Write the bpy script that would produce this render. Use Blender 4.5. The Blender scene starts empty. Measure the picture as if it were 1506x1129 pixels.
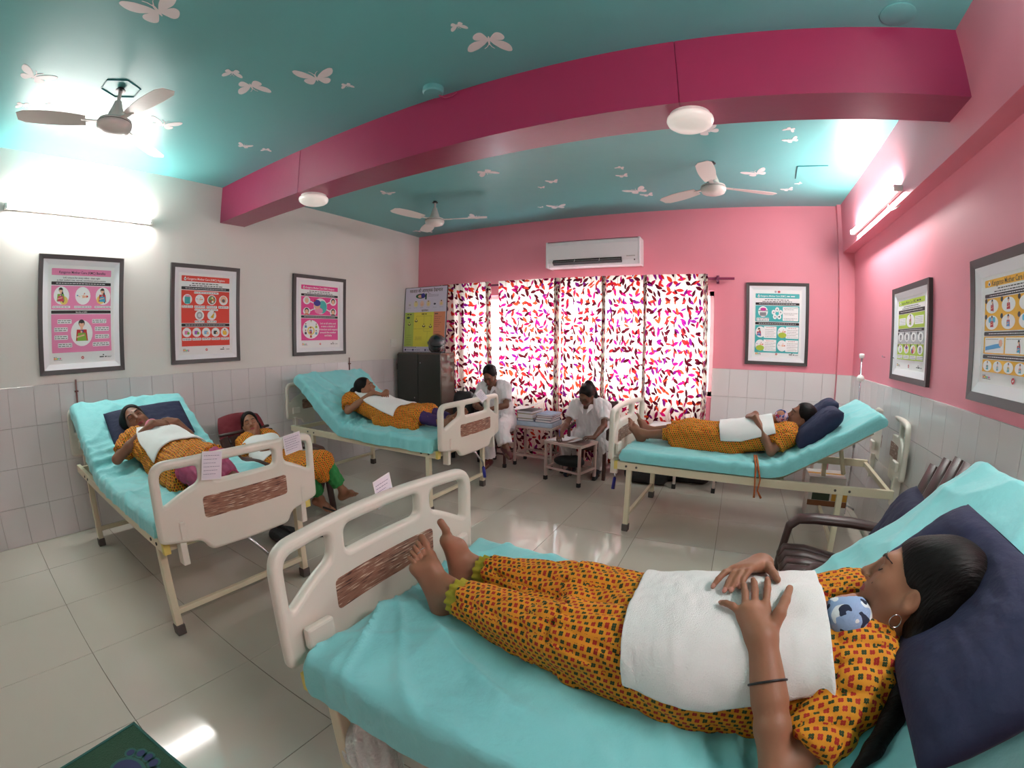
import bpy, bmesh, math, random
import numpy as np
from mathutils import Vector, Matrix, noise as mnoise
random.seed(7)
np.random.seed(7)
C = bpy.context.scene.collection
R_ = math.radians
PI = math.pi

# ---------------------------------------------------------------- camera (wide, barrel-distorted action camera)
CAM_POS = (4.2519, 0.8189, 1.478)
YAW, PITCH, ROLL = -0.4820, -0.1005, 0.0084
cd = bpy.data.cameras.new('camera')
cam = bpy.data.objects.new('camera', cd)
C.objects.link(cam)
cd.type = 'PANO'
cd.sensor_fit = 'HORIZONTAL'
cd.sensor_width = 36.0
cd.sensor_height = 36.0 * 1129 / 1506
cd.panorama_type = 'FISHEYE_LENS_POLYNOMIAL'
cd.fisheye_fov = math.radians(175)
cd.fisheye_polynomial_k0 = 0.0
(cd.fisheye_polynomial_k1, cd.fisheye_polynomial_k2,
 cd.fisheye_polynomial_k3, cd.fisheye_polynomial_k4) = (-0.0631625372, -2.69680524e-06, 2.11813713e-05, -3.38508429e-07)
cd.clip_start = 0.02
_f = Vector((math.sin(YAW) * math.cos(PITCH), math.cos(YAW) * math.cos(PITCH), math.sin(PITCH)))
_r = Vector((math.cos(YAW), -math.sin(YAW), 0))
_u = _r.cross(_f)
_r2 = _r * math.cos(ROLL) + _u * math.sin(ROLL)
_u2 = -_r * math.sin(ROLL) + _u * math.cos(ROLL)
cam.matrix_world = Matrix(((_r2.x, _u2.x, -_f.x, CAM_POS[0]), (_r2.y, _u2.y, -_f.y, CAM_POS[1]),
                           (_r2.z, _u2.z, -_f.z, CAM_POS[2]), (0, 0, 0, 1)))
bpy.context.scene.camera = cam

# ---------------------------------------------------------------- sky, daylight, exposure
w = bpy.data.worlds.new('sky')
bpy.context.scene.world = w
w.use_nodes = True
bg = w.node_tree.nodes['Background']
bg.inputs[0].default_value = (0.86, 0.93, 1.0, 1)
bg.inputs[1].default_value = 4.5
vs = bpy.context.scene.view_settings
vs.view_transform = 'Standard'
vs.look = 'None'
vs.gamma = 1.0
vs.use_curve_mapping = False
vs.exposure = 1.4
TUBE_POWER = 75.0        # emission strength of the fluorescent tubes
# ---------------------------------------------------------------- helpers
def lin(r, g, b):
    f = lambda c: (c / 255 / 12.92) if c / 255 <= 0.04045 else ((c / 255 + 0.055) / 1.055) ** 2.4
    return (f(r), f(g), f(b), 1.0)


def nd(t, typ, **kw):
    n = t.nodes.new(typ)
    for k, v in kw.items():
        setattr(n, k, v)
    return n


def mat(name, col, rough=0.5, metal=0.0, var=0.06, vscale=6.0, bump=0.0, bscale=60.0, coat=0.0, spec=0.5, emit=None, estr=0.0, coords='Object', bdist=0.01):
    """procedural Principled material: base colour with slight noise variation and optional fine bump"""
    m = bpy.data.materials.new(name)
    m.use_nodes = True
    t = m.node_tree
    b = t.nodes['Principled BSDF']
    b.inputs['Roughness'].default_value = rough
    b.inputs['Metallic'].default_value = metal
    b.inputs['Specular IOR Level'].default_value = spec
    b.inputs['Coat Weight'].default_value = coat
    b.inputs['Coat Roughness'].default_value = 0.08
    tc = nd(t, 'ShaderNodeTexCoord')
    n = nd(t, 'ShaderNodeTexNoise')
    n.inputs['Scale'].default_value = vscale
    n.inputs['Detail'].default_value = 4
    t.links.new(tc.outputs[coords], n.inputs['Vector'])
    mr = nd(t, 'ShaderNodeMapRange')
    mr.inputs['To Min'].default_value = 1 - var
    mr.inputs['To Max'].default_value = 1 + var
    t.links.new(n.outputs['Fac'], mr.inputs['Value'])
    mx = nd(t, 'ShaderNodeMix', data_type='RGBA', blend_type='MULTIPLY')
    mx.inputs[0].default_value = 1.0
    mx.inputs[6].default_value = col
    t.links.new(mr.outputs[0], mx.inputs[7])
    t.links.new(mx.outputs[2], b.inputs['Base Color'])
    if bump > 0:
        n2 = nd(t, 'ShaderNodeTexNoise')
        n2.inputs['Scale'].default_value = bscale
        n2.inputs['Detail'].default_value = 5
        t.links.new(tc.outputs[coords], n2.inputs['Vector'])
        bp = nd(t, 'ShaderNodeBump')
        bp.inputs['Strength'].default_value = bump
        bp.inputs['Distance'].default_value = bdist
        t.links.new(n2.outputs['Fac'], bp.inputs['Height'])
        t.links.new(bp.outputs[0], b.inputs['Normal'])
    if emit:
        b.inputs['Emission Color'].default_value = emit
        b.inputs['Emission Strength'].default_value = estr
    return m


def attr_mat(name, rough=0.5, spec=0.4, layer='Col', bump=0.0, bscale=300.0, bdist=0.002):
    m = bpy.data.materials.new(name)
    m.use_nodes = True
    t = m.node_tree
    b = t.nodes['Principled BSDF']
    b.inputs['Roughness'].default_value = rough
    b.inputs['Specular IOR Level'].default_value = spec
    a = nd(t, 'ShaderNodeAttribute', attribute_name=layer)
    t.links.new(a.outputs['Color'], b.inputs['Base Color'])
    if bump > 0:
        tc = nd(t, 'ShaderNodeTexCoord')
        n2 = nd(t, 'ShaderNodeTexNoise')
        n2.inputs['Scale'].default_value = bscale
        n2.inputs['Detail'].default_value = 3
        t.links.new(tc.outputs['Object'], n2.inputs['Vector'])
        bp = nd(t, 'ShaderNodeBump')
        bp.inputs['Strength'].default_value = bump
        bp.inputs['Distance'].default_value = bdist
        t.links.new(n2.outputs['Fac'], bp.inputs['Height'])
        t.links.new(bp.outputs[0], b.inputs['Normal'])
    return m


def link(o, parent=None):
    C.objects.link(o)
    if parent is not None:
        o.parent = parent
    return o


def tag(o, label=None, cat=None, group=None, kind=None):
    if label:
        o['label'] = label
    if cat:
        o['category'] = cat
    if group:
        o['group'] = group
    if kind:
        o['kind'] = kind
    return o


def empty(name, loc=(0, 0, 0), label=None, cat=None, group=None, rz=0.0):
    o = bpy.data.objects.new(name, None)
    o.empty_display_size = 0.1
    o.location = loc
    o.rotation_euler = (0, 0, rz)
    link(o)
    return tag(o, label, cat, group)


def me_obj(name, me, m, parent=None, smooth=False):
    if m is not None:
        me.materials.append(m)
    if smooth:
        me.polygons.foreach_set('use_smooth', np.ones(len(me.polygons), dtype=bool))
    return link(bpy.data.objects.new(name, me), parent)


def rotm(rx=0, ry=0, rz=0):
    from mathutils import Euler
    return Euler((rx, ry, rz)).to_matrix()


class B:
    """collects boxes, tubes, lathes and prisms into one mesh"""

    def __init__(s, origin=(0, 0, 0)):
        s.bm = bmesh.new()
        s.o = Vector(origin)

    def add(s, verts, faces):
        vs_ = [s.bm.verts.new(Vector(v) - s.o) for v in verts]
        for f in faces:
            try:
                s.bm.faces.new([vs_[i] for i in f])
            except ValueError:
                pass
        return vs_

    def box(s, c, size, rot=None, bevel=0.0, seg=2):
        b2 = bmesh.new()
        bmesh.ops.create_cube(b2, size=1.0)
        for v in b2.verts:
            v.co = Vector((v.co.x * size[0], v.co.y * size[1], v.co.z * size[2]))
        if bevel > 0:
            bmesh.ops.bevel(b2, geom=list(b2.edges), offset=bevel, segments=seg, affect='EDGES', profile=0.5)
        b2.verts.index_update()
        c = Vector(c)
        vv = [(rot @ v.co if rot is not None else v.co) + c for v in b2.verts]
        ff = [[v.index for v in f.verts] for f in b2.faces]
        b2.free()
        s.add(vv, ff)
        return s

    def lohi(s, lo, hi, bevel=0.0):
        return s.box([(a + b) / 2 for a, b in zip(lo, hi)], [abs(b - a) for a, b in zip(lo, hi)], None, bevel)

    def tube(s, pts, r, n=10, caps=True, closed=False, flat=1.0, up=None):
        pts = [Vector(p) for p in pts]
        N = len(pts)
        rr = r if isinstance(r, (list, tuple)) else [r] * N
        tang = []
        for i in range(N):
            a = pts[(i - 1) % N] if (closed or i > 0) else pts[i]
            b = pts[(i + 1) % N] if (closed or i < N - 1) else pts[i]
            tang.append((b - a).normalized())
        nrm = Vector(up) if up is not None else (Vector((0, 0, 1)) if abs(tang[0].z) < 0.9 else Vector((1, 0, 0)))
        verts, faces = [], []
        for i in range(N):
            nrm = (nrm - tang[i] * nrm.dot(tang[i])).normalized()
            bi = tang[i].cross(nrm)
            for k in range(n):
                a = 2 * PI * k / n
                verts.append(pts[i] + (nrm * math.cos(a) * flat + bi * math.sin(a)) * rr[i])
        for i in range(N if closed else N - 1):
            j = (i + 1) % N
            for k in range(n):
                k2 = (k + 1) % n
                faces.append([i * n + k, i * n + k2, j * n + k2, j * n + k])
        if caps and not closed:
            faces.append(list(range(n))[::-1])
            faces.append([(N - 1) * n + k for k in range(n)])
        s.add(verts, faces)
        return s

    def lathe(s, prof, c=(0, 0, 0), n=24, rot=None, caps=True):
        c = Vector(c)
        verts, faces = [], []
        for r, z in prof:
            for k in range(n):
                a = 2 * PI * k / n
                v = Vector((r * math.cos(a), r * math.sin(a), z))
                verts.append((rot @ v if rot is not None else v) + c)
        for i in range(len(prof) - 1):
            for k in range(n):
                k2 = (k + 1) % n
                faces.append([i * n + k, i * n + k2, (i + 1) * n + k2, (i + 1) * n + k])
        if caps:
            faces.append(list(range(n))[::-1])
            faces.append([(len(prof) - 1) * n + k for k in range(n)])
        s.add(verts, faces)
        return s

    def prism(s, poly, M, h):
        """poly in local xy, extruded 0..h along local z, placed by 4x4 matrix M"""
        n = len(poly)
        vv = [M @ Vector((x, y, 0)) for x, y in poly] + [M @ Vector((x, y, h)) for x, y in poly]
        ff = [list(range(n))[::-1], list(range(n, 2 * n))] + [[i, (i + 1) % n, n + (i + 1) % n, n + i] for i in range(n)]
        s.add(vv, ff)
        return s

    def done(s, name, m, parent=None, smooth=False, angle=None):
        bmesh.ops.recalc_face_normals(s.bm, faces=list(s.bm.faces))
        me = bpy.data.meshes.new(name)
        s.bm.to_mesh(me)
        s.bm.free()
        o = me_obj(name, me, m, parent, smooth or angle is not None)
        if angle is not None:
            try:
                me.set_sharp_from_angle(angle=math.radians(angle))
            except Exception:
                pass
        o.location = s.o
        return o


def arc_pts(poly, rad, n=5):
    """round the corners of a 2D polygon; rad: number or list"""
    out = []
    N = len(poly)
    for i in range(N):
        p0, p1, p2 = Vector(poly[i - 1]), Vector(poly[i]), Vector(poly[(i + 1) % N])
        r = rad[i] if isinstance(rad, (list, tuple)) else rad
        if r <= 0:
            out.append(tuple(p1))
            continue
        a, b = (p0 - p1), (p2 - p1)
        la, lb = a.length, b.length
        d = min(r, la * 0.48, lb * 0.48)
        A, B_ = p1 + a.normalized() * d, p1 + b.normalized() * d
        for k in range(n + 1):
            t = k / n
            out.append(tuple(A * (1 - t) ** 2 + p1 * 2 * t * (1 - t) + B_ * t * t))
    return out


def plate_mesh(name, outer, holes, thick, bevel, res=2):
    """flat plate with holes in the xy plane (thickness along z), rounded rims, as mesh data"""
    cu = bpy.data.curves.new(name, 'CURVE')
    cu.dimensions = '2D'
    cu.fill_mode = 'BOTH'
    cu.extrude = max(thick / 2 - bevel, 0.0)
    cu.bevel_depth = bevel
    cu.bevel_resolution = res
    cu.offset = -bevel
    for poly in [outer] + list(holes):
        sp = cu.splines.new('POLY')
        sp.points.add(len(poly) - 1)
        for q, (x, y) in zip(sp.points, poly):
            q.co = (x, y, 0, 1)
        sp.use_cyclic_u = True
    o = bpy.data.objects.new(name, cu)
    C.objects.link(o)
    dg = bpy.context.evaluated_depsgraph_get()
    me = bpy.data.meshes.new_from_object(o.evaluated_get(dg))
    bpy.data.objects.remove(o)
    bpy.data.curves.remove(cu)
    me.name = name
    return me


def text_mesh(s, size, align='CENTER', spacing=1.0):
    cu = bpy.data.curves.new('t', 'FONT')
    cu.body = s
    cu.size = size
    cu.align_x = align
    cu.align_y = 'CENTER'
    cu.space_character = spacing
    cu.resolution_u = 2
    cu.offset = size * 0.012
    o = bpy.data.objects.new('t', cu)
    C.objects.link(o)
    dg = bpy.context.evaluated_depsgraph_get()
    me = bpy.data.meshes.new_from_object(o.evaluated_get(dg))
    vv = [tuple(v.co) for v in me.vertices]
    ff = [tuple(p.vertices) for p in me.polygons]
    bpy.data.objects.remove(o)
    bpy.data.curves.remove(cu)
    bpy.data.meshes.remove(me)
    return vv, ff


class Print:
    """flat coloured print: layered shapes with a colour attribute, in the xy plane of a sheet (0..W, 0..H)"""

    def __init__(s):
        s.v, s.f, s.c = [], [], []
        s.z = 0.0006

    def poly(s, pts, col):
        i = len(s.v)
        s.v += [(x, y, s.z) for x, y in pts]
        s.f.append(list(range(i, i + len(pts))))
        s.c.append(col)
        s.z += 0.000012

    def rect(s, x0, y0, x1, y1, col, r=0.0):
        p = [(x0, y0), (x1, y0), (x1, y1), (x0, y1)]
        s.poly(arc_pts(p, r, 3) if r > 0 else p, col)

    def disc(s, x, y, r, col, ry=None, n=22, rot=0.0):
        ry = ry or r
        ca, sa = math.cos(rot), math.sin(rot)
        s.poly([(x + r * math.cos(a) * ca - ry * math.sin(a) * sa, y + r * math.cos(a) * sa + ry * math.sin(a) * ca)
                for a in [2 * PI * k / n for k in range(n)]], col)

    def line(s, x0, y0, x1, y1, wd, col):
        d = Vector((x1 - x0, y1 - y0))
        if d.length == 0:
            return
        q = Vector((-d.y, d.x)).normalized() * wd / 2
        s.poly([(x0 + q.x, y0 + q.y), (x1 + q.x, y1 + q.y), (x1 - q.x, y1 - q.y), (x0 - q.x, y0 - q.y)], col)

    def text(s, x, y, t, size, col, align='CENTER', maxw=None):
        vv, ff = text_mesh(t, size, align)
        if not vv:
            return
        k = 1.0
        if maxw:
            wd = max(v[0] for v in vv) - min(v[0] for v in vv)
            k = maxw / wd
        i = len(s.v)
        s.v += [(x + v[0] * k, y + v[1], s.z) for v in vv]
        for f in ff:
            s.f.append([i + q for q in f])
            s.c.append(col)
        s.z += 0.00001

    def greek(s, x0, x1, y, h, col, words=6, seed=0):
        """a line of small print too fine to read"""
        rnd = random.Random(seed * 77 + int(y * 1e4))
        x = x0
        while x < x1 - h:
            wd = min(h * rnd.uniform(1.2, 3.6), x1 - x)
            s.rect(x, y - h * 0.32, x + wd, y + h * 0.32, col)
            x += wd + h * 0.7

    def done(s, name, m, parent, M=None):
        me = bpy.data.meshes.new(name)
        me.from_pydata(s.v, [], s.f)
        ca = me.color_attributes.new('Col', 'FLOAT_COLOR', 'CORNER')
        buf = np.empty((len(me.loops), 4), np.float32)
        k = 0
        for f, c in zip(s.f, s.c):
            buf[k:k + len(f)] = c
            k += len(f)
        ca.data.foreach_set('color', buf.ravel())
        o = me_obj(name, me, m, parent)
        if M is not None:
            o.matrix_local = M
        return o


def quads_mesh(name, V, Q, smooth=True):
    """mesh from numpy vertex (n,3) and quad (m,4) arrays"""
    me = bpy.data.meshes.new(name)
    V = np.asarray(V, np.float32)
    Q = np.asarray(Q, np.int32)
    me.vertices.add(len(V))
    me.vertices.foreach_set('co', V.ravel())
    me.loops.add(Q.size)
    me.loops.foreach_set('vertex_index', Q.ravel())
    me.polygons.add(len(Q))
    me.polygons.foreach_set('loop_start', np.arange(0, Q.size, Q.shape[1], dtype=np.int32))
    me.polygons.foreach_set('loop_total', np.full(len(Q), Q.shape[1], np.int32))
    me.update(calc_edges=True)
    if smooth:
        me.polygons.foreach_set('use_smooth', np.ones(len(Q), dtype=bool))
    return me


def grid_quads(nu, nv, wrap_v=False):
    i = np.arange(nu - 1)[:, None]
    j = np.arange(nv if wrap_v else nv - 1)[None, :]
    j2 = (j + 1) % nv
    return np.stack([i * nv + j, i * nv + j2, (i + 1) * nv + j2, (i + 1) * nv + j], -1).reshape(-1, 4)


def copy_tree(o, parent=None):
    c = o.copy()
    C.objects.link(c)
    c.parent = parent
    for ch in o.children:
        copy_tree(ch, c)
    return c
# ---------------------------------------------------------------- materials of the room
W, WB, YB, H = 5.527, 5.404, 5.969, 2.967
HB, Y1, Y2, HC = 2.457, 2.902, 3.176, 2.615
YF = -0.9
DADO = 1.2
M_ceil = mat('ceiling_teal_gloss_paint', lin(104, 176, 176), 0.38, var=0.05, vscale=1.2, bump=0.12, bscale=5, spec=0.5, bdist=0.02)
M_wallwhite = mat('wall_white_paint', lin(232, 228, 222), 0.6, var=0.02, vscale=2, bump=0.05, bscale=20)
M_pink = mat('wall_pink_paint', lin(238, 146, 162), 0.5, var=0.07, vscale=1.8, bump=0.06, bscale=14)
M_beam = mat('beam_magenta_gloss_paint', lin(158, 48, 88), 0.3, var=0.06, vscale=2.5, bump=0.1, bscale=6, bdist=0.02)
M_tile = mat('wall_tile_glazed', lin(226, 220, 220), 0.16, var=0.03, vscale=1.5)
M_grout = mat('tile_grout', lin(196, 186, 184), 0.8, var=0.05, vscale=30)
M_ftile = mat('floor_tile_polished', lin(196, 187, 174), 0.09, var=0.03, vscale=2.0, spec=0.55)
M_fgrout = mat('floor_grout', lin(120, 108, 96), 0.7, var=0.1, vscale=40)
M_white = mat('white_plastic', lin(238, 236, 232), 0.35, var=0.02)
M_black = mat('black_rubber', lin(34, 32, 32), 0.6, var=0.1)
M_dark = mat('dark_grey_frame', lin(66, 62, 62), 0.4, var=0.04)
M_butter = mat('butterfly_paint', lin(240, 230, 230), 0.45, var=0.03)


def struct(b, name, m, parent=None, **kw):
    o = b.done(name, m, parent, **kw)
    if parent is None:
        o['kind'] = 'structure'
    return o


# floor: grout bed with polished 60 cm tiles
floor = struct(B((0, 0, -0.05)).lohi((-0.2, YF - 0.2, -0.1), (W + 0.2, YB + 0.2, -0.003)), 'floor', M_fgrout)


def piece(name, me, loc, parent, rot=(0, 0, 0)):
    o = bpy.data.objects.new(name, me)
    link(o, parent)
    o.location = Vector(loc) - parent.location
    o.rotation_euler = rot
    return o


def tile_mesh(name, w_, h_, t_, m, bev=0.0015):
    b2 = B().box((0, 0, 0), (w_, h_, t_), bevel=bev, seg=1)
    bmesh.ops.recalc_face_normals(b2.bm, faces=list(b2.bm.faces))
    me = bpy.data.meshes.new(name)
    b2.bm.to_mesh(me)
    b2.bm.free()
    me.materials.append(m)
    return me


xs = [0.0] + [0.005 + 0.605 * k for k in range(1, 9)] + [W]
xs = [0.0, 0.6, 1.205, 1.815, 2.43, 3.035, 3.64, 4.245, 4.85, 5.455, W]
ys = [1.06 + 0.592 * k for k in range(-4, 9)]
ys = [YF] + [y for y in ys if y > YF + 0.05 and y < YB - 0.05] + [YB]
cache = {}
for i in range(len(xs) - 1):
    for j in range(len(ys) - 1):
        w_, h_ = round(xs[i + 1] - xs[i] - 0.003, 4), round(ys[j + 1] - ys[j] - 0.003, 4)
        if (w_, h_) not in cache:
            cache[(w_, h_)] = tile_mesh('floor_tile', w_, h_, 0.02, M_ftile, 0.0008)
        piece('floor_tile', cache[(w_, h_)], ((xs[i] + xs[i + 1]) / 2, (ys[j] + ys[j + 1]) / 2, -0.01), floor)

# ceiling
ceiling = struct(B((2.7, 3, H)).lohi((-0.2, YF - 0.2, H), (W + 0.2, YB + 0.2, H + 0.12)), 'ceiling', M_ceil)
# walls
wall_left = struct(B((0, 3, 1.2)).lohi((-0.2, YF - 0.2, -0.05), (0, YB + 0.2, H + 0.05)), 'wall_left', M_wallwhite)
wall_right = struct(B((W, 3, 1.2)).lohi((W, YF - 0.2, -0.05), (W + 0.2, YB + 0.2, H + 0.05)), 'wall_right', M_pink)
wall_front = struct(B((2.7, YF, 1.2)).lohi((-0.1, YF - 0.2, -0.05), (W + 0.1, YF, H + 0.05)), 'wall_front', M_wallwhite)
WX0, WX1, WZ0, WZ1 = 0.95, 4.03, 0.88, 2.045
bb = B((2.7, YB, 1.2))
bb.lohi((-0.1, YB, -0.05), (WX0, YB + 0.2, H + 0.05)).lohi((WX1, YB, -0.05), (W + 0.1, YB + 0.2, H + 0.05))
bb.lohi((WX0, YB, -0.05), (WX1, YB + 0.2, WZ0)).lohi((WX0, YB, WZ1), (WX1, YB + 0.2, H + 0.05))
wall_back = struct(bb, 'wall_back', M_pink)
# corner pilaster, beam along the right wall, cross beam
struct(B((5.44, 5.93, 0)).lohi((5.362, 5.905, 0), (W, YB, H)), 'trim_1', M_pink)
struct(B((WB, 3, HB)).lohi((WB, YF, HB), (W, YB, H)), 'trim_2', M_pink)
bm_ = B((2.7, 3.04, HC))
bm_.lohi((0, Y1, HC), (1.286, Y2, H)).lohi((1.291, Y1, HC), (4.034, Y2, H)).lohi((4.039, Y1, HC), (WB, Y2, H))
bm_.lohi((1.28, Y1 + 0.004, HC + 0.004), (1.30, Y2 - 0.004, H)).lohi((4.03, Y1 + 0.004, HC + 0.004), (4.045, Y2 - 0.004, H))
struct(bm_, 'trim_3', M_beam)

# glazed dado: 20 x 30 cm tiles, each its own piece on the wall
tw, th = 0.2, 0.3
TM = {}


def dado(wall, axis, pos, a0, a1, normal, first):
    a = first
    cuts = [a0]
    while a < a1 - 0.01:
        if a > a0 + 0.01:
            cuts.append(a)
        a += tw
    cuts.append(a1)
    zc = [0.0, 0.3, 0.6, 0.9, DADO]
    for i in range(len(cuts) - 1):
        for j in range(4):
            w_, h_ = round(cuts[i + 1] - cuts[i] - 0.0025, 4), 0.2975
            if w_ < 0.01:
                continue
            if (w_, h_) not in TM:
                TM[(w_, h_)] = tile_mesh('wall_tile', w_, h_, 0.012, M_tile, 0.0012)
            c = (cuts[i] + cuts[i + 1]) / 2
            z = (zc[j] + zc[j + 1]) / 2
            if axis == 'x':
                piece('wall_tile', TM[(w_, h_)], (pos + normal * 0.006, c, z), wall, (PI / 2, 0, PI / 2))
            else:
                piece('wall_tile', TM[(w_, h_)], (c, pos - 0.006, z), wall, (PI / 2, 0, 0))


dado(wall_left, 'x', 0.0, 0.4, YB, 1, 0.625)
dado(wall_back, 'y', YB, WX1 + 0.0, 5.362, -1, 4.22)
dado(wall_right, 'x', W, 1.0, 5.905, -1, 1.15)
pil = bpy.data.objects['trim_1']
dado(pil, 'y', 5.905, 5.362, 5.52, -1, 5.362)
# grout backing strips of the dado
struct(B((0, 3, 0)).lohi((0.0, 0.4, 0), (0.004, YB, DADO)), 'trim_4', M_grout)
struct(B((W, 3, 0)).lohi((W - 0.004, 1.0, 0), (W, 5.905, DADO)), 'trim_5', M_grout)
struct(B((4.7, YB, 0)).lohi((WX1, YB - 0.004, 0), (5.362, YB, DADO)), 'trim_6', M_grout)

# window behind the curtains: white frame, three mullions, four panes
M_glass = bpy.data.materials.new('window_glass')
M_glass.use_nodes = True
t = M_glass.node_tree
t.nodes.remove(t.nodes['Principled BSDF'])
tr_ = nd(t, 'ShaderNodeBsdfTransparent')
tr_.inputs[0].default_value = (0.96, 0.98, 0.98, 1)
gl_ = nd(t, 'ShaderNodeBsdfGlossy')
gl_.inputs['Roughness'].default_value = 0.02
mx_ = nd(t, 'ShaderNodeMixShader')
mx_.inputs[0].default_value = 0.06
t.links.new(tr_.outputs[0], mx_.inputs[1])
t.links.new(gl_.outputs[0], mx_.inputs[2])
t.links.new(mx_.outputs[0], t.nodes['Material Output'].inputs[0])
fb = B((2.49, YB + 0.1, WZ0))
for a, b_ in (((WX0, WZ0), (WX1, WZ0 + 0.05)), ((WX0, WZ1 - 0.05), (WX1, WZ1)), ((WX0, WZ0), (WX0 + 0.05, WZ1)), ((WX1 - 0.05, WZ0), (WX1, WZ1))):
    fb.lohi((a[0], YB + 0.08, a[1]), (b_[0], YB + 0.13, b_[1]))
win = struct(fb, 'window_1', M_white)
win['label'] = 'wide white framed window behind the leaf print curtains'
npn = 4
pw = (WX1 - WX0 - 0.1) / npn
for k in range(npn):
    x0 = WX0 + 0.05 + k * pw
    if k:
        B((x0, YB + 0.1, WZ0)).lohi((x0 - 0.02, YB + 0.085, WZ0 + 0.05), (x0 + 0.02, YB + 0.125, WZ1 - 0.05)).done('mullion', M_white, win).location = Vector((x0, YB + 0.1, WZ0)) - win.location
    o = B((x0 + pw / 2, YB + 0.105, WZ0)).lohi((x0, YB + 0.103, WZ0 + 0.05), (x0 + pw, YB + 0.107, WZ1 - 0.05)).done('pane', M_glass, win)
    o.location = Vector((x0 + pw / 2, YB + 0.105, WZ0)) - win.location

# butterflies painted on the ceiling (parts of the ceiling): wing tips given by world position, span and heading
def wing_shape():
    up = [(0.02, 0.02), (0.10, 0.16), (0.26, 0.34), (0.42, 0.44), (0.50, 0.42), (0.50, 0.30), (0.44, 0.16), (0.32, 0.05), (0.16, 0.0), (0.02, -0.02)]
    lo = [(0.02, 0.0), (0.16, 0.0), (0.30, 0.0), (0.35, -0.08), (0.32, -0.18), (0.24, -0.27), (0.15, -0.28), (0.08, -0.18), (0.02, -0.06)]
    return arc_pts(up, 0.06, 2), arc_pts(lo, 0.06, 2)


def butterfly(x, y, span, ang, fold=1.0):
    up, lo = wing_shape()
    vv, ff = [], []

    def addp(poly):
        i = len(vv)
        vv.extend([(a, b, 0.0) for a, b in poly])
        ff.append(list(range(i, i + len(poly))))
    addp(up)
    addp(lo)
    addp([(-a * fold, b) for a, b in up][::-1])
    addp([(-a * fold, b) for a, b in lo][::-1])
    addp([(0.025 * math.cos(q), 0.02 + 0.17 * math.sin(q)) for q in [2 * PI * k / 10 for k in range(10)]])
    for sx in (1, -1):
        pts = [(0.01 * sx, 0.15), (0.05 * sx, 0.25), (0.11 * sx, 0.32)]
        for (a, b), (c, d) in zip(pts, pts[1:]):
            addp([(a - 0.008, b), (a + 0.008, b), (c + 0.008, d), (c - 0.008, d)])
    me = bpy.data.meshes.new('butterfly_decal')
    # extrude a hair's breadth so that it has thickness
    n = len(vv)
    vv2 = [(a, b, -0.0015 / span) for a, b, _ in vv] + [(a, b, 0.0) for a, b, _ in vv]
    ff2 = [f[::-1] for f in ff] + [[i + n for i in f] for f in ff]
    for f in ff:
        for k in range(len(f)):
            a, b = f[k], f[(k + 1) % len(f)]
            ff2.append([a, b, b + n, a + n])
    me.from_pydata(vv2, [], ff2)
    o = me_obj('butterfly_decal', me, M_butter, ceiling)
    o.location = Vector((x, y, H - 0.0005)) - ceiling.location
    o.rotation_euler = (0, 0, ang)
    o.scale = (span, span, span)


for a in [(2.192, 1.369, 0.28, 3.762), (1.244, 0.98, 0.219, 4.999), (0.839, 0.975, 0.119, 1.299), (0.911, 1.122, 0.095, 0.898), (1.933, 1.925, 0.118, 1.039), (1.875, 2.087, 0.205, 0.706), (2.219, 2.303, 0.229, 3.747), (2.292, 2.469, 0.08, 0.497), (1.027, 1.889, 0.225, 4.606), (1.05, 2.532, 0.119, 4.578), (1.109, 2.697, 0.086, 0.976), (3.199, 2.556, 0.227, 0.456), (3.13, 2.381, 0.085, 0.225), (2.208, 4.184, 0.201, -0.035), (2.486, 4.789, 0.069, 3.257), (2.647, 4.676, 0.121, 3.224), (2.202, 5.409, 0.067, 3.142), (2.375, 5.467, 0.219, 3.279), (1.308, 5.438, 0.237, 4.215), (0.242, 5.637, 0.117, 0.961), (0.362, 5.767, 0.091, 1.044), (3.333, 4.537, 0.084, 0.701), (3.304, 4.748, 0.114, 2.956), (3.338, 5.204, 0.244, 2.755), (3.412, 5.359, 0.138, 2.884), (1.052, 4.159, 0.156, 4.082), (4.109, 3.992, 0.214, 2.655), (4.684, 4.041, 0.092, 0.449), (4.713, 4.235, 0.122, 2.572), (4.47, 4.915, 0.228, 2.692), (4.878, 5.217, 0.075, 2.3), (4.791, 5.393, 0.126, 2.671)]:
    butterfly(*a)
# ---------------------------------------------------------------- lamps, fans, ceiling fittings
M_tubeglow = bpy.data.materials.new('fluorescent_tube_glow')
M_tubeglow.use_nodes = True
t = M_tubeglow.node_tree
em = nd(t, 'ShaderNodeEmission')
em.inputs[0].default_value = (1.0, 0.97, 0.93, 1)
em.inputs[1].default_value = TUBE_POWER
t.nodes.remove(t.nodes['Principled BSDF'])
t.links.new(em.outputs[0], t.nodes['Material Output'].inputs[0])
M_chrome = mat('chrome', lin(200, 200, 205), 0.18, 1.0, var=0.02)
M_cream = mat('fan_cream_enamel', lin(226, 218, 212), 0.35, var=0.02)
M_darkmetal = mat('dark_metal', lin(60, 58, 60), 0.4, 0.6)


def tube_light(x, sx, y0, y1, z, label):
    yc = (y0 + y1) / 2
    r = empty('tube_light', (x, yc, z), label, 'light')
    a = B((0, 0, 0)).lohi((0, y0 - yc, -0.02), (sx * 0.03, y1 - yc, 0.02), bevel=0.004).done('housing', M_white, r)
    for yy in (y0, y1):
        s_ = 1 if yy > yc else -1
        B().lohi((0, yy - yc - 0.012, -0.022), (sx * 0.062, yy - yc + 0.012, 0.022), bevel=0.004).done('end_cap', M_white, r)
    B().tube([(sx * 0.045, y0 - yc + 0.012, 0), (sx * 0.045, y1 - yc - 0.012, 0)], 0.014, 12).done('tube', M_tubeglow, r, smooth=True)
    return r


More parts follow.
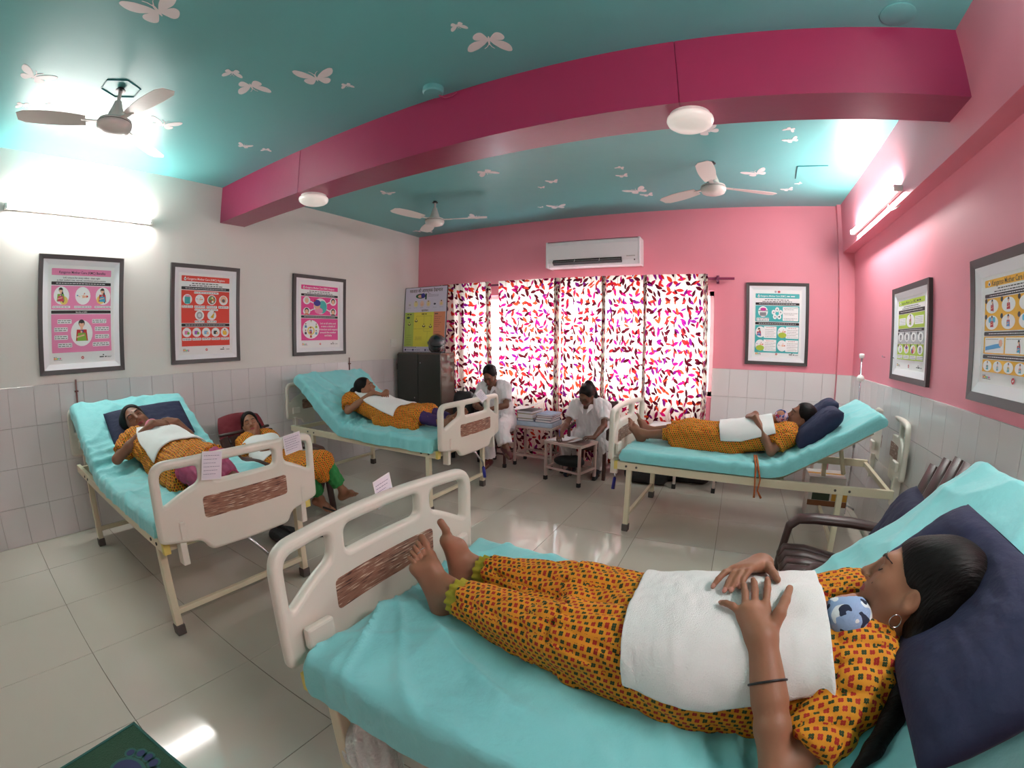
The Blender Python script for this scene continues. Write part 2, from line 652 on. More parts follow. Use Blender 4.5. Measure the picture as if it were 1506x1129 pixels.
tl = tube_light(WB, -1, 4.0, 5.3, 2.53, 'lit fluorescent tube light on the beam above the pink right wall')
B().tube([(-0.01, -0.35, -0.02), (-0.012, -0.36, -0.075), (0.0, -0.45, -0.085), (0.02, -0.52, -0.078)], 0.004, 6).done('loose_wire', M_white, tl, smooth=True)
tube_light(0.0, 1, 1.0, 2.2, 2.52, 'lit fluorescent tube light high on the white left wall')
tube_light(WB, -1, 0.9, 2.1, 2.47, 'lit fluorescent tube light on the beam over the nearest bed')

M_lampglass = mat('opal_lamp_shade', lin(240, 232, 226), 0.25, var=0.02, emit=lin(255, 246, 236), estr=0.12)


def round_lamp(x, y, z, r, label):
    e = empty('ceiling_lamp', (x, y, z), label, 'lamp', 'round lamps under the magenta beam')
    B().lathe([(0.001, 0.0), (r * 0.86, 0.0), (r * 0.86, -0.018), (0.001, -0.018)], n=32, caps=False).done('base', M_white, e, smooth=False)
    prof = [(r * 0.84, -0.015), (r * 0.98, -0.022), (r, -0.036), (r * 0.94, -0.052), (r * 0.78, -0.066), (r * 0.5, -0.077), (r * 0.2, -0.083), (0.001, -0.084)]
    B().lathe(prof, n=36, caps=False).done('shade', M_lampglass, e, smooth=True)


round_lamp(4.07, 3.04, HC, 0.118, 'round opal lamp under the magenta beam, nearer the pink wall')
round_lamp(1.32, 3.04, HC, 0.118, 'round opal lamp under the magenta beam, nearer the white wall')


def fan(x, y, zc, label, rot, conduit=True):
    e = empty('ceiling_fan', (x, y, H), label, 'fan', 'three blade ceiling fans', rot)
    d = zc - H
    B().tube([(0, 0, -0.002), (0, 0, d + 0.09)], 0.011, 12).done('down_rod', M_cream, e, smooth=True)
    B().lathe([(0.02, -0.0), (0.02, -0.01), (0.03, -0.012), (0.03, -0.018), (0.012, -0.02)], n=20).done('hook_cover', M_darkmetal, e, smooth=False)
    B().lathe([(0.013, d + 0.16), (0.02, d + 0.155), (0.034, d + 0.11), (0.048, d + 0.07), (0.052, d + 0.05), (0.03, d + 0.045)], n=28).done('canopy', M_cream, e, angle=40)
    mo = B().lathe([(0.02, d + 0.052), (0.06, d + 0.048), (0.098, d + 0.03), (0.104, d + 0.018), (0.1, d + 0.012), (0.104, d + 0.006), (0.104, d - 0.008), (0.092, d - 0.03), (0.05, d - 0.045), (0.001, d - 0.048)], n=36).done('motor_housing', M_cream, e, angle=50)
    B().lathe([(0.1045, d + 0.0105), (0.1055, d + 0.012), (0.1045, d + 0.0135)], n=36, caps=False).done('dark_ring', M_darkmetal, mo)
    for k in range(3):
        a = 2 * PI * k / 3
        Mz = Matrix.Rotation(a, 4, 'Z')
        arm = B()
        arm.box(Mz @ Vector((0.14, 0, d + 0.02)), (0.11, 0.035, 0.006), Mz.to_3x3(), bevel=0.002)
        arm.done('blade_bracket', M_cream, e)
        bl = []
        n = 10
        for i in range(n + 1):
            u = i / n
            xx = 0.17 + u * 0.40
            hw = 0.045 + 0.022 * math.sin(min(u * 1.15, 1) * PI * 0.75)
            if i == n:
                hw *= 0.6
            tw_ = R_(13 * (1 - 0.4 * u))
            for sy in (-1, 1):
                for zz in (-0.0015, 0.0015):
                    bl.append(Mz @ Vector((xx, sy * hw * math.cos(tw_), d + 0.02 + sy * hw * math.sin(tw_) + zz)))
        ff = []
        for i in range(n):
            a0, b0 = i * 4, (i + 1) * 4
            ff += [[a0, a0 + 2, b0 + 2, b0], [a0 + 1, b0 + 1, b0 + 3, a0 + 3], [a0, b0, b0 + 1, a0 + 1], [a0 + 2, a0 + 3, b0 + 3, b0 + 2]]
        ff += [[0, 1, 3, 2], [n * 4, n * 4 + 2, n * 4 + 3, n * 4 + 1]]
        bb2 = B()
        bb2.add(bl, ff)
        bb2.done('blade', M_cream, e)
    return e


fan(1.364, 1.476, 2.725, 'ceiling fan hanging nearest the white left wall and first poster', 0.2)
fan(1.284, 4.669, 2.738, 'ceiling fan in the far corner above the bed by the cabinet', 0.35)
fan(4.099, 4.596, 2.728, 'ceiling fan in front of the air conditioner side pink wall', 0.45)
# recessed fan hook box: six sided trim round the first fan's hook, part of the ceiling
M_conduit = mat('teal_painted_conduit', lin(40, 120, 126), 0.4)
hx = B((0, 0, 0))
for k in range(6):
    a0, a1 = PI / 3 * k, PI / 3 * (k + 1)
    hx.tube([(0.12 * math.cos(a0), 0.12 * math.sin(a0), -0.002), (0.12 * math.cos(a1), 0.12 * math.sin(a1), -0.002)], 0.004, 6)
o = hx.done('fan_box_rim', M_conduit, ceiling)
o.location = Vector((1.364, 1.476, H)) - ceiling.location
# smoke detector like junction box next to the beam and a flat cover
e = empty('ceiling_junction_box', (2.678, 2.80, H), 'small round teal painted box on the ceiling beside the beam', 'junction box')
B().lathe([(0.062, 0.0), (0.062, -0.03), (0.055, -0.038), (0.001, -0.04)], n=28).done('cover', M_ceil, e, angle=40)
B().tube([(0.02, 0.03, -0.04), (0.04, 0.07, -0.045), (0.07, 0.095, -0.03), (0.1, 0.099, -0.012)], 0.004, 6).done('wire', M_beam, e, smooth=True)
o = B().lathe([(0.085, 0.0), (0.085, -0.004), (0.078, -0.007), (0.001, -0.007)], n=32).done('round_ceiling_cover', M_ceil, None, angle=40)
o.location = (5.09, 2.80, H)
tag(o, 'flat round teal cover on the ceiling near the right wall', 'cover')
o = B().tube([(4.828, 5.074, H - 0.003), (4.812, 4.769, H - 0.003)], 0.005, 6).tube([(4.812, 4.769, H - 0.003), (5.067, 4.76, H - 0.003)], 0.005, 6).done('hatch_rim', M_conduit, ceiling)
o.location = -ceiling.location

# ---------------------------------------------------------------- air conditioner
M_ac = mat('air_conditioner_white', lin(236, 230, 232), 0.35, var=0.015)
M_slot = mat('dark_slot', lin(44, 30, 30), 0.6)
e = empty('air_conditioner', (2.67, YB, 2.48), 'white split air conditioner on the pink wall above the curtains', 'air conditioner')
prof = [(0.0, -0.15), (-0.10, -0.155), (-0.15, -0.145), (-0.185, -0.10), (-0.2, -0.05), (-0.205, 0.10), (-0.195, 0.14), (-0.16, 0.155), (0.0, 0.155)]
Mx = Matrix(((0, 0, 1, -0.545), (1, 0, 0, 0), (0, 1, 0, 0), (0, 0, 0, 1)))
B().prism(prof, Mx, 1.09).done('body', M_ac, e)
for sx in (-1, 1):
    B().box((sx * 0.556, -0.1, 0.0), (0.024, 0.206, 0.312), bevel=0.008).done('side_cap', M_ac, e)
B().box((-0.06, -0.186, -0.094), (0.83, 0.05, 0.052), rotm(-0.62), bevel=0.004).done('outlet_slot', M_slot, e)
lv = B().box((-0.06, -0.205, -0.085), (0.82, 0.006, 0.018), rotm(-0.9), bevel=0.002).done('louver', M_ac, e)
for xx in (-0.2, 0.1):
    B().box((xx, -0.212, -0.088), (0.006, 0.006, 0.03), rotm(-0.62)).done('louver_clip', M_white, e)
B().box((0.46, -0.196, -0.058), (0.1, 0.012, 0.012), rotm(-0.3), bevel=0.003).done('display', M_grout, e)
B().box((0.5, -0.186, -0.1), (0.012, 0.012, 0.012), rotm(-0.6)).done('indicator', M_slot, e)
B().box((0.0, -0.2, 0.15), (1.08, 0.004, 0.004)).done('top_seam', M_slot, e)

# ---------------------------------------------------------------- curtain rod and leaf print curtains
M_rod = mat('maroon_rod', lin(122, 34, 74), 0.35)
e = empty('curtain_rod', (2.35, YB - 0.1, 2.165), 'maroon curtain rod with end bracket above the window', 'curtain rod')
B().tube([(-1.9, 0, 0), (1.9, 0, 0)], 0.014, 12).done('pole', M_rod, e, smooth=True)
for xx in (-1.86, 0.0, 1.72):
    br = B()
    br.box((xx, 0.05, 0.0), (0.024, 0.1, 0.02), bevel=0.003)
    br.lathe([(0.03, -0.011), (0.034, 0.0), (0.03, 0.011)], (xx, 0, 0), 16, rotm(0, PI / 2))
    br.box((xx, 0.092, 0.0), (0.03, 0.014, 0.09), bevel=0.003)
    br.done('bracket', M_rod, e)


def curtain_material():
    m = bpy.data.materials.new('leaf_print_cotton')
    m.use_nodes = True
    t = m.node_tree
    t.nodes.remove(t.nodes['Principled BSDF'])
    L = t.links.new
    uv = nd(t, 'ShaderNodeUVMap', uv_map='UVMap')
    base = nd(t, 'ShaderNodeRGB')
    base.outputs[0].default_value = lin(246, 240, 226)
    cur = base.outputs[0]

    def math_(op, a, b=None, c=None):
        n = nd(t, 'ShaderNodeMath', operation=op)
        for i, q in enumerate((a, b, c)):
            if q is None:
                continue
            if isinstance(q, (int, float)):
                n.inputs[i].default_value = q
            else:
                L(q, n.inputs[i])
        return n.outputs[0]
    # stems: slim wavering vertical lines
    sep = nd(t, 'ShaderNodeSeparateXYZ')
    L(uv.outputs[0], sep.inputs[0])
    wob = math_('MULTIPLY', math_('SINE', math_('MULTIPLY', sep.outputs[1], 21.0)), 0.022)
    fr = math_('FRACT', math_('DIVIDE', math_('ADD', sep.outputs[0], wob), 0.155))
    stem = math_('LESS_THAN', math_('ABSOLUTE', math_('SUBTRACT', fr, 0.5)), 0.011)
    mx0 = nd(t, 'ShaderNodeMix', data_type='RGBA')
    L(stem, mx0.inputs[0])
    L(cur, mx0.inputs[6])
    mx0.inputs[7].default_value = lin(150, 110, 60)
    cur = mx0.outputs[2]
    for layer, (sc, off, ln, wd) in enumerate(((9.0, 0.0, 0.44, 0.17), (9.4, 7.31, 0.43, 0.165), (11.0, 3.7, 0.43, 0.15))):
        mp = nd(t, 'ShaderNodeMapping')
        mp.inputs['Location'].default_value = (off, off * 1.7, 0)
        mp.inputs['Scale'].default_value = (sc, sc, 1)
        L(uv.outputs[0], mp.inputs[0])
        vo = nd(t, 'ShaderNodeTexVoronoi', voronoi_dimensions='2D', feature='F1')
        vo.inputs['Scale'].default_value = 1.0
        vo.inputs['Randomness'].default_value = 0.55
        L(mp.outputs[0], vo.inputs['Vector'])
        sb = nd(t, 'ShaderNodeVectorMath', operation='SUBTRACT')
        L(mp.outputs[0], sb.inputs[0])
        L(vo.outputs['Position'], sb.inputs[1])
        sc2 = nd(t, 'ShaderNodeSeparateColor')
        L(vo.outputs['Color'], sc2.inputs[0])
        ang = math_('MULTIPLY_ADD', sc2.outputs[0], 4.2, 0.2)
        rt = nd(t, 'ShaderNodeVectorRotate', rotation_type='Z_AXIS')
        L(sb.outputs[0], rt.inputs['Vector'])
        L(ang, rt.inputs['Angle'])
        sp = nd(t, 'ShaderNodeSeparateXYZ')
        L(rt.outputs[0], sp.inputs[0])
        # lens: |y| < wd * (1 - (x/ln)^2)
        xq = math_('DIVIDE', sp.outputs[0], ln)
        edge = math_('MULTIPLY', math_('SUBTRACT', 1.0, math_('MULTIPLY', xq, xq)), wd)
        inside = math_('LESS_THAN', math_('ABSOLUTE', sp.outputs[1]), edge)
        rampn = nd(t, 'ShaderNodeValToRGB')
        rampn.color_ramp.interpolation = 'CONSTANT'
        cols = [lin(150, 18, 66), lin(196, 24, 110), lin(70, 12, 26), lin(200, 40, 40), lin(120, 26, 110), lin(210, 70, 40), lin(88, 20, 30), lin(176, 20, 120)]
        els = rampn.color_ramp.elements
        els[0].color = cols[0]
        els[1].position = 0.99
        els[1].color = cols[-1]
        for k in range(1, 7):
            q = els.new(k / 8)
            q.color = cols[k]
        L(sc2.outputs[1], rampn.inputs[0])
        keep = math_('LESS_THAN', sc2.outputs[2], 0.95 if layer < 2 else 0.8)
        mx = nd(t, 'ShaderNodeMix', data_type='RGBA')
        L(math_('MULTIPLY', inside, keep), mx.inputs[0])
        L(cur, mx.inputs[6])
        L(rampn.outputs[0], mx.inputs[7])
        cur = mx.outputs[2]
    df = nd(t, 'ShaderNodeBsdfDiffuse')
    tl_ = nd(t, 'ShaderNodeBsdfTranslucent')
    L(cur, df.inputs[0])
    L(cur, tl_.inputs[0])
    ms = nd(t, 'ShaderNodeMixShader')
    ms.inputs[0].default_value = 0.5
    L(df.outputs[0], ms.inputs[1])
    L(tl_.outputs[0], ms.inputs[2])
    L(ms.outputs[0], t.nodes['Material Output'].inputs[0])
    return m


M_curtain = curtain_material()


def curtain(x0, x1, z0, z1, pleats, amp, label, seed, tx0=None, tx1=None, gather=0.09):
    """hanging cloth panel between x0..x1 (bottom) and tx0..tx1 (top) with soft pleats"""
    tx0 = x0 if tx0 is None else tx0
    tx1 = x1 if tx1 is None else tx1
    rnd = random.Random(seed)
    nu, nv = 170, 40
    ph = [rnd.uniform(0, 6.28) for _ in range(4)]
    V = np.zeros((nv, nu, 3))
    UV = np.zeros((nv, nu, 2))
    s = np.linspace(0, 1, nu)
    for j in range(nv):
        q = j / (nv - 1)
        z = z1 + (z0 - z1) * q
        a0, a1 = tx0 + (x0 - tx0) * q, tx1 + (x1 - tx1) * q
        am = amp * (0.55 + 0.45 * min(q * 4, 1))
        # most of the cloth hangs in soft pleats; the last part is bunched tightly at one edge
        sb = np.where(s < 0.72, s / 0.72, 1.0)
        gb = np.clip((s - 0.72) / 0.28, 0, 1)
        xr = np.where(s < 0.72, sb * (1 - gather), (1 - gather) + gather * gb)
        xx = a0 + (a1 - a0) * xr
        yy = am * np.sin(2 * PI * pleats * sb + ph[0] + 0.5 * np.sin(q * 2.2 + ph[1])) + 0.35 * am * np.sin(2 * PI * pleats * 2.3 * sb + ph[2] + q)
        yy = yy + np.sin(PI * np.clip(gb, 0, 1)) ** 0.5 * 0.04 * np.sin(2 * PI * 4.5 * gb + ph[3] + 0.3 * q)
        # eyelet heading hugs the pole
        if q < 0.03:
            yy = yy * 0.8
        V[j, :, 0] = xx
        V[j, :, 1] = YB - 0.178 + yy
        V[j, :, 2] = z + 0.006 * np.sin(2 * PI * pleats * s + ph[0]) * (q > 0.97)
        ds = np.hypot(np.gradient(xx), np.gradient(yy))
        UV[j, :, 0] = np.cumsum(ds) + seed * 1.37
        UV[j, :, 1] = z
    Q = grid_quads(nv, nu)
    me = quads_mesh('window_curtain', V.reshape(-1, 3) - np.array([(x0 + x1) / 2, YB - 0.1, z0]), Q)
    uvl = me.uv_layers.new(name='UVMap')
    uvl.data.foreach_set('uv', UV.reshape(-1, 2)[Q.ravel()].astype(np.float32).ravel())
    o = me_obj('window_curtain', me, M_curtain)
    o.location = ((x0 + x1) / 2, YB - 0.1, z0)
    tag(o, label, 'curtain', 'leaf print curtain panels')
    return o


cz0, cz1 = 0.05, 2.205
curtain(0.62, 1.36, cz0, cz1, 4, 0.022, 'leaf print curtain panel beside the dark cabinet', 1, 0.53, 1.33)
curtain(1.46, 2.275, cz0, cz1, 4, 0.020, 'leaf print curtain panel just right of the bright gap', 2, 1.45, 2.275)
curtain(2.28, 2.835, cz0, cz1, 4, 0.028, 'leaf print curtain panel hanging behind the writing nurse', 3)
curtain(2.84, 3.305, cz0, cz1, 3, 0.030, 'leaf print curtain panel between the dark gathered fold and the widest end panel', 4)
curtain(3.31, 4.0, cz0, cz1, 4, 0.022, 'leaf print curtain panel at the end nearest the teal poster', 5, 3.31, 3.97)

# ---------------------------------------------------------------- small wall fittings
o = B((0, 5.43, 1.415)).lohi((0, 5.375, 1.36), (0.012, 5.485, 1.47), bevel=0.004).done('wall_switch_plate', M_white)
tag(o, 'small white switch plate on the left wall beside the cabinet', 'switch')
for k in range(2):
    q = B().box((0.013, -0.02 + 0.04 * k, 0), (0.008, 0.016, 0.03), bevel=0.002).done('switch', M_white, o)
M_pipe = mat('brown_painted_pipe', lin(104, 52, 48), 0.5)
for yy, za, zb, lb in ((1.565, 0.3, 1.22, 'thin brown pipe on the tiles behind the leftmost bed head'), (4.61, 0.5, 1.25, 'thin brown pipe on the tiles behind the bed by the cabinet')):
    o = B((0.02, yy, za)).tube([(0.02, yy, za), (0.02, yy, zb)], 0.007, 8).done('wall_pipe', M_pipe, None, smooth=True)
    tag(o, lb, 'pipe', 'brown wall pipes')
    B().box((0, 0, (zb - za) * 0.9), (0.024, 0.03, 0.012)).done('clip', M_pipe, o)
for y_, z_, lb in ((4.83, 1.42, 'small screw hook in the pink wall left of the drip stand top'), (4.55, 1.42, 'small screw hook in the pink wall right of the drip stand top')):
    o = B((W - 0.01, y_, z_)).tube([(W, y_, z_), (W - 0.02, y_, z_), (W - 0.026, y_, z_ + 0.012)], 0.004, 6).done('wall_hook', M_chrome, None, smooth=True)
    tag(o, lb, 'hook')
# ---------------------------------------------------------------- hospital beds
M_bedplastic = mat('bed_board_ivory_plastic', lin(226, 219, 206), 0.32, var=0.03, vscale=5)
M_bedmetal = mat('bed_cream_enamel', lin(220, 208, 180), 0.4, var=0.06, vscale=12)
M_yellowcap = mat('yellowed_end_cap', lin(222, 200, 110), 0.5)
M_greycap = mat('grey_rubber_foot', lin(92, 84, 80), 0.7)
M_bluegrip = mat('blue_plastic_grip', lin(40, 46, 150), 0.4)


def wood_inset_material():
    m = bpy.data.materials.new('streaked_wood_laminate')
    m.use_nodes = True
    t = m.node_tree
    L = t.links.new
    b = t.nodes['Principled BSDF']
    tc = nd(t, 'ShaderNodeTexCoord')
    mp = nd(t, 'ShaderNodeMapping')
    mp.inputs['Scale'].default_value = (1, 14, 190)
    L(tc.outputs['Object'], mp.inputs[0])
    n = nd(t, 'ShaderNodeTexNoise')
    n.inputs['Scale'].default_value = 1.0
    n.inputs['Detail'].default_value = 5
    n.inputs['Distortion'].default_value = 0.12
    L(mp.outputs[0], n.inputs['Vector'])
    r = nd(t, 'ShaderNodeValToRGB')
    r.color_ramp.elements[0].position = 0.36
    r.color_ramp.elements[0].color = lin(70, 42, 34)
    r.color_ramp.elements[1].position = 0.66
    r.color_ramp.elements[1].color = lin(226, 208, 186)
    e1 = r.color_ramp.elements.new(0.42)
    e1.color = lin(142, 98, 80)
    e2 = r.color_ramp.elements.new(0.58)
    e2.color = lin(158, 114, 94)
    L(n.outputs['Fac'], r.inputs[0])
    L(r.outputs[0], b.inputs['Base Color'])
    b.inputs['Roughness'].default_value = 0.4
    return m


M_inset = wood_inset_material()
# bed board outline in (width, height); the middle bows outward
_half = [(-0.475, 0.57), (-0.475, 0.955), (0.0, 0.968), (0.475, 0.955), (0.475, 0.57), (0.27, 0.545), (0.235, 0.485), (-0.235, 0.485), (-0.27, 0.545)]
_outer = arc_pts(_half, [0.03, 0.085, 0.4, 0.085, 0.03, 0.05, 0.03, 0.03, 0.05], 8)


def densify(poly, step=0.03):
    out = []
    for i in range(len(poly)):
        a, b = Vector(poly[i]), Vector(poly[(i + 1) % len(poly)])
        k = max(1, int((b - a).length / step))
        out += [tuple(a + (b - a) * j / k) for j in range(k)]
    return out


_hl = arc_pts([(-0.43, 0.745), (-0.43, 0.912), (-0.245, 0.915), (-0.245, 0.835), (-0.33, 0.80)], [0.02, 0.04, 0.03, 0.03, 0.08], 6)
_hr = [(-x, y) for x, y in _hl][::-1]
_hc = arc_pts([(-0.18, 0.83), (-0.18, 0.918), (0.18, 0.918), (0.18, 0.83)], 0.03, 6)
_board = plate_mesh('board', densify(_outer), [densify(_hl), densify(_hc), densify(_hr)], 0.042, 0.018, 3)
# curve bow needs interior resolution: slice the plate into strips
_bm = bmesh.new()
_bm.from_mesh(_board)
for k in range(-9, 10):
    g = list(_bm.verts) + list(_bm.edges) + list(_bm.faces)
    bmesh.ops.bisect_plane(_bm, geom=g, plane_co=(k * 0.05, 0, 0), plane_no=(1, 0, 0))
BOW = 0.05


def bow(v):
    return -BOW * (1 - (v / 0.475) ** 2)


for v in _bm.verts:
    x, y, z = v.co
    v.co = (z + bow(x), x, y)
bmesh.ops.recalc_face_normals(_bm, faces=list(_bm.faces))
_bm.to_mesh(_board)
_bm.free()
_board.materials.append(M_bedplastic)
_board.polygons.foreach_set('use_smooth', np.ones(len(_board.polygons), dtype=bool))
_board.set_sharp_from_angle(angle=R_(50))


def inset_mesh():
    p2 = densify(arc_pts([(-0.245, 0.655), (-0.245, 0.762), (0.245, 0.762), (0.245, 0.655)], 0.02, 5), 0.02)
    me = plate_mesh('inset', p2, [], 0.045, 0.0005, 0)
    b2 = bmesh.new()
    b2.from_mesh(me)
    for k in range(-9, 10):
        g = list(b2.verts) + list(b2.edges) + list(b2.faces)
        bmesh.ops.bisect_plane(b2, geom=g, plane_co=(k * 0.025, 0, 0), plane_no=(1, 0, 0))
    for v in b2.verts:
        x, y, z = v.co
        v.co = (z + bow(x), x, y)
    bmesh.ops.recalc_face_normals(b2, faces=list(b2.faces))
    b2.to_mesh(me)
    b2.free()
    me.materials.append(M_inset)
    return me


_inset = inset_mesh()


def make_bed(label):
    r = empty('hospital_bed', (0, 0, 0), label, 'bed', 'adjustable hospital beds')
    L_ = 2.03
    for s in (-1, 1):
        b = B().lohi((0.03, s * 0.435 - 0.016, 0.50), (L_, s * 0.435 + 0.016, 0.56), bevel=0.004)
        rail = b.done('side_rail', M_bedmetal, r)
        for u in (0.11, 0.19, 1.62, 1.72):
            B().lathe([(0.009, 0), (0.009, 0.004), (0.001, 0.006)], (u, s * 0.452, 0.53), 10, rotm(-s * PI / 2)).done('bolt', M_greycap, rail)
        B().lohi((0.012, s * 0.435 - 0.018, 0.498), (0.04, s * 0.435 + 0.018, 0.562), bevel=0.003).done('end_cap', M_yellowcap, r)
        for u in (0.13, 1.66):
            lg = B().lohi((u - 0.02, s * 0.43 - 0.02, 0.05), (u + 0.02, s * 0.43 + 0.02, 0.502), bevel=0.005).done('leg', M_bedmetal, r)
            B().lohi((u - 0.026, s * 0.43 - 0.026, 0.0), (u + 0.026, s * 0.43 + 0.026, 0.06), bevel=0.006).done('rubber_foot', M_greycap, lg)
    for u in (0.05, 0.75, 1.25, L_ - 0.02):
        B().lohi((u - 0.015, -0.42, 0.505), (u + 0.015, 0.42, 0.545), bevel=0.003).done('cross_bar', M_bedmetal, r)
    for u in (0.13, 1.66):
        B().lohi((u - 0.014, -0.415, 0.115), (u + 0.014, 0.415, 0.145), bevel=0.004).done('stretcher', M_bedmetal, r)
    B().lohi((0.06, -0.41, 0.546), (1.2, 0.41, 0.56)).done('flat_deck', M_bedmetal, r)
    for nm, x, dz in (('footboard', -0.012, 0.0), ('headboard', L_ + 0.03, 0.055)):
        o = bpy.data.objects.new(nm, _board)
        link(o, r)
        o.location = (x, 0, dz)
        if nm == 'headboard':
            o.scale = (-1, 1, 1)
        i = bpy.data.objects.new('wood_inset', _inset)
        link(i, o)
        for s in (-1, 1):
            B().lohi((-0.006 + bow(0.36), s * 0.365 - 0.017, 0.44 - dz), (0.03, s * 0.365 + 0.017, 0.58), bevel=0.004).done('post', M_bedplastic, o)
            B().lohi((bow(0.36) - 0.026, s * 0.36 - 0.016, 0.575), (bow(0.36) - 0.016, s * 0.36 + 0.016, 0.665), bevel=0.004).done('socket', M_bedplastic, o)
            B().lohi((0.014, s * 0.36 - 0.05, 0.62), (0.04, s * 0.36 + 0.05, 0.69), bevel=0.008).done('lug', M_bedplastic, o)
    cr = B().tube([(0.1, 0.03, 0.495), (-0.05, 0.03, 0.488), (-0.07, 0.02, 0.475), (-0.10, -0.045, 0.385), (-0.103, -0.055, 0.37), (-0.085, -0.09, 0.335), (-0.085, -0.095, 0.315)], 0.0085, 8).done('crank', M_chrome, r, smooth=True)
    B().tube([(-0.085, -0.095, 0.315), (-0.092, -0.108, 0.215)], [0.014, 0.016], 10).done('grip', M_bluegrip, cr, smooth=True)
    return r


bed0 = make_bed('hospital bed against the white wall, leftmost, with two notes on its footboard')
bed0.location = (2.1, 1.94, 0)
bed0.rotation_euler = (0, 0, PI)
bedM = copy_tree(bed0)
bedM.location = (2.1, 4.125, 0)
bedM['label'] = 'hospital bed by the dark cabinet, in front of the seated nurses'
bedR = copy_tree(bed0)
bedR.location = (3.43, 4.56, 0)
bedR.rotation_euler = (0, 0, R_(-3))
bedR['label'] = 'hospital bed under the teal poster in the right far corner'
bedF = copy_tree(bed0)
bedF.location = (3.27, 1.855, 0)
bedF.rotation_euler = (0, 0, 0)
bedF['label'] = 'hospital bed nearest the camera, its footboard behind bare feet'
HINGE, BACK, MT = 1.19, 0.81, 0.655


def add_backrest(bed, ang):
    a = R_(ang)
    b = B()
    d = Vector((math.cos(a), 0, math.sin(a)))
    nn = Vector((-math.sin(a), 0, math.cos(a)))
    P0 = Vector((HINGE + 0.02, 0, 0.548))
    for s in (-1, 1):
        b.tube([P0 + Vector((0, s * 0.38, 0)), P0 + d * 0.74 + Vector((0, s * 0.38, 0))], 0.014, 8)
    for k in range(5):
        q = P0 + d * (0.06 + 0.16 * k)
        b.tube([q + Vector((0, -0.38, 0)), q + Vector((0, 0.38, 0))], 0.011, 8)
    o = b.done('backrest_frame', M_bedmetal, bed, smooth=True)
    B().tube([P0 + d * 0.55 + Vector((0, 0, -0.01)), Vector((1.75, 0, 0.53))], 0.018, 8).done('lift_strut', M_bedmetal, bed, smooth=True)


# ---------------------------------------------------------------- mattresses under teal sheets
def sheet_material(name, col, rough=0.62, glare=0.25):
    m = mat(name, col, rough, var=0.05, vscale=9, bump=0.25, bscale=26, spec=0.4, bdist=0.02)
    m.node_tree.nodes['Principled BSDF'].inputs['Sheen Weight'].default_value = glare
    return m


M_sheet = sheet_material('teal_cotton_sheet', lin(134, 212, 214))


def ridge(x):
    return 1 - abs(2 * (x - math.floor(x)) - 1)


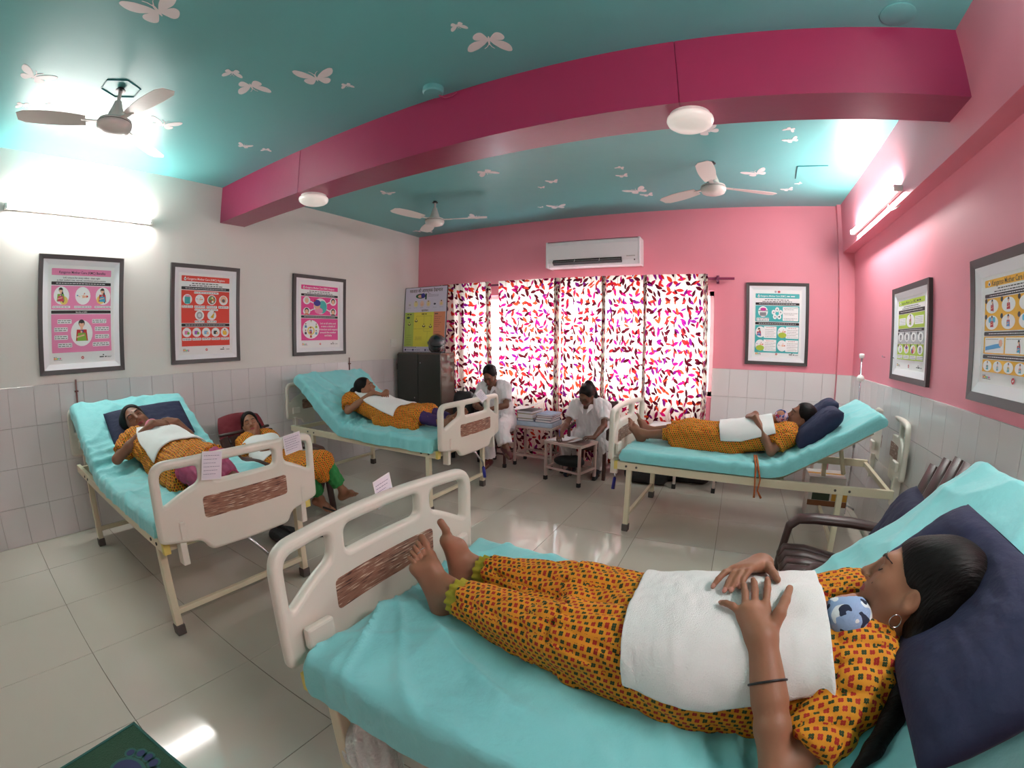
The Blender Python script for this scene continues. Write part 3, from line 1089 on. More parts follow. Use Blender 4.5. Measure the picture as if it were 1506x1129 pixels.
def mattress(bed, ang, label, drop=0.0, wr=0.006, seed=0, nl=150, nw=90, thick=0.092, fan=0.0):
    """sheet covered mattress, flat then raised by ang degrees at HINGE (bed coordinates)"""
    a = R_(ang)
    hw = 0.465
    u0, u1 = 0.055, HINGE + BACK
    us = np.linspace(u0, u1, nl)
    bend = 0.14
    def path(u):
        if u < HINGE - bend / 2:
            return u, MT, 0.0
        if u > HINGE + bend / 2:
            x0, z0 = HINGE, MT
            d = u - HINGE
            k = a
            return x0 + d * math.cos(a), z0 + d * math.sin(a), a
        t_ = (u - (HINGE - bend / 2)) / bend
        th_ = a * t_
        # quadratic blend between both tangents
        p0 = Vector((HINGE - bend / 2, MT)); p1 = Vector((HINGE, MT)); p2 = Vector((HINGE + bend / 2 * math.cos(a), MT + bend / 2 * math.sin(a)))
        p = p0 * (1 - t_) ** 2 + p1 * 2 * t_ * (1 - t_) + p2 * t_ * t_
        return p.x, p.y, th_
    # cross section: points (v, depth below top, weight of wrinkles)
    tt = thick + drop
    per = []
    n1 = int(nw * 0.62)
    for k in range(n1):
        per.append((-hw + 0.03 + (2 * hw - 0.06) * k / (n1 - 1), 0.0, 1.0))
    for k in range(1, 6):
        q = PI / 2 * k / 5
        per.append((hw - 0.03 + 0.03 * math.sin(q), 0.03 * (1 - math.cos(q)), 0.9))
    ns = max(6, int((nw - n1) * 0.25))
    for k in range(1, ns):
        per.append((hw + 0.004 * k / ns, 0.03 + (tt - 0.04) * k / (ns - 1), 0.8))
    for k in range(1, 5):
        per.append((hw - 0.02 - (2 * hw - 0.04) * k / 5, tt - (drop if drop else 0) + 0.0 if False else tt, 0.0))
    left = [(-v, d, w_) for v, d, w_ in per[n1:n1 + 5 + ns - 1]][::-1]
    per = per[:n1 + 5 + ns - 1] + per[n1 + 5 + ns - 1:] + left
    nper = len(per)
    V = np.zeros((nl, nper, 3))
    rn = random.Random(seed)
    o1, o2 = rn.uniform(0, 50), rn.uniform(0, 50)
    for i, u in enumerate(us):
        x, z, th_ = path(u)
        e_ = min((u - u0) / 0.02, (u1 - u) / 0.03, 1.0)
        rnd_ = 0.03 * (1 - math.sqrt(max(0, 1 - (1 - e_) ** 2)))
        nx, nz = -math.sin(th_), math.cos(th_)
        for j, (v, d, wgt) in enumerate(per):
            # folds: oblique ridges plus crumples, stronger near the hinge and edges
            q = mnoise.noise(Vector((u * 2.2 + o1, v * 2.2, seed)))
            f1 = ridge((u * 3.1 + v * 2.3 + 0.9 * q + o1)) ** 3
            f2 = ridge((u * 2.0 - v * 3.7 + 1.1 * mnoise.noise(Vector((u * 1.7, v * 1.9, o2))))) ** 4
            f3 = mnoise.fractal(Vector((u * 5 + o2, v * 7, seed * 3)), 0.9, 2.0, 4)
            hg = math.exp(-((u - HINGE) / 0.25) ** 2)
            f4 = ridge(u * 11 + 1.2 * q + v * 1.5) ** 2 * hg
            ww = wr * (0.9 * f1 + 0.8 * f2 + 0.5 * f3 + 1.6 * f4) * wgt
            if fan:
                # creases fanning out from the heels at the foot end
                dx, dy = u - 0.2, v - 0.02
                an = math.atan2(dy, dx + 0.25)
                rr = math.hypot(dx, dy)
                ww += fan * (ridge(an * 3.4 + 0.4 * q) ** 5) * math.exp(-((rr - 0.35) / 0.3) ** 2) * wgt
            if d > 0.02:
                # hanging side: vertical puckers pushing outward
                pk = 0.5 * wr * (ridge(u * 7 + 2 * q) ** 2 + f3)
                dd = d + rnd_ * (1 - d / tt * 2)
                V[i, j] = (x - nx * 0 + nx * (-dd) , v + math.copysign(pk, v), z + nz * (-dd) + 0)
                if drop and d > thick * 0.6:
                    V[i, j, 2] += 0.012 * mnoise.noise(Vector((u * 4, seed, v)))
            else:
                dd = d + rnd_ - ww
                V[i, j] = (x + nx * (-dd), v * (1 - 0.02 * (1 - e_)), z + nz * (-dd))
    Q = grid_quads(nl, nper, True)
    V2 = V.reshape(-1, 3)
    me = quads_mesh('mattress', V2, Q)
    # end caps
    b2 = bmesh.new()
    b2.from_mesh(me)
    b2.verts.ensure_lookup_table()
    b2.faces.new([b2.verts[k] for k in range(nper)][::-1])
    b2.faces.new([b2.verts[(nl - 1) * nper + k] for k in range(nper)])
    bmesh.ops.recalc_face_normals(b2, faces=list(b2.faces))
    b2.to_mesh(me)
    b2.free()
    o = me_obj('mattress', me, M_sheet, None, smooth=True)
    me.set_sharp_from_angle(angle=R_(65))
    o.location = bed.location
    o.rotation_euler = bed.rotation_euler
    tag(o, label, 'mattress', 'mattresses under teal sheets')
    return o


ANG = {'L': 30, 'M': 36, 'R': 31, 'F': 40}
add_backrest(bed0, ANG['L'])
add_backrest(bedM, ANG['M'])
add_backrest(bedR, ANG['R'])
add_backrest(bedF, ANG['F'])
mattress(bed0, ANG['L'], 'teal sheeted mattress with tight creases on the leftmost bed', 0.0, 0.018, 1)
mattress(bedM, ANG['M'], 'teal sheeted mattress with loose overhanging folds by the dark cabinet', 0.03, 0.022, 2)
mattress(bedR, ANG['R'], 'smooth teal sheeted mattress on the bed in the right far corner', 0.0, 0.010, 3)
mattress(bedF, ANG['F'], 'teal sheeted mattress nearest the camera with creases at the heels', 0.05, 0.011, 4, 230, 130, fan=0.02)
# ---------------------------------------------------------------- smooth figures: distance fields turned into one continuous surface
def A3(v):
    return np.array(v, float)


def unit(v):
    v = np.array(v, float)
    return v / np.linalg.norm(v)


class Field:
    def __init__(s, lo, hi, h):
        s.lo = A3(lo)
        s.h = h
        s.n = np.ceil((A3(hi) - s.lo) / h).astype(int) + 1
        s.F = np.full(s.n, 0.08, np.float32)

    def win(s, lo, hi):
        i0 = np.clip(np.floor((lo - s.lo) / s.h).astype(int), 0, s.n)
        i1 = np.clip(np.ceil((hi - s.lo) / s.h).astype(int) + 1, 0, s.n)
        if np.any(i1 <= i0):
            return None
        ax = [(s.lo[k] + s.h * np.arange(i0[k], i1[k])).astype(np.float32) for k in range(3)]
        return tuple(slice(a, b) for a, b in zip(i0, i1)), ax[0][:, None, None], ax[1][None, :, None], ax[2][None, None, :]

    def put(s, sl, d, k, sub=False):
        a = s.F[sl]
        d = d.astype(np.float32)
        if sub:
            d = -d
            if k > 0:
                h = np.maximum(k - np.abs(a - d), 0) / k
                s.F[sl] = np.maximum(a, d) + h * h * k * 0.25
            else:
                s.F[sl] = np.maximum(a, d)
        elif k > 0:
            h = np.maximum(k - np.abs(a - d), 0) / k
            s.F[sl] = np.minimum(a, d) - h * h * k * 0.25
        else:
            s.F[sl] = np.minimum(a, d)

    def cone(s, a, b, r0, r1=None, k=0.01, capb=False, capa=False, sub=False):
        a, b = A3(a), A3(b)
        r1 = r0 if r1 is None else r1
        pad = max(r0, r1) + k + 3 * s.h + 0.02
        q = s.win(np.minimum(a, b) - pad, np.maximum(a, b) + pad)
        if q is None:
            return
        sl, x, y, z = q
        ab = b - a
        L2 = max(ab @ ab, 1e-9)
        px, py, pz = x - a[0], y - a[1], z - a[2]
        dot = px * ab[0] + py * ab[1] + pz * ab[2]
        t = np.clip(dot / L2, 0, 1)
        d = np.sqrt((px - t * ab[0]) ** 2 + (py - t * ab[1]) ** 2 + (pz - t * ab[2]) ** 2) - (r0 + (r1 - r0) * t)
        if capb:
            d = np.maximum(d, (dot - L2) / math.sqrt(L2))
        if capa:
            d = np.maximum(d, -dot / math.sqrt(L2))
        s.put(sl, d, k, sub)

    def chain(s, pts, rs, k=0.01):
        for i in range(len(pts) - 1):
            s.cone(pts[i], pts[i + 1], rs[i], rs[i + 1], k)

    def ell(s, c, r, ax=None, k=0.01, sub=False):
        """ellipsoid; ax = three unit axis vectors"""
        c, r = A3(c), A3(r)
        pad = r.max() + k + 3 * s.h + 0.02
        q = s.win(c - pad, c + pad)
        if q is None:
            return
        sl, x, y, z = q
        x, y, z = x - c[0], y - c[1], z - c[2]
        if ax is None:
            ax = np.eye(3)
        l = [x * a[0] + y * a[1] + z * a[2] for a in ax]
        k0 = np.sqrt((l[0] / r[0]) ** 2 + (l[1] / r[1]) ** 2 + (l[2] / r[2]) ** 2)
        k1 = np.sqrt((l[0] / r[0] ** 2) ** 2 + (l[1] / r[1] ** 2) ** 2 + (l[2] / r[2] ** 2) ** 2) + 1e-6
        d = np.where(k0 < 1e-4, -r.min(), k0 * (k0 - 1) / k1)
        s.put(sl, d, k, sub)

    def cut(s, p, n, k=0.0, lo=None, hi=None):
        """remove everything on the side n points to (optionally only inside a window)"""
        p, n = A3(p), unit(n)
        q = s.win(s.lo if lo is None else A3(lo), s.lo + s.h * s.n if hi is None else A3(hi))
        if q is None:
            return
        sl, x, y, z = q
        d = -((x - p[0]) * n[0] + (y - p[1]) * n[1] + (z - p[2]) * n[2])
        s.put(sl, d, k, True)

    def ripple(s, amp, waves):
        """folds: sum of domain warped sines, waves = [(kx,ky,kz, warp, phase, weight)]"""
        ax = [(s.lo[k] + s.h * np.arange(s.n[k])).astype(np.float32) for k in range(3)]
        x, y, z = ax[0][:, None, None], ax[1][None, :, None], ax[2][None, None, :]
        for kx, ky, kz, wp, ph, wt in waves:
            w1 = np.sin(7.0 * x + 11 * y + 5 * z + ph) * wp
            q = np.sin(kx * x + ky * y + kz * z + ph + w1)
            s.F += (amp * wt * (1 - np.abs(q)) ** 2).astype(np.float32) - np.float32(amp * wt * 0.3)

    def sample(s, P):
        P = np.asarray(P, float).reshape(-1, 3)
        g = (P - s.lo) / s.h
        i = np.clip(np.floor(g).astype(int), 0, s.n - 2)
        f = np.clip(g - i, 0, 1)
        out = 0
        for dx in (0, 1):
            for dy in (0, 1):
                for dz in (0, 1):
                    w_ = (f[:, 0] if dx else 1 - f[:, 0]) * (f[:, 1] if dy else 1 - f[:, 1]) * (f[:, 2] if dz else 1 - f[:, 2])
                    out = out + w_ * s.F[i[:, 0] + dx, i[:, 1] + dy, i[:, 2] + dz]
        return out

    def march(s, start, dirn, dist, off=0.0, step=0.004):
        """first point along start + t*dirn where the field falls below off"""
        t = np.arange(0, dist, step)
        P = A3(start)[None] + t[:, None] * A3(dirn)[None]
        v = s.sample(P) - off
        k = np.argmax(v < 0)
        if v[k] >= 0:
            return None
        if k == 0:
            return P[0]
        w_ = v[k - 1] / (v[k - 1] - v[k])
        return P[k - 1] + (P[k] - P[k - 1]) * w_

    def mesh(s, name, smooth_iter=1):
        F = s.F
        F[0], F[-1], F[:, 0], F[:, -1], F[:, :, 0], F[:, :, -1] = 0.05, 0.05, 0.05, 0.05, 0.05, 0.05
        S = F < 0
        nx, ny, nz = F.shape
        cnt = np.zeros((nx - 1, ny - 1, nz - 1), np.int8)
        for dx in (0, 1):
            for dy in (0, 1):
                for dz in (0, 1):
                    cnt += S[dx:nx - 1 + dx, dy:ny - 1 + dy, dz:nz - 1 + dz]
        act = (cnt > 0) & (cnt < 8)
        idx = np.argwhere(act)
        mp = np.full(act.shape, -1, np.int32)
        mp[act] = np.arange(len(idx))
        acc = np.zeros((len(idx), 3))
        num = np.zeros(len(idx))
        cs = [(a, b, c) for a in (0, 1) for b in (0, 1) for c in (0, 1)]
        for i in range(8):
            for ax in range(3):
                if cs[i][ax]:
                    continue
                c0 = np.array(cs[i])
                c1 = c0.copy()
                c1[ax] = 1
                v0 = F[idx[:, 0] + c0[0], idx[:, 1] + c0[1], idx[:, 2] + c0[2]]
                v1 = F[idx[:, 0] + c1[0], idx[:, 1] + c1[1], idx[:, 2] + c1[2]]
                m = (v0 < 0) != (v1 < 0)
                t = np.where(m, v0 / np.where(m, v0 - v1, 1), 0)
                p = c0[None].repeat(len(idx), 0).astype(float)
                p[:, ax] += t
                acc += p * m[:, None]
                num += m
        V = s.lo + s.h * (idx + acc / num[:, None])
        quads = []
        for ax in range(3):
            o1, o2 = [(1, 2), (2, 0), (0, 1)][ax]
            sl0 = [slice(None)] * 3
            sl1 = [slice(None)] * 3
            sl0[ax] = slice(0, -1)
            sl1[ax] = slice(1, None)
            ch = np.argwhere(S[tuple(sl0)] != S[tuple(sl1)])
            lim = np.array(act.shape)
            ok = (ch[:, o1] > 0) & (ch[:, o2] > 0) & (ch[:, o1] < lim[o1]) & (ch[:, o2] < lim[o2]) & (ch[:, ax] < lim[ax])
            ch = ch[ok]
            ins = S[ch[:, 0], ch[:, 1], ch[:, 2]]
            e1 = np.zeros(3, int)
            e1[o1] = 1
            e2 = np.zeros(3, int)
            e2[o2] = 1
            c = [ch - e1 - e2, ch - e2, ch, ch - e1]
            q = np.stack([mp[a[:, 0], a[:, 1], a[:, 2]] for a in c], 1)
            q = np.where(ins[:, None], q, q[:, ::-1])
            quads.append(q)
        Q = np.concatenate(quads)
        Q = Q[(Q >= 0).all(1)]
        for _ in range(smooth_iter):
            E = np.concatenate([Q[:, [0, 1]], Q[:, [1, 2]], Q[:, [2, 3]], Q[:, [3, 0]]])
            s_ = np.zeros_like(V)
            n_ = np.zeros(len(V))
            np.add.at(s_, E[:, 0], V[E[:, 1]])
            np.add.at(n_, E[:, 0], 1)
            np.add.at(s_, E[:, 1], V[E[:, 0]])
            np.add.at(n_, E[:, 1], 1)
            V = V * 0.5 + 0.5 * s_ / np.maximum(n_, 1)[:, None]
        return V, Q


def box_uv(me, V, Q, scale=1.0):
    """print coordinates: each face laid flat along its dominant direction"""
    P = V[Q]
    n = np.cross(P[:, 2] - P[:, 0], P[:, 3] - P[:, 1])
    a = np.abs(n)
    ax = np.argmax(a * np.array([1.0, 1.0, 1.35]), 1)
    uv = np.empty((len(Q), 4, 2), np.float32)
    for k, (i, j) in enumerate(((1, 2), (0, 2), (0, 1))):
        m = ax == k
        uv[m, :, 0] = P[m][:, :, i] * scale
        uv[m, :, 1] = P[m][:, :, j] * scale
    l = me.uv_layers.new(name='UVMap')
    l.data.foreach_set('uv', uv.ravel())


def field_obj(name, fld, m, parent, origin=(0, 0, 0), uv=False, colfn=None, it=1):
    V, Q = fld.mesh(name, it)
    o_ = A3(origin)
    me = quads_mesh(name, V - o_, Q)
    if uv:
        box_uv(me, V, Q)
    if colfn is not None:
        ca = me.color_attributes.new('Col', 'FLOAT_COLOR', 'POINT')
        ca.data.foreach_set('color', colfn(V).astype(np.float32).ravel())
    o = me_obj(name, me, m, parent)
    return o


def torus(b, c, R0, r, axis, n=28, m=8):
    axis = Vector(axis).normalized()
    u = axis.orthogonal().normalized()
    v = axis.cross(u)
    c = Vector(c)
    b.tube([c + (u * math.cos(q) + v * math.sin(q)) * R0 for q in [2 * PI * k / n for k in range(n)]], r, m, closed=True)
# ---------------------------------------------------------------- people
SKIN = lin(150, 103, 78)
M_skin = attr_mat('skin', 0.48, 0.4, bump=0.15, bscale=220, bdist=0.001)


def hair_material():
    m = mat('black_hair', lin(13, 9, 8), 0.5, var=0.3, vscale=3, spec=0.2)
    t = m.node_tree
    L = t.links.new
    tc = nd(t, 'ShaderNodeTexCoord')
    mp = nd(t, 'ShaderNodeMapping')
    mp.inputs['Scale'].default_value = (40, 260, 40)
    mp.inputs['Rotation'].default_value = (0.5, 0.2, 0.7)
    L(tc.outputs['Object'], mp.inputs[0])
    n = nd(t, 'ShaderNodeTexNoise')
    n.inputs['Scale'].default_value = 1.0
    n.inputs['Detail'].default_value = 4
    L(mp.outputs[0], n.inputs['Vector'])
    bp = nd(t, 'ShaderNodeBump')
    bp.inputs['Strength'].default_value = 0.6
    bp.inputs['Distance'].default_value = 0.005
    L(n.outputs['Fac'], bp.inputs['Height'])
    L(bp.outputs[0], t.nodes['Principled BSDF'].inputs['Normal'])
    return m


M_hair = hair_material()


def print_material(name, cell=0.0165):
    """mustard cotton with small staggered red and green four petal flowers"""
    m = bpy.data.materials.new(name)
    m.use_nodes = True
    t = m.node_tree
    L = t.links.new
    b = t.nodes['Principled BSDF']
    b.inputs['Roughness'].default_value = 0.75
    b.inputs['Specular IOR Level'].default_value = 0.25
    uv = nd(t, 'ShaderNodeUVMap', uv_map='UVMap')
    sp = nd(t, 'ShaderNodeSeparateXYZ')
    L(uv.outputs[0], sp.inputs[0])

    def M_(op, a, b_=None):
        n = nd(t, 'ShaderNodeMath', operation=op)
        for i, q in enumerate((a, b_)):
            if q is None:
                continue
            if isinstance(q, (int, float)):
                n.inputs[i].default_value = q
            else:
                L(q, n.inputs[i])
        return n.outputs[0]
    y = M_('DIVIDE', sp.outputs[1], cell * 0.92)
    row = M_('FLOOR', y)
    odd = M_('FLOORED_MODULO', row, 2.0)
    x = M_('ADD', M_('DIVIDE', sp.outputs[0], cell), M_('MULTIPLY', odd, 0.5))
    col = M_('FLOORED_MODULO', M_('ADD', M_('FLOOR', x), M_('FLOOR', M_('DIVIDE', row, 2.0))), 2.0)
    fx = M_('ABSOLUTE', M_('SUBTRACT', M_('FRACT', x), 0.5))
    fy = M_('ABSOLUTE', M_('SUBTRACT', M_('FRACT', y), 0.5))
    # four petals at 45 degrees
    dx, dy = M_('SUBTRACT', fx, 0.145), M_('SUBTRACT', fy, 0.135)
    d = M_('SQRT', M_('ADD', M_('MULTIPLY', dx, dx), M_('MULTIPLY', dy, dy)))
    petal = M_('LESS_THAN', d, 0.175)
    mc = nd(t, 'ShaderNodeMix', data_type='RGBA')
    L(col, mc.inputs[0])
    mc.inputs[6].default_value = lin(166, 40, 34)
    mc.inputs[7].default_value = lin(46, 62, 34)
    n = nd(t, 'ShaderNodeTexNoise')
    n.inputs['Scale'].default_value = 25
    L(uv.outputs[0], n.inputs['Vector'])
    mb = nd(t, 'ShaderNodeMix', data_type='RGBA')
    L(n.outputs['Fac'], mb.inputs[0])
    mb.inputs[6].default_value = lin(204, 128, 26)
    mb.inputs[7].default_value = lin(226, 150, 44)
    mx = nd(t, 'ShaderNodeMix', data_type='RGBA')
    L(petal, mx.inputs[0])
    L(mb.outputs[2], mx.inputs[6])
    L(mc.outputs[2], mx.inputs[7])
    L(mx.outputs[2], b.inputs['Base Color'])
    tc = nd(t, 'ShaderNodeTexCoord')
    n2 = nd(t, 'ShaderNodeTexNoise')
    n2.inputs['Scale'].default_value = 22
    n2.inputs['Detail'].default_value = 4
    L(tc.outputs['Object'], n2.inputs['Vector'])
    bp = nd(t, 'ShaderNodeBump')
    bp.inputs['Strength'].default_value = 0.3
    bp.inputs['Distance'].default_value = 0.02
    L(n2.outputs['Fac'], bp.inputs['Height'])
    L(bp.outputs[0], b.inputs['Normal'])
    return m


M_print = print_material('mustard_floral_cotton')
M_towel = mat('white_terry_towel', lin(240, 240, 238), 0.85, var=0.02, vscale=20, bump=0.7, bscale=330, bdist=0.004)
M_olive = mat('olive_yellow_cuff', lin(170, 158, 42), 0.8, bump=0.3, bscale=40)
M_gold = mat('gold_metal', lin(220, 180, 110), 0.25, 1.0)
M_silver = mat('silver_metal', lin(220, 220, 220), 0.2, 1.0)
M_lash = mat('dark_lash', lin(24, 16, 14), 0.6)
M_bindi = mat('bindi_maroon', lin(90, 14, 24), 0.4)


def head_axes(f, u):
    f = unit(f)
    u = A3(u)
    u = unit(u - f * (u @ f))
    r = np.cross(f, u)
    return r, f, u


def add_head(F, c, f, u, s=1.0, fine=True, ears=True):
    r, f, u = head_axes(f, u)
    ax = (r, f, u)
    c = A3(c)

    def P(x, y, z):
        return c + s * (r * x + f * y + u * z)
    F.ell(P(0, -0.016, 0.03), A3((0.072, 0.092, 0.083)) * s, ax, 0.01)
    F.ell(P(0, 0.024, -0.028), A3((0.057, 0.066, 0.082)) * s, ax, 0.03 * s)
    for sx in (-1, 1):
        F.cone(P(sx * 0.05, 0.0, -0.055), P(sx * 0.012, 0.062, -0.096), 0.018 * s, 0.017 * s, 0.03 * s)
        F.ell(P(sx * 0.034, 0.058, -0.036), A3((0.024, 0.024, 0.026)) * s, ax, 0.03 * s)
    F.ell(P(0, 0.070, -0.094), A3((0.017, 0.016, 0.015)) * s, ax, 0.02 * s)
    F.cone(P(-0.034, 0.078, 0.017), P(0.034, 0.078, 0.017), 0.012 * s, 0.012 * s, 0.025 * s)
    F.ell(P(0, 0.074, -0.06), A3((0.026, 0.018, 0.022)) * s, ax, 0.02 * s)
    for sx in (-1, 1):
        F.ell(P(sx * 0.033, 0.099, -0.006), A3((0.018, 0.017, 0.013)) * s, ax, 0.014 * s, sub=True)
        F.ell(P(sx * 0.032, 0.074, -0.007), A3((0.0165, 0.014, 0.0125)) * s, ax, 0.006 * s)
    # nose
    F.cone(P(0, 0.086, 0.010), P(0, 0.108, -0.031), 0.0075 * s, 0.0105 * s, 0.014 * s)
    F.ell(P(0, 0.110, -0.035), A3((0.010, 0.0095, 0.009)) * s, ax, 0.008 * s)
    for sx in (-1, 1):
        F.ell(P(sx * 0.0125, 0.097, -0.040), A3((0.008, 0.010, 0.007)) * s, ax, 0.006 * s)
    # lips
    for sx in (-1, 1):
        F.cone(P(sx * 0.004, 0.0935, -0.0585), P(sx * 0.021, 0.083, -0.0635), 0.0055 * s, 0.003 * s, 0.004 * s)
    F.cone(P(-0.009, 0.0915, -0.0705), P(0.009, 0.0915, -0.0705), 0.0062 * s, 0.0062 * s, 0.004 * s)
    for sx in (-1, 1):
        F.cone(P(sx * 0.009, 0.0915, -0.0705), P(sx * 0.019, 0.084, -0.066), 0.0058 * s, 0.003 * s, 0.004 * s)
    if ears:
        for sx in (-1, 1):
            F.ell(P(sx * 0.071, -0.010, -0.030), A3((0.009, 0.018, 0.030)) * s, ax, 0.008 * s)
            F.ell(P(sx * 0.080, -0.006, -0.026), A3((0.006, 0.010, 0.017)) * s, ax, 0.006 * s, sub=True)
    return P, ax


def face_colour(V, c, f, u, s, skin, lip=(150, 62, 62)):
    r, f, u = head_axes(f, u)
    d = (V - A3(c)) / s
    x, y, z = d @ r, d @ f, d @ u
    col = np.tile(np.array(skin), (len(V), 1))
    m = (np.abs(x) < 0.022) & (y > 0.076) & (z < -0.0565 + 0.15 * np.abs(x) * -1) & (z > -0.0765 + 0.25 * np.abs(x))
    col[m] = lin(*lip)
    return col


def add_hair(F, P, ax, s, low=False):
    F.ell(P(0, -0.020, 0.034), A3((0.080, 0.100, 0.090)) * s, ax, 0.0)
    F.ell(P(0, -0.045, -0.02), A3((0.074, 0.070, 0.080)) * s, ax, 0.03)
    if low:
        F.ell(P(0, 0.086, -0.052), A3((0.080, 0.098, 0.108)) * s, ax, 0.008, sub=True)
    else:
        F.ell(P(0, 0.088, -0.036), A3((0.068, 0.084, 0.118)) * s, ax, 0.008, sub=True)
    for sx in (-1, 1):
        F.ell(P(sx * 0.080, 0.012, -0.060), A3((0.032, 0.046, 0.056)) * s, ax, 0.008, sub=True)


def fingers(F, base, tips, nrm, r=0.0082, bend=0.22, k=0.004, s=1.0):
    """each finger its own chain from knuckle to tip, arched away from the palm"""
    for a, b in zip(base, tips):
        a, b = A3(a), A3(b)
        L_ = np.linalg.norm(b - a)
        n = A3(nrm)
        p1 = a + (b - a) * 0.42 + n * L_ * bend
        p2 = a + (b - a) * 0.74 + n * L_ * bend * 0.75
        F.chain([a, p1, p2, b], [r * 1.05 * s, r * s, r * 0.9 * s, r * 0.78 * s], k)


def add_hand(F, wrist, fwd, nrm, thumb, s=1.0, curl=0.5, spread=1.0):
    """hand from the wrist: fwd = towards the fingers, nrm = back of the hand, thumb = side the thumb is on"""
    w_ = A3(wrist)
    f = unit(fwd)
    n = A3(nrm)
    n = unit(n - f * (n @ f))
    t = np.cross(f, n)
    if t @ A3(thumb) < 0:
        t = -t
    kn, tp = [], []
    for i, (o, ln, kl) in enumerate(((0.030, 0.064, 0.082), (0.010, 0.074, 0.086), (-0.010, 0.068, 0.083), (-0.028, 0.054, 0.076))):
        kb = w_ + s * (f * kl + t * o)
        d = unit(f + t * (o * 4 * spread) - n * curl * 0.8)
        kn.append(kb)
        tp.append(kb + s * ln * (1 - 0.15 * curl) * d)
        F.cone(w_ + s * t * o * 0.55, kb, 0.015 * s, 0.0105 * s, 0.012 * s)
    fingers(F, kn, tp, n, 0.0082, 0.08 + 0.2 * curl, 0.0035, s)
    tb = w_ + s * (f * 0.026 + t * 0.026)
    t1 = w_ + s * (f * 0.058 + t * 0.048 - n * 0.006)
    t2 = w_ + s * (f * 0.088 + t * 0.052 - n * 0.014)
    F.chain([w_ + s * t * 0.012, tb, t1, t2], [0.015 * s, 0.0135 * s, 0.010 * s, 0.008 * s], 0.008 * s)
    return kn, tp


def add_foot(F, ankle, d, n, big, s=1.0):
    """foot: d = heel to toe, n = top of the foot, big = side of the big toe"""
    a = A3(ankle)
    d = unit(d)
    n = A3(n)
    n = unit(n - d * (n @ d))
    b = np.cross(d, n)
    if b @ A3(big) < 0:
        b = -b
    H_ = a - n * 0.046 * s - d * 0.034 * s
    bi = a + s * (d * 0.118 - n * 0.046 + b * 0.027)
    bo = a + s * (d * 0.102 - n * 0.050 - b * 0.034)
    F.cone(a + n * 0.01 * s, H_, 0.034 * s, 0.029 * s, 0.03 * s)
    F.cone(H_, bi, 0.028 * s, 0.018 * s, 0.03 * s)
    F.cone(H_, bo, 0.028 * s, 0.015 * s, 0.03 * s)
    F.cone(a, a + s * (d * 0.085 - n * 0.026), 0.033 * s, 0.021 * s, 0.03 * s)
    F.cone(a + s * (d * 0.085 - n * 0.026), bi, 0.021 * s, 0.016 * s, 0.025 * s)
    F.cone(a + s * (d * 0.085 - n * 0.026), bo, 0.018 * s, 0.013 * s, 0.025 * s)
    toes = []
    for i, (t_, l, r, sp) in enumerate(((0.0, 0.060, 0.0125, 0.004), (0.34, 0.056, 0.0078, 0.002), (0.58, 0.051, 0.0074, -0.001), (0.80, 0.044, 0.007, -0.004), (1.0, 0.036, 0.0068, -0.008))):
        p0 = bi + (bo - bi) * t_
        p1 = p0 + s * (d * l * 0.55 + n * 0.007 + b * sp * 0.5)
        p2 = p0 + s * (d * l - n * 0.001 + b * sp)
        F.chain([p0, p1, p2], [r * 1.05 * s, r * s, r * 0.95 * s], 0.0015 * s)
        toes.append((p1, p2, r * s, n))
    return toes


def lerp(a, b, t):
    return A3(a) + (A3(b) - A3(a)) * t


def face_details(root, fld, P, ax, s, origin, brow=True, closed=True, bindi=True):
    """eyebrows, lash lines and bindi laid on the face surface"""
    r, f, u = ax
    o_ = A3(origin)

    def surf(x, z):
        st = P(x, 0.15, z)
        q = fld.march(st, -f, 0.12 * s, 0.0, 0.0015)
        return None if q is None else q + f * 0.0008
    for sx in (-1, 1):
        if brow:
            pts = [surf(sx * x, z) for x, z in ((0.013, 0.0165), (0.022, 0.0205), (0.033, 0.0220), (0.044, 0.0175), (0.050, 0.0125))]
            pts = [p - o_ for p in pts if p is not None]
            if len(pts) > 2:
                B().tube(pts, [0.0026 * s, 0.0036 * s, 0.0034 * s, 0.0026 * s, 0.0012 * s][:len(pts)], 6).done('eyebrow', M_lash, root, smooth=True)
        if closed:
            ez = (-0.009, -0.0135, -0.0155, -0.0135, -0.008)
        else:
            ez = (-0.006, -0.004, -0.003, -0.004, -0.006)
        pts = [surf(sx * x, z) for x, z in zip((0.0185, 0.025, 0.032, 0.040, 0.047), ez)]
        pts = [p - o_ for p in pts if p is not None]
        if len(pts) > 2:
            B().tube(pts, 0.0014 * s, 5).done('eyelashes', M_lash, root, smooth=True)
    if bindi:
        q = surf(0, 0.028)
        if q is not None:
            B().lathe([(0.001, 0.0012), (0.0035, 0.0008), (0.004, 0.0)], q - o_, 12, Matrix([list(r), list(u), list(f)]).transposed()).done('bindi', M_bindi, root, smooth=True)


WAV = [(8, 58, 34, 1.6, 0.3, 1.0), (17, -44, 40, 1.9, 1.7, 0.8), (26, 30, -18, 2.2, 3.1, 0.7)]


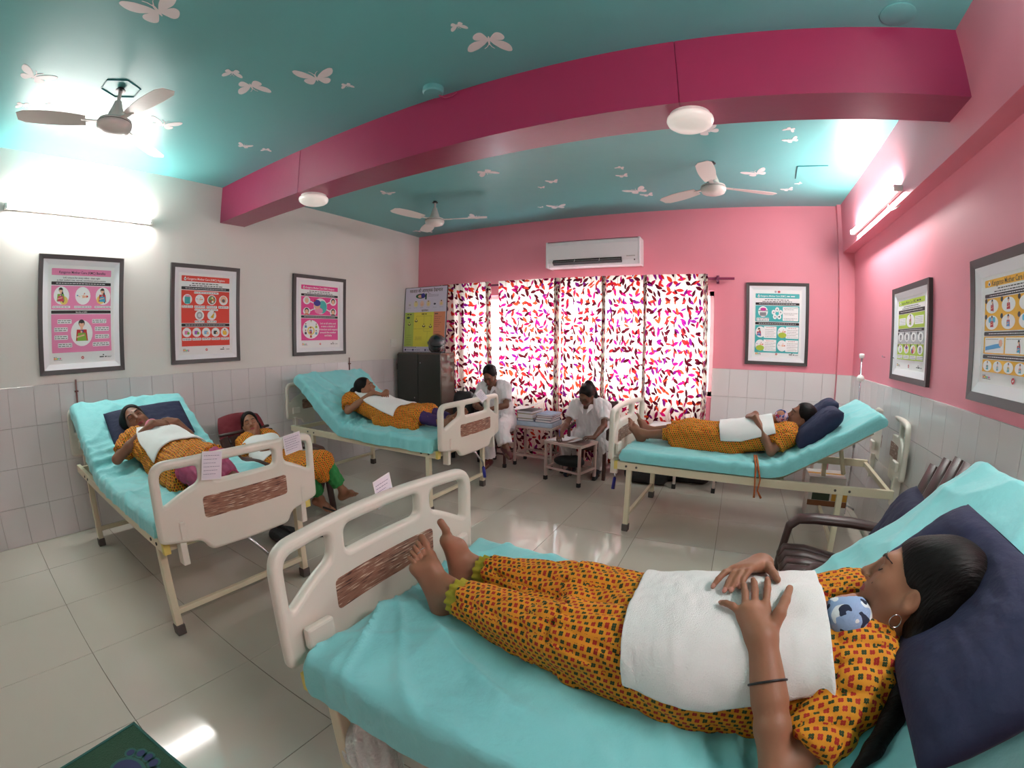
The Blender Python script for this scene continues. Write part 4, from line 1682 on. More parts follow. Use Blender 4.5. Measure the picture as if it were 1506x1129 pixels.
def person(name, J, o):
    """J: joints (world), o: options. Body is one surface; clothes and hair are separate parts."""
    s = o.get('s', 0.92)
    h = o.get('h', 0.006)
    org = A3(o['origin'])
    root = empty(name, org, o['label'], 'person')
    pts = [A3(v) for k, v in J.items() if len(np.shape(v)) == 1 and k not in ('hf', 'hu') and not k.startswith(('toe', 'dor', 'hd', 'hn', 'ht', 'big'))]
    lo = np.min(pts, 0) - 0.20
    hi = np.max(pts, 0) + 0.20
    g = o.get('ease', 0.016)
    shc = (A3(J['shL']) + A3(J['shR'])) / 2
    hipc = (A3(J['hipL']) + A3(J['hipR'])) / 2
    # upper garment without sleeves first: towels and hands rest on it
    Kf = Field(lo, hi, max(h, 0.0055))
    for a in 'LR':
        sh = A3(J['sh' + a])
        hip, kn, an = A3(J['hip' + a]), A3(J['kn' + a]), A3(J['an' + a])
        Kf.cone(lerp(J['neck'], sh, 0.35), sh, 0.05 * s + g * 0.7, 0.05 * s + g, 0.04)
        Kf.cone(lerp(sh, shc, 0.4), lerp(hip, hipc, 0.1), 0.082 * s + g, 0.1 * s + g * 1.3, 0.06)
        hem = o.get('hem', 0.8)
        e_ = lerp(hip, kn, min(hem, 1.0))
        Kf.cone(hip, e_, 0.085 * s + g, 0.066 * s + g * 1.2, 0.05, capb=hem <= 1.0)
        if hem > 1.0:
            Kf.cone(kn, lerp(kn, an, hem - 1), 0.066 * s + g * 1.2, 0.056 * s + g * 1.2, 0.03, capb=True)
    for t_ in (0.0, 0.33, 0.66, 0.95):
        hm = min(o.get('hem', 0.8), 1.0) * t_
        Kf.cone(lerp(J['hipL'], J['knL'], hm), lerp(J['hipR'], J['knR'], hm), 0.055 * s, 0.055 * s, 0.05)
    if 'extra_kurta' in o:
        o['extra_kurta'](Kf)
    drape = Field(lo, hi, Kf.h)
    drape.F = Kf.F.copy()
    for c_, r_, k_ in o.get('bulge', []):
        if len(np.shape(c_)) == 2:
            drape.cone(c_[0], c_[1], r_[0], r_[1], k_)
        else:
            drape.ell(c_, r_, None, k_)

    def snap(p, up):
        """height of the towel over the body at p, plus up"""
        q = drape.march((p[0], p[1], hi[2] - 0.02), (0, 0, -1), hi[2] - lo[2] - 0.04, 0.016, 0.004)
        return A3(p) if q is None else A3((p[0], p[1], q[2] + up))
    o['snap'] = snap
    if o.get('onto'):
        for a in 'LR':
            w_ = snap(J['wr' + a], 0.024)
            J['wr' + a] = tuple(w_)
            hd = unit(A3(J['hd' + a]))
            tip = snap(w_ + hd * 0.13, 0.012)
            J['hd' + a] = tuple(unit(tip - w_))
    F = Field(lo, hi, h)
    P, ax = add_head(F, J['head'], J['hf'], J['hu'], o.get('hs', s))
    F.cone(P(0, -0.022, -0.05), J['neck'], 0.046 * s, 0.052 * s, 0.03)
    for a in 'LR':
        sh, el, wr = A3(J['sh' + a]), A3(J['el' + a]), A3(J['wr' + a])
        hip, kn, an = A3(J['hip' + a]), A3(J['kn' + a]), A3(J['an' + a])
        F.cone(J['neck'], sh, 0.05 * s, 0.048 * s, 0.04)
        F.cone(lerp(sh, shc, 0.4), lerp(hip, hipc, 0.1), 0.082 * s, 0.098 * s, 0.06)
        F.cone(sh, el, 0.046 * s, 0.035 * s, 0.02)
        F.cone(el, lerp(el, wr, 0.35), 0.034 * s, 0.036 * s, 0.015)
        F.cone(lerp(el, wr, 0.35), wr, 0.036 * s, 0.0255 * s, 0.015)
        F.cone(hip, kn, 0.078 * s, 0.05 * s, 0.03)
        F.cone(kn, lerp(kn, an, 0.35), 0.047 * s, 0.05 * s, 0.02)
        F.cone(lerp(kn, an, 0.35), an, 0.05 * s, 0.032 * s, 0.02)
        if 'hd' + a in J:
            add_hand(F, wr, J['hd' + a], J['hn' + a], J['ht' + a], s * 0.95, o.get('curl', 0.5), o.get('spread', 0.7))
        if 'toe' + a in J:
            o.setdefault('toes', {})[a] = add_foot(F, an, J['toe' + a], J['dor' + a], J['big' + a], s * o.get('fs', 1.0))
    if 'extra_body' in o:
        o['extra_body'](F, P, ax)
    skin = o.get('skin', SKIN)
    cf = lambda V: face_colour(V, J['head'], J['hf'], J['hu'], o.get('hs', s), skin)
    fld_body = F
    if 'colour' in o:
        base = cf
        cf = lambda V: o['colour'](V, base(V))
    bo = field_obj('body', F, M_skin, root, org, colfn=cf)
    face_details(root, F, P, ax, o.get('hs', s), org, closed=o.get('closed', True), bindi=o.get('bindi', True))
    # hair
    hsz = o.get('hs', s)
    c = A3(J['head'])
    hl, hh = c - 0.3, c + 0.3
    for q in o.get('hair_pts', []):
        hl, hh = np.minimum(hl, A3(q[0]) - 0.08), np.maximum(hh, A3(q[0]) + 0.08)
    Hf = Field(hl, hh, max(h * 0.8, 0.004))
    add_hair(Hf, P, ax, hsz, o.get('low_hair', False))
    hp = o.get('hair_pts', [])
    for (a, ra), (b, rb) in zip(hp, hp[1:]):
        Hf.cone(a, b, ra, rb, 0.012)
    for (a, ra) in o.get('hair_balls', []):
        Hf.ell(P(*a), A3(ra), ax, 0.012)
    field_obj('hair', Hf, M_hair, root, org)
    # sleeves and neckline
    for a in 'LR':
        sh, el = A3(J['sh' + a]), A3(J['el' + a])
        sl = o.get('sleeve', 0.55)
        Kf.cone(sh, lerp(sh, el, sl), 0.05 * s + g, 0.047 * s + g * 1.1, 0.035, capb=True)
    Kf.ell(lerp(J['neck'], P(0, 0.0, -0.1), 0.45) + ax[1] * 0.035, A3((0.072, 0.085, 0.085)) * s, ax, 0.008, sub=True)
    Kf.ripple(o.get('fold', 0.006), o.get('waves', WAV))
    for p_, n_ in o.get('cuts', []):
        Kf.cut(p_, n_)
    field_obj(o.get('top_name', 'kurta'), Kf, o.get('top_mat', M_print), root, org, uv=True)
    # trousers
    Tf = Field(lo, hi, max(h, 0.0055))
    for a in 'LR':
        hip, kn, an = A3(J['hip' + a]), A3(J['kn' + a]), A3(J['an' + a])
        lg = o.get('leg', 0.86)
        rl = o.get('leg_r', (0.09, 0.068, 0.05))
        Tf.cone(hip, kn, rl[0] * s, rl[1] * s, 0.03)
        Tf.cone(kn, lerp(kn, an, lg), rl[1] * s, rl[2] * s, 0.02, capb=True)
    if 'extra_legs' in o:
        o['extra_legs'](Tf)
    Tf.ripple(o.get('fold', 0.006), o.get('waves', WAV))
    field_obj('trousers', Tf, o.get('leg_mat', M_print), root, org, uv=True)
    return root, dict(F=fld_body, P=P, ax=ax, drape=drape, org=org, s=s, kurta=Kf)


def drape_towel(name, fld, axis_pts, phi0, phi1, rmax, label, side, off=0.006, thick=0.007, nu=60, nv=70, mat_=None, sag=None, wav=0.003, seed=0, group='white towels over the babies'):
    """towel laid over a body: axis_pts = list of (point, up dir); cross section swept from phi0 to phi1 about the axis"""
    V = np.zeros((nu, nv, 3))
    ax_p = [A3(a) for a in axis_pts]
    n = len(ax_p)
    for i in range(nu):
        t = i / (nu - 1) * (n - 1)
        k = min(int(t), n - 2)
        c = lerp(ax_p[k], ax_p[k + 1], t - k)
        tan = unit(ax_p[-1] - ax_p[0])
        up = A3((0, 0, 1))
        up = unit(up - tan * (up @ tan))
        sd = unit(A3(side) - tan * (A3(side) @ tan))
        sd = unit(sd - up * (sd @ up))
        prev = None
        for j in range(nv):
            p0_ = phi0 if not isinstance(phi0, tuple) else phi0[0] + (phi0[1] - phi0[0]) * i / (nu - 1)
            ph = math.radians(p0_ + (phi1 - p0_) * j / (nv - 1))
            d = sd * math.sin(ph) + up * math.cos(ph)
            q = fld.march(c + d * rmax, -d, rmax, off, 0.004)
            if q is None:
                q = c + d * (prev if prev else 0.1)
            else:
                prev = np.linalg.norm(q - c)
            w_ = wav * mnoise.noise(Vector((i * 0.16, j * 0.12, seed))) + wav * 0.6 * mnoise.noise(Vector((i * 0.4, j * 0.05, seed + 9)))
            V[i, j] = q + d * w_
    # relax so that the cloth spans hollows
    for _ in range(6):
        U = V.copy()
        U[1:-1, 1:-1] = (V[:-2, 1:-1] + V[2:, 1:-1] + V[1:-1, :-2] + V[1:-1, 2:]) / 4
        V = 0.5 * V + 0.5 * U
    # outward normals
    gu = np.gradient(V, axis=0)
    gv = np.gradient(V, axis=1)
    nrm = np.cross(gv, gu)
    nrm /= np.linalg.norm(nrm, axis=2, keepdims=True) + 1e-9
    cen = np.mean(ax_p, 0)
    if np.sum(nrm * (V - cen)) < 0:
        nrm = -nrm
    top = V + nrm * thick
    allv = np.concatenate([V.reshape(-1, 3), top.reshape(-1, 3)])
    N = nu * nv
    Q = grid_quads(nu, nv)
    bd = []
    for i in range(nu - 1):
        bd.append([i * nv, (i + 1) * nv, (i + 1) * nv + N, i * nv + N])
        bd.append([i * nv + nv - 1, i * nv + nv - 1 + N, (i + 1) * nv + nv - 1 + N, (i + 1) * nv + nv - 1])
    for j in range(nv - 1):
        bd.append([j, j + N, j + 1 + N, j + 1])
        bd.append([(nu - 1) * nv + j, (nu - 1) * nv + j + 1, (nu - 1) * nv + j + 1 + N, (nu - 1) * nv + j + N])
    Q2 = np.concatenate([Q, Q[:, ::-1] + N, np.array(bd)])
    org = cen.copy()
    me = quads_mesh(name, allv - org, Q2)
    b2 = bmesh.new()
    b2.from_mesh(me)
    bmesh.ops.recalc_face_normals(b2, faces=list(b2.faces))
    b2.to_mesh(me)
    b2.free()
    o = me_obj(name, me, mat_ or M_towel, None, smooth=True)
    o.location = org
    if label:
        tag(o, label, 'towel', group)
    return o, V, nrm
# ---------------------------------------------------------------- woman on the nearest bed
J = dict(head=(4.698, 1.776, 0.998), hf=(-0.82, 0.46, 0.33), hu=(0.465, 0.227, 0.855),
         neck=(4.62, 1.79, 0.885),
         shL=(4.60, 1.655, 0.825), shR=(4.625, 1.975, 0.845),
         elL=(4.452, 1.488, 0.712), wrL=(4.374, 1.672, 0.902),
         elR=(4.45, 2.13, 0.74), wrR=(4.372, 1.93, 0.945),
         hipL=(4.24, 1.72, 0.755), hipR=(4.24, 1.90, 0.76),
         knL=(3.90, 1.735, 0.752), knR=(3.87, 1.94, 0.76),
         anL=(3.53, 1.80, 0.724), anR=(3.52, 1.955, 0.725),
         toeL=(-0.52, 0.10, 0.82), dorL=(0.88, -0.05, 0.42), bigL=(0.0, 1.0, 0.0),
         toeR=(-0.36, 0.06, 0.90), dorR=(0.80, 0.52, 0.36), bigR=(0.5, -0.9, 0.0))


NAILS = []


def main_hands(F, P, ax):
    sn = opts['snap']
    # near (left) hand spread on the towel
    w0 = A3(J['wrL'])
    kn = [A3(q) for q in ((4.376, 1.739, 0.938), (4.353, 1.732, 0.937), (4.334, 1.725, 0.930), (4.326, 1.714, 0.918))]
    tp = [A3(q) for q in ((4.379, 1.822, 0.940), (4.347, 1.818, 0.940), (4.323, 1.808, 0.936), (4.281, 1.738, 0.918))]
    kn = [0.5 * (k + sn(k, 0.013)) for k in kn]
    tp = [sn(k, 0.008) for k in tp]
    for i, k in enumerate(kn):
        F.cone(w0 + (k - w0) * 0.05 + A3((0.012 - 0.009 * i, -0.002, -0.002)), k, 0.0165, 0.0105, 0.014)
    F.cone(lerp(w0, J['elL'], 0.45), w0, 0.036, 0.029, 0.015)
    F.cone(w0, lerp(kn[1], kn[2], 0.5) - A3((-0.004, 0.02, 0.012)), 0.028, 0.024, 0.02)
    fingers(F, kn, tp, (0, -0.35, 0.94), 0.0083, 0.16, 0.003)
    F.chain([w0 + A3((0.012, 0.0, 0)), sn((4.404, 1.705, 0.915), 0.016), sn((4.416, 1.742, 0.938), 0.012), sn((4.426, 1.778, 0.946), 0.009)], [0.016, 0.0135, 0.0105, 0.0085], 0.006)
    # far (right) hand over the crest of the towel
    w1 = A3(J['wrR'])
    NAILS[:] = []
    kn2 = [A3(q) for q in ((4.345, 1.848, 0.968), (4.327, 1.845, 0.968), (4.311, 1.843, 0.964), (4.297, 1.846, 0.957))]
    tp2 = [A3(q) for q in ((4.318, 1.788, 0.950), (4.300, 1.778, 0.946), (4.285, 1.778, 0.945), (4.258, 1.795, 0.940))]
    kn2 = [sn(k, 0.026) for k in kn2]
    tp2 = [sn(k, 0.009) for k in tp2]
    for i, k in enumerate(kn2):
        F.cone(w1 + A3((0.012 - 0.009 * i, 0, 0)), k, 0.0165, 0.0105, 0.014)
    fingers(F, kn2, tp2, (0, 0.1, 1.0), 0.0078, 0.16, 0.003)
    F.chain([w1 + A3((0.01, 0, 0)), sn((4.385, 1.885, 0.958), 0.02), sn((4.395, 1.845, 0.962), 0.013), sn((4.402, 1.815, 0.956), 0.009)], [0.015, 0.0125, 0.010, 0.008], 0.006)

    for k, t_ in list(zip(kn, tp)) + list(zip(kn2, tp2)):
        NAILS.append(t_ + unit(t_ - k) * 0.003 + A3((0, 0, 0.006)))


def nails(V, col):
    for q in NAILS:
        m = np.linalg.norm(V - A3(q), axis=1) < 0.0072
        col[m] = lin(196, 140, 124)
    return col


def main_kurta(K):
    # cloth spreading on the sheet beside hips and thighs, and the bulge of the baby on the chest
    K.cone((4.40, 1.67, 0.68), (3.98, 1.705, 0.675), 0.045, 0.035, 0.06)
    K.cone((4.36, 1.96, 0.70), (4.0, 1.98, 0.70), 0.05, 0.045, 0.06)
    K.ell((4.18, 1.80, 0.785), (0.17, 0.13, 0.08), None, 0.06)


def main_legs(T):
    T.cone((3.98, 1.71, 0.69), (3.72, 1.755, 0.675), 0.045, 0.03, 0.05)
    T.cone((3.95, 1.97, 0.71), (3.72, 1.97, 0.70), 0.05, 0.04, 0.05)
    T.cone((3.98, 1.83, 0.74), (3.78, 1.85, 0.72), 0.05, 0.035, 0.05)


opts = dict(fs=1.1, low_hair=True, origin=(4.25, 1.80, 0.655), label='woman in mustard print clothes on the nearest bed, hands on a white towel', h=0.0034, s=0.96, hs=0.97,
            extra_body=main_hands, colour=nails, extra_kurta=main_kurta, extra_legs=main_legs, hem=0.95, leg=0.80, leg_r=(0.095, 0.078, 0.062), sleeve=0.70,
            ease=0.02, fold=0.008, closed=True,
            hair_pts=[((4.735, 1.735, 0.985), 0.045), ((4.71, 1.70, 0.925), 0.032), ((4.685, 1.65, 0.885), 0.026), ((4.665, 1.60, 0.86), 0.024), ((4.64, 1.55, 0.835), 0.022), ((4.605, 1.50, 0.805), 0.018), ((4.57, 1.465, 0.775), 0.008)],
            hair_balls=[((0, -0.06, 0.0), (0.08, 0.065, 0.09)), ((0, -0.055, 0.06), (0.082, 0.095, 0.085))],
            bulge=[((4.44, 1.81, 0.865), (0.14, 0.10, 0.045), 0.06), ((4.32, 1.80, 0.845), (0.15, 0.11, 0.05), 0.06), (((4.50, 1.78, 0.90), (4.36, 1.82, 0.87)), (0.05, 0.045), 0.05)])
main_root, MW = person('person', J, opts)
MAINW = J
MO = MW['org']
P, ax = MW['P'], MW['ax']
# ruffled olive cuffs at the trouser ends
for a in 'LR':
    kn, an = A3(J['kn' + a]), A3(J['an' + a])
    c0 = lerp(kn, an, 0.80)
    dd = unit(an - kn)
    u1 = unit(np.cross(dd, A3((0, 0, 1))))
    u2 = np.cross(u1, dd)
    nu, nv = 8, 60
    V = np.zeros((nu, nv, 3))
    for i in range(nu):
        for j in range(nv):
            q = 2 * PI * j / nv
            rr = 0.050 + 0.004 * i / nu + (0.006 * i / nu) * math.sin(q * 13) + (0.006 if i == 0 else 0)
            V[i, j] = c0 - dd * 0.012 + dd * 0.05 * i / (nu - 1) + (u1 * math.cos(q) + u2 * math.sin(q)) * rr
    Q = grid_quads(nu, nv, True)
    me = quads_mesh('trouser_cuff', V.reshape(-1, 3) - MO, Q)
    me_obj('trouser_cuff', me, M_olive, main_root)
# jewellery: earring hoop, nose stud, bangle, toe rings
b = B()
torus(b, Vector(P(-0.078, -0.004, -0.080)) - Vector(MO), 0.0135, 0.0011, ax[0] * 0.8 + ax[1] * 0.5)
b.done('earring', M_silver, main_root, smooth=True)
b = B()
torus(b, Vector(P(-0.020, 0.099, -0.038)) - Vector(MO), 0.004, 0.0008, ax[2], 16, 6)
b.done('nose_ring', M_gold, main_root, smooth=True)
wr, el = A3(J['wrL']), A3(J['elL'])
b = B()
torus(b, Vector(lerp(wr, el, 0.33)) - Vector(MO), 0.0375, 0.0026, wr - el, 36, 8)
b.done('bangle', M_darkmetal, main_root, smooth=True)
for k in (1, 2):
    p1, p2, r_t, n_t = opts['toes']['L'][k]
    b = B()
    torus(b, Vector(p1) - Vector(MO), r_t * 1.12, 0.0013, p2 - p1, 18, 6)
    b.done('toe_ring', M_silver, main_root, smooth=True)
q = MW['F'].march(P(-0.045, 0.14, -0.045), -ax[1], 0.14, 0.0, 0.002)
if q is not None:
    B().lathe([(0.0005, 0.001), (0.002, 0.0006), (0.0024, 0.0)], q - MO, 10, Matrix([list(ax[0]), list(ax[2]), list(ax[1])]).transposed()).done('mole', M_lash, main_root, smooth=True)

# newborn under the towel, only its capped head showing
def baby(head, tail, r, hr, label, cap_mat, face_dir, group='newborn babies on their mothers'):
    h_, t_ = A3(head), A3(tail)
    org = lerp(h_, t_, 0.5)
    e = empty('newborn_baby', org, label, 'baby', group)
    F = Field(np.minimum(h_, t_) - 0.16, np.maximum(h_, t_) + 0.16, 0.006)
    d = unit(t_ - h_)
    F.ell(h_, (hr * 0.96,) * 3, None, 0.01)
    F.cone(h_ + d * (hr + 0.03), t_, r, r * 0.8, 0.03)
    fd = unit(face_dir)
    F.ell(h_ + fd * hr * 0.92, (0.010, 0.010, 0.010), None, 0.01)
    field_obj('body', F, M_skin, e, org, colfn=lambda V: np.tile(np.array(lin(172, 116, 92)), (len(V), 1)))
    K = Field(h_ - hr - 0.06, h_ + hr + 0.06, 0.004)
    K.ell(h_ - d * 0.006, (hr * 1.07,) * 3, None, 0.0)
    K.cut(h_ + d * hr * 0.62, d)
    K.ell(h_ + fd * hr * 1.05 + d * hr * 0.35, (hr * 0.6,) * 3, None, 0.006, sub=True)
    field_obj('knit_cap', K, cap_mat, e, org)
    return e


def cap_material(name, base, spots):
    m = mat(name, base, 0.8, bump=0.3, bscale=150)
    t = m.node_tree
    L = t.links.new
    b = t.nodes['Principled BSDF']
    tc = nd(t, 'ShaderNodeTexCoord')
    cur = base
    prev = None
    for k, (sc, lo_, col) in enumerate(spots):
        n = nd(t, 'ShaderNodeTexNoise')
        n.inputs['Scale'].default_value = sc
        n.inputs['Detail'].default_value = 1
        mp = nd(t, 'ShaderNodeMapping')
        mp.inputs['Location'].default_value = (k * 3.3, k * 1.7, 0)
        L(tc.outputs['Object'], mp.inputs[0])
        L(mp.outputs[0], n.inputs['Vector'])
        g = nd(t, 'ShaderNodeMath', operation='GREATER_THAN')
        g.inputs[1].default_value = lo_
        L(n.outputs['Fac'], g.inputs[0])
        mx = nd(t, 'ShaderNodeMix', data_type='RGBA')
        L(g.outputs[0], mx.inputs[0])
        if prev is None:
            mx.inputs[6].default_value = base
        else:
            L(prev, mx.inputs[6])
        mx.inputs[7].default_value = col
        prev = mx.outputs[2]
    L(prev, b.inputs['Base Color'])
    return m


M_capblue = cap_material('pale_blue_printed_cotton', lin(150, 176, 214), [(26, 0.58, lin(232, 236, 240)), (34, 0.64, lin(36, 44, 70))])
baby((4.552, 1.752, 0.922), (4.36, 1.82, 0.86), 0.042, 0.052, 'newborn in a pale blue printed cap on the nearest woman', M_capblue, (0.3, 0.4, 0.85))

# white towel over belly, baby and chest, under the hands
D = MW['drape']
tw1, Vt, Nt = drape_towel('white_towel', D, [(4.115, 1.82, 0.74), (4.30, 1.82, 0.755), (4.53, 1.82, 0.86)], (-86, -95), 62, 0.34,
                          'white terry towel under the hands of the nearest woman', (0, 1, 0), 0.008, 0.008, 90, 110)
# ---------------------------------------------------------------- the other patients
M_pinktr = mat('rose_pink_cotton', lin(176, 74, 110), 0.8, bump=0.3, bscale=30)
M_purple = mat('purple_cotton', lin(62, 34, 92), 0.8, bump=0.3, bscale=30)
M_green = mat('green_cotton', lin(40, 128, 62), 0.8, bump=0.3, bscale=30)
M_navy = mat('navy_pillow_cotton', lin(28, 34, 66), 0.8, var=0.1, bump=0.3, bscale=26, bdist=0.02)
M_maroon = mat('maroon_cushion_cotton', lin(112, 26, 38), 0.8, var=0.08, bump=0.3, bscale=26)
SK2 = lin(134, 90, 68)

# right far bed
JR = dict(head=(4.80, 4.44, 0.955), hf=(-0.92, -0.05, 0.38), hu=(0.38, 0, 0.92), neck=(4.73, 4.45, 0.86),
          shL=(4.68, 4.30, 0.82), shR=(4.71, 4.60, 0.82), elL=(4.57, 4.235, 0.715), wrL=(4.445, 4.365, 0.885),
          elR=(4.56, 4.70, 0.73), wrR=(4.45, 4.53, 0.90),
          hipL=(4.28, 4.40, 0.75), hipR=(4.28, 4.56, 0.75), knL=(3.94, 4.42, 0.76), knR=(3.93, 4.60, 0.77),
          anL=(3.57, 4.43, 0.72), anR=(3.59, 4.58, 0.725),
          hdL=(-0.45, 0.75, 0.42), hnL=(-0.2, -0.3, 0.9), htL=(0.9, 0.2, 0.3), hdR=(-0.5, -0.75, 0.2), hnR=(0, 0.2, 1), htR=(0.9, -0.2, 0.2),
          toeL=(-0.55, -0.12, 0.80), dorL=(0.8, -0.2, 0.5), bigL=(0, 1, 0), toeR=(-0.42, 0.1, 0.90), dorR=(0.85, 0.25, 0.4), bigR=(0.2, -1, 0))


def kr(K):
    K.cone((4.3, 4.36, 0.68), (3.85, 4.38, 0.675), 0.05, 0.035, 0.06)
    K.cone((4.3, 4.6, 0.70), (3.85, 4.63, 0.70), 0.06, 0.05, 0.06)
    K.cone((4.2, 4.5, 0.74), (3.82, 4.5, 0.73), 0.07, 0.06, 0.06)


rootR, PR = person('person', JR, dict(origin=(4.25, 4.48, 0.655), label='woman in mustard print lying on the right far bed with feet towards the nurses', h=0.006, s=0.93, skin=SK2,
                   extra_kurta=kr, hem=1.42, onto=True, bulge=[((4.44, 4.45, 0.845), (0.14, 0.10, 0.05), 0.06), (((4.58, 4.43, 0.90), (4.43, 4.46, 0.86)), (0.05, 0.04), 0.05)], leg=0.55, fold=0.007, curl=0.6, hair_balls=[((0, -0.075, -0.01), (0.06, 0.05, 0.06))], sleeve=0.62))
# orange cord hanging from her clothes over the bed rail
dB = B()
for dx in (0.0, 0.035):
    dB.tube([(4.45 + dx * 0.4, 4.18, 0.69), (4.455 + dx * 0.5, 4.085, 0.67), (4.46 + dx * 0.5, 4.03, 0.64), (4.463 + dx, 4.02, 0.56), (4.468 + dx * 0.6, 4.015, 0.48), (4.47 + dx * 1.4, 4.015, 0.43)], [0.007, 0.007, 0.007, 0.006, 0.006, 0.008], 8)
for v in dB.bm.verts:
    v.co -= Vector(PR['org'])
M_cord = mat('orange_print_cord', lin(176, 92, 40), 0.8, var=0.6, vscale=60)
dB.done('drawstring', M_cord, rootR, smooth=True)
M_capfl = cap_material('pink_blue_floral_cotton', lin(214, 180, 200), [(40, 0.55, lin(60, 90, 160)), (46, 0.6, lin(170, 40, 80))])
baby((4.635, 4.42, 0.945), (4.43, 4.46, 0.86), 0.04, 0.05, 'newborn in a floral cap against the chin of the woman on the right far bed', M_capfl, (0.3, -0.5, 0.8))
D = PR['drape']
drape_towel('white_towel', D, [(4.20, 4.46, 0.74), (4.35, 4.46, 0.75), (4.60, 4.46, 0.83)], -86, 60, 0.32, 'white towel under the folded hands of the woman on the right far bed', (0, 1, 0), 0.008, 0.008, 50, 60, seed=2)

# bed by the cabinet
JM = dict(head=(0.895, 4.03, 0.985), hf=(0.80, 0.38, 0.36), hu=(-0.36, -0.06, 0.92), neck=(0.83, 4.06, 0.885),
          shR=(0.77, 3.92, 0.855), shL=(0.76, 4.21, 0.86), elR=(0.88, 3.80, 0.775), wrR=(1.065, 3.975, 0.865), elL=(0.95, 4.29, 0.76), wrL=(1.10, 4.13, 0.90),
          hipR=(1.26, 3.96, 0.75), hipL=(1.26, 4.13, 0.75), knR=(1.62, 3.99, 0.77), knL=(1.62, 4.17, 0.78), anR=(1.93, 4.02, 0.725), anL=(1.93, 4.16, 0.725),
          hdR=(0.75, 0.5, 0.42), hnR=(-0.2, -0.3, 0.9), htR=(-0.5, 0.8, 0.3), hdL=(0.6, -0.75, 0.1), hnL=(0, 0.2, 1), htL=(-0.7, -0.5, 0.2),
          toeR=(0.45, -0.05, 0.85), dorR=(-0.85, 0, 0.45), bigR=(0, 1, 0), toeL=(0.45, 0.05, 0.85), dorL=(-0.85, 0, 0.45), bigL=(0, -1, 0))


def km(K):
    K.cone((1.2, 3.90, 0.68), (1.66, 3.90, 0.675), 0.05, 0.035, 0.06)
    K.cone((1.25, 4.06, 0.76), (1.60, 4.08, 0.75), 0.08, 0.07, 0.06)


rootM, PM = person('person', JM, dict(origin=(1.25, 4.06, 0.655), label='woman with a hair bun lying on the bed by the dark cabinet', h=0.006, s=0.93, skin=lin(146, 100, 74),
                   extra_kurta=km, hem=1.1, onto=True, bulge=[((1.03, 4.06, 0.86), (0.14, 0.11, 0.05), 0.06)], leg=0.7, leg_mat=M_purple, fold=0.007, curl=0.5, sleeve=0.66, hair_balls=[((0.0, -0.135, 0.0), (0.052, 0.05, 0.05)), ((0, -0.09, 0.0), (0.05, 0.05, 0.05))]))
D = PM['drape']
drape_towel('white_towel', D, [(0.83, 4.06, 0.82), (1.05, 4.06, 0.78), (1.42, 4.06, 0.75)], (-46, -86), 60, 0.32, 'white towel over the woman with a hair bun by the cabinet', (0, 1, 0), 0.008, 0.008, 56, 60, seed=3)

# leftmost bed
JL = dict(head=(0.70, 1.85, 0.935), hf=(0.80, -0.28, 0.50), hu=(-0.42, -0.38, 0.72), neck=(0.80, 1.89, 0.865),
          shR=(0.90, 1.725, 0.82), shL=(0.88, 2.05, 0.83), elR=(0.97, 1.615, 0.745), wrR=(1.05, 1.865, 0.905), elL=(1.04, 2.16, 0.785), wrL=(1.01, 2.055, 0.935),
          hipR=(1.30, 1.86, 0.75), hipL=(1.30, 2.02, 0.75), knR=(1.68, 1.83, 0.765), knL=(1.66, 2.03, 0.79), anR=(1.90, 1.86, 0.705), anL=(1.90, 2.02, 0.705),
          hdR=(0.1, 0.95, 0.25), hnR=(0.3, -0.3, 0.9), htR=(-0.9, 0.2, 0.2), hdL=(0.15, -0.95, 0.1), hnL=(0.5, 0.1, 0.85), htL=(-0.6, -0.4, 0.5),
          toeR=(0.6, -0.75, 0.2), dorR=(-0.5, -0.3, 0.8), bigR=(0.3, 0.2, 1), toeL=(0.6, 0.75, 0.2), dorL=(-0.5, 0.3, 0.8), bigL=(0.3, -0.2, 1))


def kl(K):
    K.cone((1.2, 1.80, 0.69), (1.66, 1.76, 0.68), 0.06, 0.04, 0.06)
    K.cone((1.25, 2.06, 0.71), (1.62, 2.07, 0.71), 0.06, 0.05, 0.06)
    K.ell((1.42, 1.93, 0.80), (0.2, 0.12, 0.07), None, 0.06)


rootL, PL = person('person', JL, dict(origin=(1.3, 1.93, 0.655), label='woman in mustard print with raised folded arms on the leftmost bed', h=0.0055, s=0.97, hs=1.12, skin=lin(132, 88, 66),
                   extra_kurta=kl, hem=0.95, onto=True, bulge=[((1.06, 1.93, 0.85), (0.13, 0.11, 0.05), 0.06), (((0.98, 1.91, 0.89), (1.12, 1.94, 0.86)), (0.045, 0.04), 0.05)], leg=0.8, leg_mat=M_pinktr, fold=0.008, curl=0.7, sleeve=0.62, closed=False, hair_balls=[((0, -0.06, -0.02), (0.082, 0.06, 0.085)), ((0.03, -0.04, 0.03), (0.075, 0.085, 0.09))]))
M_cappink = cap_material('pink_cotton', lin(214, 130, 150), [(40, 0.6, lin(190, 40, 70))])
baby((0.93, 1.90, 0.915), (1.10, 1.93, 0.85), 0.04, 0.048, 'newborn in a pink cap at the mouth of the woman on the leftmost bed', M_cappink, (0.3, -0.3, 0.8))
D = PL['drape']
drape_towel('white_towel', D, [(0.93, 1.92, 0.80), (1.1, 1.92, 0.78), (1.36, 1.94, 0.75)], (-50, -84), 66, 0.32, 'white towel over the chest of the woman on the leftmost bed', (0, 1, 0), 0.008, 0.008, 50, 64, seed=4)

